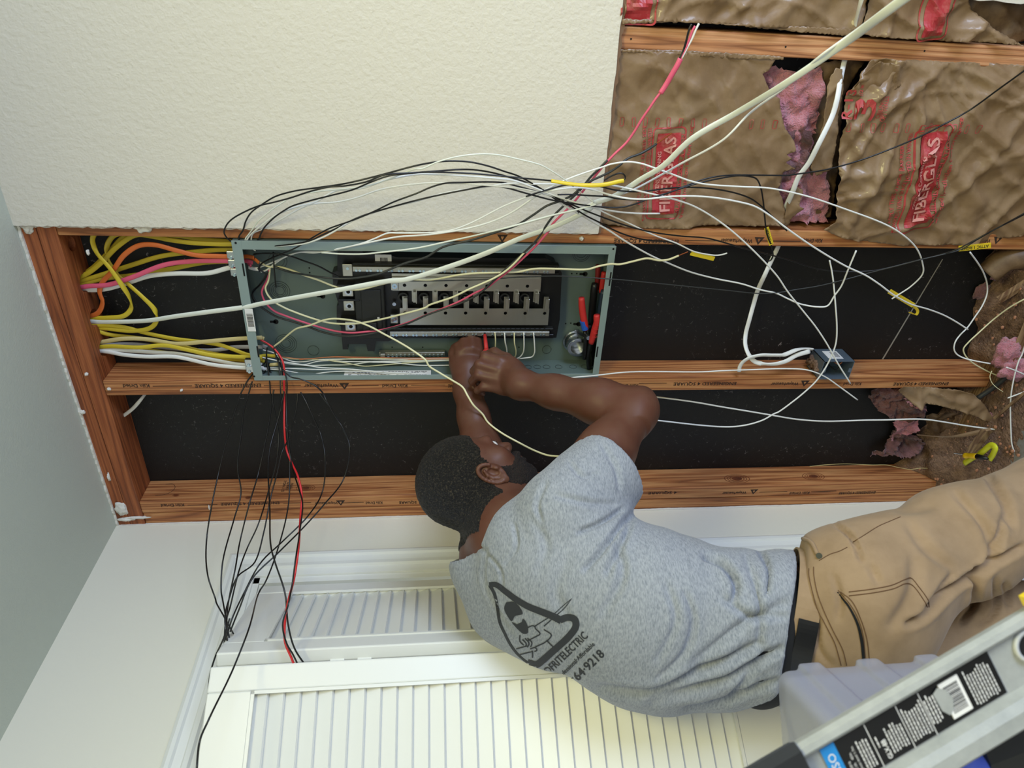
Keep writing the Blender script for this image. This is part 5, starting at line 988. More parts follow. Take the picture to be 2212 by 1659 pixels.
wire('white wire standing near the right edge and bending at the concrete', 'white', .0018, [('T', [(2250, -300), (2180, -100), (2130, 0), (2085, 150), (2045, 320), (2015, 500), (2003, 700), (2005, 900), (2012, 1100), (2022, 1250), (2045, 1340), (2080, 1395), (2150, 1418), (2300, 1410)])], [-.08, -.1, -.14])
wire('short white wire end pointing in from the right edge', 'white', .0018, [('T', [(2300, 440), (2100, 515), (1960, 568)])], [-.12, -.1])
wire('white wire scrap crossing under the upright wire at the right edge', 'white', .0018, [('T', [(1940, 95), (2080, 145), (2250, 220)])], [-.1, -.1])
wire('thin cream scrap of wire curled in the rubble', 'cream', .0009, [('T', [(1720, 150), (1690, 230), (1720, 330), (1800, 410), (1890, 470)])], [-.06, -.08])
wire('thin bare wire lying along the top of the lowest stud', 'tan', .0009, [('H', [(640, 770), (780, 757), (900, 752), (1100, 760), (1200, 760), (1300, 780), (1380, 792), (1450, 783), (1600, 792)])], [.05, .04, .02])
wire('dark grey wire curled below the box and hanging by the middle stud', 'charcoal', .0011, [('-', [(690, 850), (720, 890), (742, 930), (757, 965)])], [-.03, -.08])
# ================================================================ THE ELECTRICIAN
def V3(a): return np.array([a[0], a[1], a[2]], dtype=np.float64)
class Field:
    def __init__(s, lo, hi, h):
        s.lo = np.array(lo, float); s.h = h; s.n = [int(math.ceil((hi[i] - lo[i]) / h)) + 1 for i in range(3)]
        s.d = np.full(s.n, 0.5, np.float32); s.ax = [(s.lo[i] + h * np.arange(s.n[i])).astype(np.float32) for i in range(3)]
    def _win(s, blo, bhi, m):
        sl = []
        for i in range(3):
            a = max(0, int((blo[i] - m - s.lo[i]) / s.h)); b = min(s.n[i], int((bhi[i] + m - s.lo[i]) / s.h) + 2)
            if b <= a: return None
            sl.append(slice(a, b))
        return tuple(sl)
    def _grid(s, sl): return s.ax[0][sl[0]][:, None, None], s.ax[1][sl[1]][None, :, None], s.ax[2][sl[2]][None, None, :]
    def comb(s, fn, blo, bhi, k, mode):
        sl = s._win(blo, bhi, max(k, s.h * 3) * 1.2)
        if sl is None: return
        b = fn(*s._grid(sl)); a = s.d[sl]
        if mode == 'sub': a2 = -a; r = s.smin(a2, b, k); s.d[sl] = -r
        elif mode == 'int': s.d[sl] = np.maximum(a, b)
        else: s.d[sl] = s.smin(a, b, k)
    @staticmethod
    def smin(a, b, k):
        if k <= 0: return np.minimum(a, b)
        h = np.maximum(k - np.abs(a - b), 0) / k; return np.minimum(a, b) - h * h * k * 0.25
    def cone(s, a, b, ra, rb, k=.02, mode='add'):
        a = V3(a); b = V3(b); ba = b - a; L2 = ba @ ba; r = max(ra, rb)
        def fn(x, y, z):
            t = np.clip(((x - a[0]) * ba[0] + (y - a[1]) * ba[1] + (z - a[2]) * ba[2]) / L2, 0, 1)
            return np.sqrt((x - a[0] - t * ba[0]) ** 2 + (y - a[1] - t * ba[1]) ** 2 + (z - a[2] - t * ba[2]) ** 2) - (ra + (rb - ra) * t)
        s.comb(fn, np.minimum(a, b) - r, np.maximum(a, b) + r, k, mode)
    def ell(s, c, ax, r, k=.02, mode='add'):
        c = V3(c); A = [V3(q) for q in ax]; R = max(r)
        def fn(x, y, z):
            q = [((x - c[0]) * A[i][0] + (y - c[1]) * A[i][1] + (z - c[2]) * A[i][2]) / r[i] for i in range(3)]
            k0 = np.sqrt(q[0] ** 2 + q[1] ** 2 + q[2] ** 2); k1 = np.sqrt((q[0] / r[0]) ** 2 + (q[1] / r[1]) ** 2 + (q[2] / r[2]) ** 2)
            return k0 * (k0 - 1) / np.maximum(k1, 1e-4)
        s.comb(fn, c - R, c + R, k, mode)
    def halfspace(s, p, n, blo=None, bhi=None):
        """cut away the side n points to"""
        p = V3(p); n = V3(n) / np.linalg.norm(V3(n)); x, y, z = s._grid((slice(None),) * 3)
        s.d = np.maximum(s.d, ((x - p[0]) * n[0] + (y - p[1]) * n[1] + (z - p[2]) * n[2]).astype(np.float32))
    def mesh(s):
        d = s.d; nx, ny, nz = d.shape; ins = d < 0
        c = np.zeros((nx - 1, ny - 1, nz - 1), np.uint8)
        for i in (0, 1):
            for j in (0, 1):
                for k in (0, 1): c += ins[i:nx - 1 + i, j:ny - 1 + j, k:nz - 1 + k]
        idx = np.argwhere((c > 0) & (c < 8)); N = len(idx)
        vid = np.full(c.shape, -1, np.int32); vid[idx[:, 0], idx[:, 1], idx[:, 2]] = np.arange(N)
        acc = np.zeros((N, 3)); cnt = np.zeros(N)
        cs = [(i, j, k) for i in (0, 1) for j in (0, 1) for k in (0, 1)]
        for a in cs:
            for ax in range(3):
                if a[ax]: continue
                b = list(a); b[ax] = 1
                da = d[idx[:, 0] + a[0], idx[:, 1] + a[1], idx[:, 2] + a[2]]; db = d[idx[:, 0] + b[0], idx[:, 1] + b[1], idx[:, 2] + b[2]]
                m = (da < 0) != (db < 0); t = np.where(m, da / np.where(m, da - db, 1), 0)
                p = np.tile(np.array(a, float), (N, 1)); p[:, ax] = t; acc += p * m[:, None]; cnt += m
        v = (idx + acc / np.maximum(cnt, 1)[:, None]) * s.h + s.lo
        F = []
        for ax in range(3):
            o1, o2 = [(1, 2), (2, 0), (0, 1)][ax]
            sl0 = [slice(1, -1)] * 3; sl0[ax] = slice(0, d.shape[ax] - 1); sl1 = list(sl0); sl1[ax] = slice(1, d.shape[ax])
            A = ins[tuple(sl0)]; B = ins[tuple(sl1)]; e = np.argwhere(A != B)
            off = np.array([1, 1, 1]); off[ax] = 0; e0 = e + off; flip = B[e[:, 0], e[:, 1], e[:, 2]]
            def at(p, q):
                g = e0.copy(); g[:, o1] -= p; g[:, o2] -= q; return vid[g[:, 0], g[:, 1], g[:, 2]]
            Q = np.stack([at(1, 1), at(0, 1), at(0, 0), at(1, 0)], 1); Q[flip] = Q[flip][:, ::-1]; F.append(Q)
        return v, np.concatenate(F)
def relax(v, f, it=2, lam=.5):
    for _ in range(it):
        s = np.zeros_like(v); c = np.zeros(len(v))
        for a, b in ((0, 1), (1, 2), (2, 3), (3, 0)):
            np.add.at(s, f[:, a], v[f[:, b]]); np.add.at(s, f[:, b], v[f[:, a]]); np.add.at(c, f[:, a], 1); np.add.at(c, f[:, b], 1)
        v = v + lam * (s / np.maximum(c, 1)[:, None] - v)
    return v
def vnormals(v, f):
    n = np.cross(v[f[:, 2]] - v[f[:, 0]], v[f[:, 3]] - v[f[:, 1]]); o = np.zeros_like(v)
    for i in range(4): np.add.at(o, f[:, i], n)
    return o / np.maximum(np.linalg.norm(o, axis=1), 1e-12)[:, None]
_CR, _CU, _CF, _CAM = (V3(q) for q in (CR, CU, CF, CAM))
def projn(v):
    d = v - _CAM; z = d @ _CF; return 1106 + FX * (d @ _CR) / z, 829.5 - FX * (d @ _CU) / z, z
def folds(v, f, F, facing=True):
    """press creases into a cloth surface: each fold = (px polyline, half-width px, depth m)"""
    n = vnormals(v, f); px, py, z = projn(v); face = np.clip(-((v - _CAM) / np.linalg.norm(v - _CAM, axis=1)[:, None] * n).sum(1) * 3 + .3, 0, 1)
    disp = np.zeros(len(v))
    for pts, w, amp in F:
        pts = [tuple(q) for q in catmull([Vector((a, b, 0)) for a, b in pts], 5)] if len(pts) > 2 else [(a, b, 0) for a, b in pts]
        best = np.full(len(v), 1e9); bt = np.zeros(len(v)); m = len(pts) - 1
        for i in range(m):
            ax, ay = pts[i][0], pts[i][1]; bx, by = pts[i + 1][0], pts[i + 1][1]; dx, dy = bx - ax, by - ay; L = dx * dx + dy * dy + 1e-9
            t = np.clip(((px - ax) * dx + (py - ay) * dy) / L, 0, 1); dd = np.hypot(px - ax - t * dx, py - ay - t * dy); q = dd < best; best[q] = dd[q]; bt[q] = (i + t[q]) / m
        u = best / w; env = np.sqrt(np.clip(4 * bt * (1 - bt), 0, 1)) * .8 + .2
        disp += -amp * 2.0 * env * (1 - 0.9 * u ** 2) * np.exp(-u ** 2 * .9)
    return v + n * (disp * face)[:, None]
def npobj(name, v, f, m, parent, smooth=True, **k):
    me = bpy.data.meshes.new(name); off = V3(wloc(parent)) if parent else np.zeros(3); v = v - off
    me.vertices.add(len(v)); me.vertices.foreach_set('co', v.astype(np.float32).ravel()); me.loops.add(len(f) * 4); me.loops.foreach_set('vertex_index', f.astype(np.int32).ravel())
    me.polygons.add(len(f)); me.polygons.foreach_set('loop_start', np.arange(0, len(f) * 4, 4, dtype=np.int32)); me.update(calc_edges=True); me.validate()
    me.materials.append(m)
    if smooth: me.shade_smooth()
    o = bpy.data.objects.new(name, me); COL.objects.link(o)
    if parent: o.parent = parent
    tagp(o, k.get('label'), k.get('cat'), k.get('group'), k.get('kind')); return o
mat('skin', (96, 63, 48), .42, bump=(420, .12, .0006), var=((92, 56, 42), 22, .42, .62), sss=.05)
mat('hair', (17, 14, 11), .5, bump=(420, 1.0, .010), var=((92, 82, 64), 300, .52, .70))  # lighter speckle painted into the hair colour as highlights
mat('beard', (26, 19, 15), .7, bump=(420, 1.0, .008), var=((66, 44, 33), 380, .5, .66))
M['skin'].node_tree.nodes['Principled BSDF'].inputs['Specular IOR Level'].default_value = .28
mat('eye_white', (220, 214, 206), .25); mat('eye_dark', (24, 14, 10), .2)
mat('shirt', (154, 158, 164), .9, bump=(900, .2, .0005), var=((112, 118, 127), 520, .40, .68), sheen=.15, vscale=(.25, .25, 1))
mat('shirt_print', (44, 46, 50), .8)
mat('trousers', (154, 128, 97), .85, bump=(1600, .3, .0006), var=((140, 115, 85), 14, .4, .65), sheen=.1)
mat('stitch', (96, 66, 40), .8); mat('leather_black', (16, 16, 18), .38, bump=(300, .2, .0006)); mat('undershirt', (20, 21, 24), .9)
S_ = .965
shR = PD(1222, 1098, 1.285); elR = PD(1372, 886, 1.45); wrR = PD(1125, 830, 1.585); shL = PD(1062, 1205, 1.44); elL = PD(1052, 1030, 1.60); wrL = PD(1010, 842, 1.705)
neckb = PD(1098, 1160, 1.375); hc = PD(1023, 1042, 1.47); pel = PD(1800, 1345, 1.24)
PERSON = empty('person', (-1.0, -.68, 0), label='man in a heather grey t-shirt and tan work trousers reaching into the open panel', cat='person')
# head frame
hu = (CR * -.86 + CU * .5).normalized(); hfi = (CR * .5 + CU * .86).normalized(); hf = (hfi * math.cos(math.radians(33)) + CF * math.sin(math.radians(33))).normalized(); hf = (hf - hu * hf.dot(hu)).normalized(); hs = hf.cross(hu)
HX = (hs, hf, hu)
def H(s, f, u): return hc + hs * s + hf * f + hu * u
bf = Vector((.28, .96, 0)).normalized(); bx = Vector((.96, -.28, 0)).normalized()
spine = [(1120, 1215, 1.39), (1190, 1262, 1.355), (1300, 1300, 1.315), (1420, 1330, 1.285), (1560, 1362, 1.255), (1690, 1362, 1.24), (1800, 1350, 1.235)]
SP = [PD(*q) for q in spine]; sd = (SP[0] - SP[5]).normalized(); sx = (bx - sd * bx.dot(sd)).normalized(); sf = sd.cross(sx) * -1
if sf.dot(bf) < 0: sf = -sf
AX = (sx, sf, sd)
# ---- body: one continuous surface (head, neck, trunk, arms, hands)
B = Field((-1.30, -.98, .84), (-.70, .03, 1.66), .0031)
for c, r in ((SP[1], (.165, .095, .10)), (SP[2], (.16, .10, .12)), (SP[3], (.15, .10, .12)), (SP[4], (.14, .095, .11)), (SP[5], (.145, .10, .09))): B.ell(c, AX, r, .05)
B.cone(shR, shL, .052, .052, .05)
B.ell(H(0, -.012, .026), HX, (.076, .098, .090), .0)
B.ell(H(0, .040, -.025), HX, (.060, .054, .080), .03); B.ell(H(0, .028, -.072), HX, (.054, .058, .042), .03); B.ell(H(0, .078, -.094), HX, (.024, .018, .018), .02)
B.cone(H(-.036, .083, .020), H(.036, .083, .020), .011, .011, .016)
B.cone(H(0, .090, .012), H(0, .112, -.026), .007, .0125, .012); B.ell(H(.013, .100, -.030), HX, (.010, .011, .008), .008); B.ell(H(-.013, .100, -.030), HX, (.010, .011, .008), .008)
for q in (1, -1):
    B.ell(H(q * .046, .060, -.022), HX, (.018, .018, .018), .025); B.ell(H(q * .032, .098, .002), HX, (.013, .012, .010), .01, 'sub')
B.cone(H(-.019, .096, -.052), H(.019, .096, -.052), .0075, .0075, .008); B.cone(H(-.016, .095, -.064), H(.016, .095, -.064), .0082, .0082, .006)
B.cone(H(0, -.035, -.045), neckb, .057, .062, .04); B.cone(H(0, .0, -.07), neckb + (shR - shL) * .1, .05, .06, .04); B.cone(neckb, SP[1], .062, .08, .05)
B.cone(neckb, shR, .038, .05, .04); B.cone(neckb, shL, .05, .055, .04)
def arm(sh, el, wr, r):
    B.cone(sh, sh.lerp(el, .55), .056, .053, .03); B.cone(sh.lerp(el, .5), el, .052, .043, .03)
    B.cone(el, el.lerp(wr, .3), .042, .046, .03); B.cone(el.lerp(wr, .28), el.lerp(wr, .7), .0455, .036, .03); B.cone(el.lerp(wr, .68), wr, .0365, .0285, .02)
arm(shR, elR, wrR, 0)
B.ell(elR + (elR - wrR).normalized() * .012 + (elR - shR).normalized() * .014, ((elR - wrR).normalized(), Vector((0, 0, 1)), Vector((1, 0, 0))), (.026, .026, .026), .03)
arm(shL, elL, wrL, 0)
def chain(pts, rs, k=.005):
    for i in range(len(pts) - 1): B.cone(pts[i], pts[i + 1], rs[i], rs[i + 1], k if i else .012)
# right hand: back of the hand faces the camera, fingers curled round the screwdriver handle
palmR = [(1092, 808, 1.632), (1120, 822, 1.605)]
hd = (PD(1050, 790, 1.63) - PD(1125, 828, 1.60)).normalized(); hn = -CF; hn = (hn - hd * hn.dot(hd)).normalized(); hw = hd.cross(hn)
B.ell(PD(1093, 806, 1.628), (hd, hw, hn), (.052, .040, .019), .02); B.cone(wrR, PD(1100, 812, 1.62), .029, .024, .03); B.cone(wrR, PD(1098, 790, 1.635), .026, .018, .02)
B.cone(wrR, PD(1090, 838, 1.62), .025, .016, .02)
R_ = (.0118, .0108, .0098, .0088)
chain([PD(1080, 779, 1.618), PD(1047, 768, 1.628), PD(1040, 783, 1.652), PD(1054, 793, 1.672)], R_)
chain([PD(1072, 798, 1.612), PD(1035, 787, 1.618), PD(1024, 802, 1.645), PD(1040, 812, 1.668)], (.0122, .0112, .0102, .009))
chain([PD(1072, 820, 1.612), PD(1033, 810, 1.618), PD(1021, 823, 1.642), PD(1036, 832, 1.665)], (.0118, .0108, .0098, .0088))
chain([PD(1078, 840, 1.615), PD(1044, 836, 1.622), PD(1032, 843, 1.64), PD(1042, 850, 1.658)], (.0108, .0098, .0088, .008))
chain([PD(1118, 804, 1.635), PD(1095, 775, 1.665), PD(1068, 761, 1.680), PD(1052, 764, 1.690)], (.016, .0132, .0116, .0092), .008)
# left hand: fist steadying the bar behind the right hand
ld = (PD(1012, 770, 1.735) - wrL).normalized(); ln = (-CF - ld * (-CF).dot(ld)).normalized(); lw = ld.cross(ln)
B.ell(PD(1012, 785, 1.725), (ld, lw, ln), (.050, .043, .024), .02); B.cone(wrL, PD(1010, 800, 1.72), .032, .028, .03)
chain([PD(1035, 757, 1.722), PD(1032, 738, 1.735), PD(1036, 742, 1.762), PD(1040, 756, 1.768)], R_)
chain([PD(1020, 752, 1.715), PD(1018, 734, 1.730), PD(1022, 736, 1.758), PD(1026, 752, 1.768)], R_)
chain([PD(1004, 754, 1.715), PD(1001, 738, 1.730), PD(1004, 738, 1.758), PD(1010, 754, 1.768)], (.0115, .0105, .0095, .0085))
chain([PD(992, 762, 1.718), PD(988, 748, 1.732), PD(990, 748, 1.755), PD(996, 762, 1.765)], (.0105, .0095, .0085, .008))
chain([PD(998, 815, 1.715), PD(984, 785, 1.728), PD(979, 764, 1.736), PD(981, 750, 1.742)], (.016, .0135, .0115, .0095), .008)
v, f = B.mesh(); v = relax(v, f, 2, .4)
BODY = npobj('body', v, f, M['skin'], PERSON)
bodybvh = BVHTree.FromPolygons([tuple(p) for p in v], [tuple(int(i) for i in q) for q in f])
# nails on the curled fingers
for a_, n_ in ((PD(1047, 788, 1.658), 0),): pass
# hair and beard: thick shells grown from the scalp and jaw
HV, HFc = v, f; HN = vnormals(v, f); rel = v - V3(hc); LS, LF, LU = rel @ V3(hs), rel @ V3(hf), rel @ V3(hu)
def pin(x, y, poly):
    c = np.zeros(len(x), bool); n = len(poly); j = n - 1
    for i in range(n):
        xi, yi = poly[i]; xj, yj = poly[j]; c ^= ((yi > y) != (yj > y)) & (x < (xj - xi) * (y - yi) / (yj - yi + 1e-12) + xi); j = i
    return c
def shell(name, poly, off, amp, freq, m):
    inn = pin(LF, LU, poly) & (np.abs(LS) < .1); keep = inn[HFc].all(1); F_ = HFc[keep]; ids, inv = np.unique(F_, return_inverse=True); F2 = inv.reshape(-1, 4)
    e_ = np.sort(np.concatenate([F2[:, [0, 1]], F2[:, [1, 2]], F2[:, [2, 3]], F2[:, [3, 0]]]), 1); u_, c_e = np.unique(e_, axis=0, return_counts=True); cnt = np.full(len(ids), 4); cnt[u_[c_e == 1].ravel()] = 0; V2 = HV[ids].copy(); N2 = HN[ids]; dist = np.where(cnt >= 4, 1.0, -.25)
    lay = dist.copy()
    for _ in range(2):
        m_ = np.full(len(ids), 1e9)
        for a_, b_ in ((0, 1), (1, 2), (2, 3), (3, 0)): np.minimum.at(m_, F2[:, a_], lay[F2[:, b_]]); np.minimum.at(m_, F2[:, b_], lay[F2[:, a_]])
        lay = np.minimum(lay, np.where(m_ < 1e8, m_ + .55, lay))
    nz = np.array([noise.noise(Vector(p * freq)) for p in V2]) * amp
    return npobj(name, V2 + N2 * (off * lay + nz * np.clip(lay, 0, 1))[:, None], F2, m, PERSON)
shell('hair', [(.088, .12), (.086, .060), (.070, .052), (.055, .040), (.045, .020), (.030, .016), (.026, -.012), (.014, -.004), (-.010, -.006), (-.014, -.04), (-.018, -.056), (-.045, -.064), (-.075, -.072), (-.13, -.07), (-.13, .14), (.08, .14)], .0026, .0014, 240, M['hair'])
shell('beard', [(.014, -.004), (.028, -.008), (.034, -.030), (.052, -.048), (.080, -.046), (.092, -.037), (.125, -.040), (.125, -.053), (.112, -.0545), (.100, -.062), (.125, -.070), (.125, -.125), (.080, -.130), (.045, -.108), (.016, -.088), (.002, -.064), (.006, -.040)], .0042, .0016, 260, M['beard'])
# ears: helix rim, antihelix, concha and lobe
for q in (1, -1):
    ec = H(q * .0765, .004, -.022); tilt = math.radians(-14)
    eu = (hu * math.cos(tilt) + hf * math.sin(tilt)).normalized(); ef = (hf * math.cos(tilt) - hu * math.sin(tilt)).normalized(); eo = (hs * q * .86 - hf * .5).normalized(); ef2 = (ef - eo * ef.dot(eo)).normalized()
    def E(a, b, c): return ec + ef2 * a + eu * b + eo * c
    X = Field(V3(ec) - .052, V3(ec) + .052, .0011)
    X.ell(E(0, 0, .002), (ef2, eu, eo), (.0165, .029, .006), 0)
    ring_ = [(math.cos(math.radians(t)) * .0165 - .001, math.sin(math.radians(t)) * .0295 + .001) for t in range(20, 252, 16)]
    for i in range(len(ring_) - 1): X.cone(E(*ring_[i], .0085), E(*ring_[i + 1], .0085), .0036, .0036, .003)
    X.cone(E(.012, .012, .006), E(.004, .003, .004), .0030, .0026, .003)
    X.ell(E(-.004, -.026, .005), (ef2, eu, eo), (.009, .011, .0048), .004)
    X.ell(E(.003, -.002, .0085), (ef2, eu, eo), (.0075, .0125, .0075), .002, 'sub')
    an = [(-.006, -.016), (-.0095, -.004), (-.0075, .008), (-.001, .017)]
    for i in range(3): X.cone(E(*an[i], .0072), E(*an[i + 1], .0072), .0028, .0028, .003)
    X.ell(E(.0125, -.004, .0065), (ef2, eu, eo), (.0040, .0065, .0042), .003)
    X.ell(E(.005, .0, -.008), (ef2, eu, eo), (.014, .022, .010), .006)
    v, f = X.mesh(); npobj('ear', relax(v, f, 1, .4), f, M['skin'], PERSON)
    ey = H(q * .031, .080, .003); e = obj('eye', cyl(ey, hf, .001, .001), M['eye_white'], PERSON)
    bm = bmesh.new(); bmesh.ops.create_uvsphere(bm, u_segments=20, v_segments=14, radius=.0122, matrix=Matrix.Translation(ey)); bmesh.ops.translate(bm, verts=bm.verts, vec=-wloc(PERSON)); bm.to_mesh(e.data); bm.free(); e.data.shade_smooth()
    obj('iris', cyl(ey + hf * .0118, hf, .0055, .0016, 18), M['eye_dark'], e)
# ---- t-shirt
T = Field((-1.36, -.98, .80), (-.72, -.18, 1.62), .0042)
for c, r in zip(SP, ((.15, .095, .07), (.190, .125, .11), (.198, .134, .13), (.192, .134, .13), (.178, .130, .12), (.176, .132, .10), (.172, .128, .05))): T.ell(c, AX, [q * .985 for q in r], .06)
T.ell(PD(1180, 1296, 1.40), AX, (.160, .112, .12), .05); T.ell(PD(1090, 1275, 1.45), AX, (.12, .10, .08), .05); T.ell(PD(1400, 1352, 1.285), AX, (.19, .138, .15), .05); T.cone(shR + sd * -.012, shL, .060, .070, .06); T.cone(neckb + (SP[1] - neckb) * .75, shR, .046, .066, .04); T.cone(neckb + (SP[1] - neckb) * .3, shL, .066, .070, .04)
cuffR = PD(1352, 985, 1.385); T.cone(shR, shR.lerp(cuffR, .6), .071, .075, .04); T.cone(shR.lerp(cuffR, .4), PD(1375, 958, 1.40), .077, .072, .03)
cuffL = shL.lerp(elL, .62); T.cone(shL, shL.lerp(elL, .8), .074, .068, .04)
T.cone(shR.lerp(SP[2], .35), PD(1290, 1190, 1.27), .075, .07, .05)
x_, y_, z_ = T._grid((slice(None),) * 3)
def cut(F, p, n, c, R):
    """cut away what lies beyond plane (p,n) but only within R of c"""
    p = V3(p); n = V3(n) / np.linalg.norm(V3(n)); c = V3(c); x, y, z = F._grid((slice(None),) * 3)
    pl = (x - p[0]) * n[0] + (y - p[1]) * n[1] + (z - p[2]) * n[2]; sp = np.sqrt((x - c[0]) ** 2 + (y - c[1]) ** 2 + (z - c[2]) ** 2) - R
    F.d = np.maximum(F.d, -np.maximum(-pl, sp)).astype(np.float32)
# cuff plane runs in the picture from (1292,932) to (1388,1052)
cp = PD(1334, 994, 1.32); cd_ = (PD(1388, 1052, 1.32) - PD(1292, 932, 1.34)).normalized(); an_ = (elR - shR).normalized(); cn = (an_ - cd_ * an_.dot(cd_)).normalized()
cut(T, cp, cn, elR, .20)
cut(T, cuffL, (elL - shL), elL, .16)
cut(T, PD(1712, 1415, 1.15), CR * .86 - CU * .50, PD(1730, 1560, 1.17), .17)
cut(T, SP[6] + sd * .088, -sd + CU * .0, SP[6] - sd * .1, .3)
T.cone(H(0, .02, -.07), neckb + (SP[1] - neckb) * .22 + bf * .02, .070, .070, .008, 'sub')
cut(T, neckb + (hc - neckb) * .02, hc - neckb + (shL - shR) * .12, hc, .17)
T.cone(shR.lerp(elR, .5), elR, .058, .058, 0, 'sub')
v, f = T.mesh(); v = relax(v, f, 3, .5)
SF = [([(1360, 1112), (1330, 1150), (1290, 1200), (1262, 1232)], 8, .008), ([(1370, 1105), (1345, 1170), (1310, 1240)], 9, .006), ([(1330, 1160), (1345, 1240), (1300, 1330)], 12, .004),
      ([(1345, 1100), (1300, 1128), (1250, 1150)], 7, .006), ([(1330, 1090), (1270, 1085), (1200, 1070)], 9, .003),
      ([(1290, 1485), (1400, 1500), (1480, 1470), (1560, 1430), (1640, 1390)], 14, .009), ([(1400, 1520), (1500, 1490), (1600, 1450), (1690, 1400)], 13, .008), ([(1480, 1535), (1580, 1510), (1680, 1470)], 11, .007),
      ([(1500, 1440), (1600, 1350), (1700, 1300)], 14, .005), ([(1480, 1280), (1498, 1340), (1480, 1410), (1420, 1470)], 10, .004), ([(1440, 1260), (1460, 1340), (1420, 1430)], 10, .003),
      ([(1520, 1200), (1560, 1215), (1590, 1260), (1585, 1300)], 10, .010), ([(1640, 1185), (1660, 1230), (1655, 1290)], 8, .006), ([(1610, 1200), (1640, 1300), (1640, 1400)], 10, .004), ([(1560, 1290), (1620, 1330), (1700, 1330)], 12, .004),
      ([(1660, 1400), (1600, 1480), (1560, 1520)], 10, .004), ([(1110, 1130), (1115, 1180), (1090, 1220)], 6, .003), ([(1035, 1180), (1080, 1230), (1085, 1270)], 5, .003),
      ([(1050, 1185), (1045, 1250), (1075, 1320), (1110, 1370)], 6, .005), ([(1180, 1040), (1160, 1090), (1170, 1130)], 7, .003), ([(1230, 1000), (1260, 1030), (1290, 1020)], 7, .003), ([(1300, 960), (1330, 1010), (1340, 1060)], 8, .0025), ([(1150, 1120), (1180, 1180), (1160, 1240)], 12, .002), ([(1230, 1200), (1200, 1280), (1230, 1340)], 16, .002)]
v = folds(v, f, SF)
nn = vnormals(v, f)
def foldnoise(v, amp, a, b, s):
    out = np.zeros(len(v)); vv = v @ np.array([V3(q) for q in AX]).T
    for i in range(len(v)):
        p = vv[i]; out[i] = noise.noise(Vector((p[0] * a + p[2] * 4, p[1] * a, p[2] * b + s)))
    return out * amp
low = np.clip((V3(SP[2]) - v) @ V3(sd) * 5, .25, 1.3)
v = v + nn * (foldnoise(v, .006, 9, 22, 1) * low)[:, None]
SHIRT = npobj('shirt', v, f, M['shirt'], PERSON)
shirtbvh = BVHTree.FromPolygons([tuple(p) for p in v], [tuple(int(i) for i in q) for q in f])
def cast(bvh, px, py, off=.0012):
    d = ray(px, py).normalized(); h = bvh.ray_cast(CAM, d)
    if h[0] is None: return None
    n = h[1] if h[1].dot(d) < 0 else -h[1]
    return h[0] + n * off
def onsurf(name, vf, bvh, m, parent, off=.0012, sub=0, **k):
    bm = bmesh.new(); vs = [bm.verts.new((a, b, 0)) for a, b in vf[0]]
    for q in vf[1]:
        try: bm.faces.new([vs[i] for i in q])
        except ValueError: pass
    if sub:
        bmesh.ops.triangulate(bm, faces=bm.faces)
        for _ in range(sub):
            es = [e for e in bm.edges if e.calc_length() > 7]
            if not es: break
            bmesh.ops.subdivide_edges(bm, edges=es, cuts=1); bmesh.ops.triangulate(bm, faces=[q for q in bm.faces if len(q.verts) > 3])
    bad = []
    for w in bm.verts:
        p = cast(bvh, w.co.x, w.co.y, off)
        if p is None: bad.append(w)
        else: w.co = p
    if bad: bmesh.ops.delete(bm, geom=bad, context='VERTS')
    if not bm.faces: bm.free(); return None
    return obj(name, bm, m, parent, **k)
def curve_poly(pts, w, n=5, closed=False):
    """ribbon in picture units"""
    p = [Vector((a, b, 0)) for a, b in pts]; p = catmull(p, n) if len(p) > 2 else p; v = []; f = []
    for i, q in enumerate(p):
        t = (p[min(i + 1, len(p) - 1)] - p[max(i - 1, 0)]).normalized(); nrm = Vector((-t.y, t.x, 0)); ww = w[0] + (w[1] - w[0]) * i / (len(p) - 1) if isinstance(w, tuple) else w
        v += [(q.x + nrm.x * ww / 2, q.y + nrm.y * ww / 2), (q.x - nrm.x * ww / 2, q.y - nrm.y * ww / 2)]
    for i in range(len(p) - 1): f.append((2 * i, 2 * i + 2, 2 * i + 3, 2 * i + 1))
    return v, f
def zL(pts): return [(950 + x / 3.687, 1100 + y / 3.687) for x, y in pts]
def poly(pts, n=4): 
    p = catmull([Vector((a, b, 0)) for a, b in pts] + [Vector((*pts[0], 0))], n)[:-1]; return [(q.x, q.y) for q in p], [tuple(range(len(p)))]
G = []
G.append(curve_poly(zL([(395, 600), (450, 600), (520, 650), (600, 710), (700, 770), (800, 810), (900, 850), (970, 885)]), (11, 16)))
G.append(curve_poly(zL([(960, 880), (1020, 860), (1075, 875), (1085, 930), (1040, 1000), (980, 1060), (900, 1130), (820, 1200), (770, 1235), (700, 1220)]), 15))
G.append(curve_poly(zL([(700, 1220), (650, 1180), (610, 1140), (560, 1070), (520, 990), (480, 900), (462, 800), (440, 680), (395, 595)]), (4, 7)))
G.append(curve_poly(zL([(1052, 710), (980, 770), (900, 840), (820, 890), (750, 935)]), (1.2, 2.6))); G.append(curve_poly(zL([(1050, 712), (1000, 780), (920, 850), (830, 930)]), (1.2, 2.6)))
G.append(poly(zL([(530, 740), (590, 735), (640, 780), (662, 830), (640, 840), (600, 850), (575, 890), (548, 860), (515, 790)])))
G.append(poly(zL([(572, 895), (600, 905), (630, 920), (650, 905), (665, 870), (690, 900), (705, 950), (700, 985), (670, 990), (640, 970), (600, 930)])))
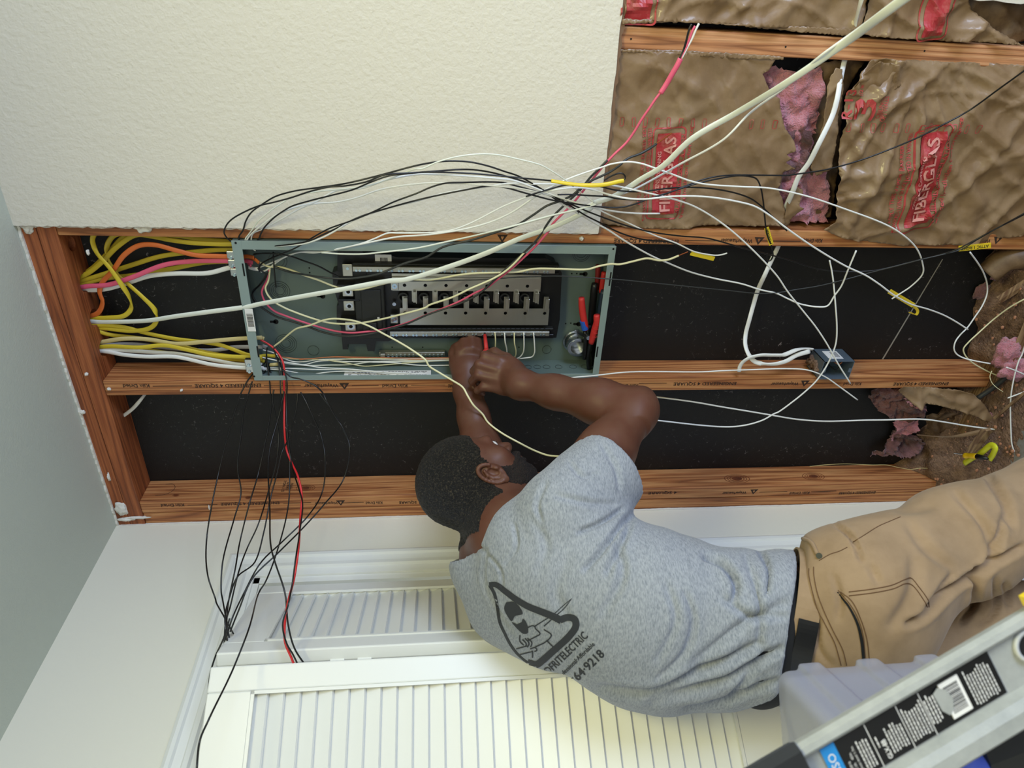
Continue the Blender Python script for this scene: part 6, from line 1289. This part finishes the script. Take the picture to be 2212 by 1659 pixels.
for s in ([(700, 940), (745, 925), (765, 940)], [(760, 945), (800, 990), (770, 1010), (700, 1045)], [(830, 955), (890, 1000), (850, 1050), (760, 1095)], [(640, 1000), (640, 1050), (670, 1080)], [(700, 1025), (735, 1060), (725, 1095)], [(680, 1025), (712, 1065), (700, 1098)], [(660, 1035), (690, 1070), (682, 1095)], [(610, 1110), (700, 1085)], [(720, 1110), (760, 1100), (775, 1120), (755, 1130)], [(850, 1040), (900, 1090)], [(740, 1125), (740, 1180)], [(640, 1155), (740, 1130)]):
    G.append(curve_poly(zL(s), 2.6, 4))
PRT = None
for i, g in enumerate(G):
    o = onsurf('shirt_print', g, shirtbvh, M['shirt_print'], SHIRT, .0010, 3)
def shirt_text(s, x, y, ang, h, w, bold=True):
    vf = text_vf(s, h, 'CENTER', bold, w); c, q = math.cos(ang), math.sin(ang)
    onsurf('shirt_print', ([(x + a * c + b * q, y + a * q - b * c) for a, b in vf[0]], vf[1]), shirtbvh, M['shirt_print'], SHIRT, .0010, 2)
ta = math.radians(-44)
shirt_text('DFRITELECTRIC', *zL([(1010, 1145)])[0], ta, 25, 118); shirt_text('Professional\u00b7Affordable', *zL([(1085, 1205)])[0], ta, 14, 108); shirt_text('\u00b7364\u00b79218', *zL([(1165, 1265)])[0], ta, 28, 100)
# neck rib of the shirt
rb = [cast(shirtbvh, a, b, .002) for a, b in zL([(285, 325), (360, 345), (430, 300), (520, 200), (600, 120), (690, 20)])]; rb = [p for p in rb if p]
# ---- undershirt hem, trousers, belt
K = Field((-1.42, -1.05, .02), (-.62, -.36, 1.02), .0052)
hipR = PD(1850, 1270, 1.17); hipL = PD(1880, 1385, 1.30); knR = PD(2280, 1075, 1.32); knL = PD(2330, 1330, 1.40)
K.ell(PD(1745, 1352, 1.24), AX, (.162, .120, .07), .05); K.ell(PD(1830, 1335, 1.225), AX, (.172, .135, .10), .06); K.ell(PD(1880, 1350, 1.24), AX, (.165, .135, .09), .06)
K.cone(hipR, hipR.lerp(knR, .5), .098, .092, .06); K.cone(hipR.lerp(knR, .5), knR, .092, .078, .04)
K.cone(hipL, hipL.lerp(knL, .5), .095, .088, .03); K.cone(hipL.lerp(knL, .5), knL, .088, .075, .04)
anR = Vector((knR.x - .06, knR.y - .30, .10)); anL = Vector((knL.x + .0, knL.y - .28, .09))
K.cone(knR, anR, .075, .062, .04); K.cone(knL, anL, .072, .060, .04)
cut(K, PD(1700, 1352, 1.24), sd, PD(1600, 1352, 1.24), .3)
K.ell(PD(1690, 1355, 1.24), AX, (.150, .108, .05), 0, 'sub')
v, f = K.mesh(); v = relax(v, f, 3, .5)
KF = [([(1800, 1130), (1840, 1160), (1860, 1210)], 6, .006), ([(1800, 1240), (1815, 1300), (1810, 1340)], 9, .003), ([(1960, 1130), (2010, 1190), (2060, 1230)], 14, .004), ([(2120, 1010), (2170, 1080), (2190, 1140)], 12, .007), ([(2170, 1110), (2150, 1190), (2110, 1260)], 10, .007), ([(2060, 1060), (2130, 1140), (2150, 1200)], 12, .005), ([(2212, 1180), (2150, 1215), (2060, 1270), (2000, 1330), (1960, 1350)], 10, .010),
      ([(2110, 1230), (2105, 1300), (2080, 1345)], 9, .010), ([(2150, 1250), (2150, 1320), (2120, 1350)], 9, .006), ([(2170, 1260), (2180, 1310)], 9, .005), ([(2060, 1240), (2000, 1320)], 10, .006), ([(1980, 1200), (1970, 1290), (1920, 1360)], 20, .004), ([(1880, 1220), (1900, 1260)], 10, .003), ([(1730, 1270), (1760, 1330), (1770, 1400), (1800, 1440)], 9, .003), ([(1900, 1080), (1960, 1100), (2020, 1090)], 16, .003)]
v = folds(v, f, KF); nn = vnormals(v, f); v = v + nn * foldnoise(v, .004, 14, 12, 5)[:, None]
TR = npobj('trousers', v, f, M['trousers'], PERSON); trbvh = BVHTree.FromPolygons([tuple(p) for p in v], [tuple(int(i) for i in q) for q in f])
def zI(pts): return [(1500 + x / 2.968, 1100 + y / 2.968) for x, y in pts]
def seam(pts, w=2.0, bvh=trbvh, par=None, m='stitch', name='stitching', r=.0007, off=.0006):
    p = catmull([Vector((*q, 0)) for q in pts], 6); q3 = []
    for a in p:
        h = cast(bvh, a.x, a.y, off)
        if h is not None and (not q3 or (h - q3[-1]).length < .06): q3.append(h)
    if len(q3) > 2: return obj(name, tube_vf(q3, r, 5), M[m], par or TR, smooth=True)
for s in ([(735, 380), (735, 420), (755, 520), (790, 640), (850, 760), (900, 860), (940, 1000)], [(765, 370), (768, 430), (790, 540), (830, 650), (890, 780), (950, 900), (975, 1000)], [(990, 530), (1150, 510), (1270, 485), (1350, 450), (1385, 440), (1440, 500), (1500, 590), (1505, 630)], [(990, 555), (1150, 535), (1280, 508), (1360, 475), (1400, 490), (1480, 600), (1495, 630)], [(1020, 210), (1100, 160), (1180, 110), (1260, 75), (1320, 50)], [(800, 330), (870, 290), (930, 270), (980, 245)], [(920, 520), (990, 600), (1040, 680), (1080, 800), (1100, 1000)], [(940, 530), (1010, 590), (1065, 700), (1105, 830), (1125, 1000)], [(600, 300), (650, 370), (690, 460), (715, 550)], [(580, 310), (630, 390), (670, 480), (690, 560)], [(730, 380), (810, 350)]): seam(zI(s))
for pts, wd2, nm in (([(915, 530), (980, 610), (1040, 720), (1070, 830), (1090, 1000)], (3, 8), 'pocket_opening'),):
    onsurf(nm, curve_poly(zI(pts), wd2, 6), trbvh, M['hole_black'], TR, .0009, 2)
# raised pocket lip and watch-pocket flap
for pts, ww in (([(555, 250), (600, 205), (700, 190), (750, 215), (790, 290)], 20), ([(560, 280), (620, 300), (670, 380), (700, 470), (715, 560)], 16)):
    q3 = [cast(trbvh, a.x, a.y, .001) for a in catmull([Vector((*q, 0)) for q in zI(pts)], 5)]; q3 = [q for q in q3 if q is not None]
    if len(q3) > 3: obj('pocket_edge', tube_vf(q3, .0035, 8), M['trousers'], TR, smooth=True)
rv = cast(trbvh, *zI([(803, 303)])[0], .002)
if rv: obj('rivet', cyl(rv, -ray(1770, 1202), .0048, .003, 16), M['tool_steel'], TR)
# waistband with belt loops and black leather belt at the back, tucked under the hem
def wring(cpx, r0, r1, hgt, m, name, a0=0, a1=360, par=None, dz=0):
    c = PD(*cpx) + sd * dz; v = []; f = []; n = 48
    for i in range(n + 1):
        t = math.radians(a0 + (a1 - a0) * i / n); e = sx * math.cos(t) * r0 + sf * math.sin(t) * r1; u = e.normalized()
        for k, (o_, z_) in enumerate(((0, -hgt / 2), (.003, -hgt / 2), (.003, hgt / 2), (0, hgt / 2))): v.append(c + e + u * o_ + sd * z_)
    for i in range(n):
        for k in range(4): f.append((i * 4 + k, (i + 1) * 4 + k, (i + 1) * 4 + (k + 1) % 4, i * 4 + (k + 1) % 4))
    return obj(name, (v, f), M[m], par or PERSON, smooth=False)
wring((1712, 1354, 1.24), .163, .122, .036, 'trousers', 'waistband')
BELT = wring((1716, 1354, 1.24), .1675, .1265, .030, 'leather_black', 'belt', 195, 330)
U_ = Field((-1.42, -1.0, .78), (-.72, -.45, 1.1), .006)
U_.ell(PD(1654, 1370, 1.24), AX, (.165, .1185, .080), 0)
v, f = U_.mesh(); npobj('undershirt', relax(v, f, 2, .5), f, M['undershirt'], PERSON)
# boots on the floor
for an in (anR, anL):
    F_ = Field((an.x - .16, an.y - .16, -.002), (an.x + .16, an.y + .26, .2), .005)
    F_.cone(Vector((an.x, an.y, .15)), Vector((an.x, an.y, .06)), .05, .052, .03); F_.ell((an.x + .01, an.y + .03, .045), ((1, 0, 0), (0, 1, 0), (0, 0, 1)), (.048, .10, .045), .03); F_.ell((an.x + .02, an.y + .12, .038), ((1, 0, 0), (0, 1, 0), (0, 0, 1)), (.05, .075, .036), .03)
    v, f = F_.mesh(); v[:, 2] = np.maximum(v[:, 2], .001); npobj('boot', relax(v, f, 1, .4), f, M['leather_black'], PERSON)
# ---- red screwdriver in the right hand, pointing at the neutral bar
SD_ = empty('screwdriver', PD(1046, 760, 1.69), label='red screwdriver held in the right hand against the neutral bar', cat='screwdriver')
t0 = P(1047, 719, .022); t1 = PD(1052, 768, 1.69); t2 = PD(1058, 800, 1.675); dd = (t1 - t0)
obj('shank', tube_vf([t0, t0 + dd * .35], .0026, 10), M['zinc'], SD_, smooth=True)
obj('sleeve', tube_vf([t0 + dd * .08, t0 + dd * .45, t0 + dd * .78], .0048, 12, radii=[.8, 1, 1.15]), M['grip_red'], SD_, smooth=True)
obj('handle', tube_vf([t0 + dd * .74, t0 + dd * .82, t0 + dd * .95, t1, t2], .0105, 14, radii=[.6, .95, 1, .85, 1]), M['grip_red'], SD_, smooth=True)
obj('band', tube_vf([t0 + dd * .90, t0 + dd * .98], .0112, 14), M['grip_blue'], SD_, smooth=True)
# ================================================================ LADDER AND CLUTTER CLOSE TO THE CAMERA
mat('fiberglass_grey', (158, 160, 156), .5, bump=(260, .3, .001), var=((140, 143, 140), 30, .4, .7), vscale=(1, 1, 1))
mat('label_black', (14, 15, 17), .35); mat('label_blue', (28, 130, 200), .4); mat('milky_plastic', (172, 174, 188), .35, alpha=.5, coat=.3); mat('frosted_edge', (200, 202, 200), .4, alpha=.8)
mat('blue_bag', (70, 92, 190), .45, bump=(30, .6, .006), var=((110, 124, 205), 10, .4, .7)); mat('granite_black', (26, 28, 30), .4); specks(M['granite_black'], (150, 152, 150), 130, .55, .62, .8)
LAD = empty('ladder', PD(2400, 1200, .70), label='grey fiberglass stepladder rail with a black rating label, close in the lower corner', cat='ladder')
L0 = PD(1640, 1749, .60); L1 = PD(2212, 1410, .63); ld_ = (L1 - L0).normalized(); vw = -(CF); lw_ = ld_.cross(vw).normalized()
if lw_.dot(CU) > 0: lw_ = -lw_
ln_ = (vw - ld_ * vw.dot(ld_)).normalized()
def LP(a, b, c): return L0 + ld_ * (a - .014) + lw_ * b + ln_ * c
def lprof(pts, a0, a1, m, name, par=LAD):
    v = []; f = []; n = len(pts)
    for a in (a0, a1):
        for b, c in pts: v.append(LP(a, b, c))
    for i in range(n): j = (i + 1) % n; f.append((i, j, n + j, n + i))
    f.append(tuple(range(n))[::-1]); f.append(tuple(range(n, 2 * n))); return obj(name, (v, f), m, par)
hw0 = -.0215; hw1 = .0215
rail = lprof([(-.036, .000), (-.0375, .007), (-.035, .0125), (-.030, .0140), (-.026, .011), (-.0235, .002), (.0235, .002), (.027, .010), (.034, .015), (.046, .016), (.052, .010), (.0525, -.004), (.049, -.006), (.047, .004), (.030, .004), (.024, -.003), (-.024, -.003), (-.032, -.004)], .062, 1.15, M['fiberglass_grey'], 'side_rail')
lprof([(-.034, -.004), (-.041, .008), (-.036, .0165), (.035, .0185), (.054, .012), (.056, -.008), (.048, -.012), (-.030, -.012)], -.05, .066, M['granite_black'], 'rail_cap')
lab = lprof([(-.0205, .0026), (-.0205, .0034), (.0205, .0034), (.0205, .0026)], .098, .262, M['label_black'], 'rating_label', rail)
lprof([(-.0205, .0030), (-.0205, .0038), (.0205, .0038), (.0205, .0030)], .084, .098, M['label_blue'], 'notice_strip', rail)
def ltext(s, a, b, h, w, m=M['label_white'], par=lab, bold=False, c=.0041):
    vf = text_vf(s, h, 'CENTER', bold, w); v, f = place2d(vf, LP(a, b, c), -lw_, -ld_); return obj('label_print', (v, f), m, par)
ltext('AVISO', .0912, .002, .010, .030)
for a, b, s, w in ((.103, .010, '3 ft 7in   300 lb', .018), (.107, .006, 'Type IA   42in', .022), (.111, .004, 'Highest level 1.7m', .026)): ltext(s, a, b, .0032, w)
ltext('GLX-8B', .139, .0085, .0062, .018, bold=True)
rr = random.Random(11); bm = bmesh.new()
def lbar(bm, a, b0, b1, h=.0012, c=.0042):
    vs = [bm.verts.new(LP(a - h / 2, b0, c)), bm.verts.new(LP(a - h / 2, b1, c)), bm.verts.new(LP(a + h / 2, b1, c)), bm.verts.new(LP(a + h / 2, b0, c))]; bm.faces.new(vs)
def rows(a0, a1, b0, b1, step=.0030):
    a = a0
    while a < a1:
        b = b0 + rr.uniform(0, .006)
        while b < b1 - .001:
            w = rr.uniform(.0012, .0045); lbar(bm, a, b, min(b + w, b1)); b += w + .0007
        a += step
rows(.116, .127, -.014, .016); rows(.1335, .136, -.012, .004); rows(.144, .160, -.010, .015); rows(.1655, .184, -.016, .016); rows(.188, .199, -.017, .012); rows(.232, .258, -.017, .017)
for a in (.1295, .1625, .186): lbar(bm, a, -.0205, .0205, .0007)
obj('small_print', bm, M['label_white'], lab, kind='stuff')
bw = lprof([(-.0170, .0034), (-.0170, .0043), (.0165, .0043), (.0165, .0034)], .206, .2265, M['label_white'], 'barcode_patch', lab)
bm = bmesh.new(); b = -.013
while b < .012:
    w = rr.choice((.0004, .0007, .0010)); vs = [bm.verts.new(LP(.2085, b, .0046)), bm.verts.new(LP(.2085, b + w, .0046)), bm.verts.new(LP(.2235, b + w, .0046)), bm.verts.new(LP(.2235, b, .0046))]; bm.faces.new(vs); b += w + rr.choice((.0004, .0008))
obj('barcode', bm, M['label_ink'], bw)
pt = [(.198, -.013), (.204, -.016), (.211, -.010), (.213, .000), (.209, .008), (.204, .011), (.199, .004)]
obj('scrape', ([LP(a, b, .0050) for a, b in pt], [tuple(range(len(pt)))]), M['fiberglass_grey'], lab)
c_ = LP(.300, -.006, .0035); obj('grommet', join_vf(ring(c_, ln_, .0115, .0150, .005, 28)), M['frosted_edge'], rail, smooth=True); obj('grommet_hole', cyl(c_ - ln_ * .001, ln_, .0115, .003, 24), M['hole_black'], rail)
lprof([(-.050, .004), (-.050, .014), (-.040, .014), (-.040, .004)], .312, .36, M['yellow_tape'], 'yellow_lock', LAD)
# clear tote behind the rail with a blue bag in it
def rbox(F, c, A, hx, hy, hz, r, mode='add', k=.002):
    c = V3(c); A = [V3(q) for q in A]
    def fn(x, y, z):
        q = [np.abs((x - c[0]) * A[i][0] + (y - c[1]) * A[i][1] + (z - c[2]) * A[i][2]) - h + r for i, h in enumerate((hx, hy, hz))]
        return np.sqrt(np.maximum(q[0], 0) ** 2 + np.maximum(q[1], 0) ** 2 + np.maximum(q[2], 0) ** 2) + np.minimum(np.maximum(q[0], np.maximum(q[1], q[2])), 0) - r
    R = math.sqrt(hx * hx + hy * hy + hz * hz); F.comb(fn, c - R, c + R, k, mode)
tr_ = (CR * .99 + CU * .07).normalized(); tu_ = (CU * .99 - CR * .07).normalized(); tf_ = tr_.cross(tu_); TA = (tr_, tu_, tf_)
tcx = PD(1972, 1642, .86)
Q_ = Field(V3(tcx) - .20, V3(tcx) + .20, .0028)
rbox(Q_, tcx, TA, .135, .090, .085, .018); rbox(Q_, tcx + tf_ * .012, TA, .1285, .0835, .088, .012, 'sub')
for k in (-1, 0, 1): rbox(Q_, tcx + tr_ * (.078 * k - .01) + tu_ * .090, TA, .016, .006, .082, .004)
rbox(Q_, tcx + tf_ * .083, TA, .142, .097, .005, .004); rbox(Q_, tcx + tf_ * .083, TA, .120, .075, .02, .004, 'sub')
v, f = Q_.mesh(); npobj('plastic_tote', relax(v, f, 3, .5), f, M['milky_plastic'], None, label='translucent plastic tote between the ladder rail and the trousers', cat='plastic bin')
Q_ = Field(V3(tcx) - .2, V3(tcx) + .2, .005)
Q_.ell(tcx + tr_ * .045 + tu_ * .008, TA, (.082, .072, .066), 0); Q_.ell(tcx - tr_ * .05 - tu_ * .02, TA, (.05, .05, .05), .03)
v, f = Q_.mesh(); nn = vnormals(v, f); v = v + nn * (np.array([noise.noise(Vector(p * 26)) for p in v]) * .010)[:, None]
npobj('blue_bag', v, f, M['blue_bag'], None, label='blue plastic bag stuffed inside the translucent tote', cat='bag')
bc = PD(2055, 1690, .74); Q_ = Field(V3(bc) - .12, V3(bc) + .12, .004); Q_.ell(bc, TA, (.052, .062, .04), 0); v, f = Q_.mesh(); nn = vnormals(v, f); v = v + nn * (np.array([noise.noise(Vector(p * 34)) for p in v]) * .008)[:, None]
npobj('blue_cloth', v, f, M['blue_bag'], None, label='blue cloth bundle below the ladder rail at the frame edge', cat='cloth')
a0 = PD(2120, 1640, .72); a1 = PD(2330, 1560, .74)
obj('rear_rail', tube_vf([a0, a0.lerp(a1, .5), a1], .040, 4, .012, wide=tuple(tu_)), M['granite_black'], LAD)
bpy.context.view_layer.update()
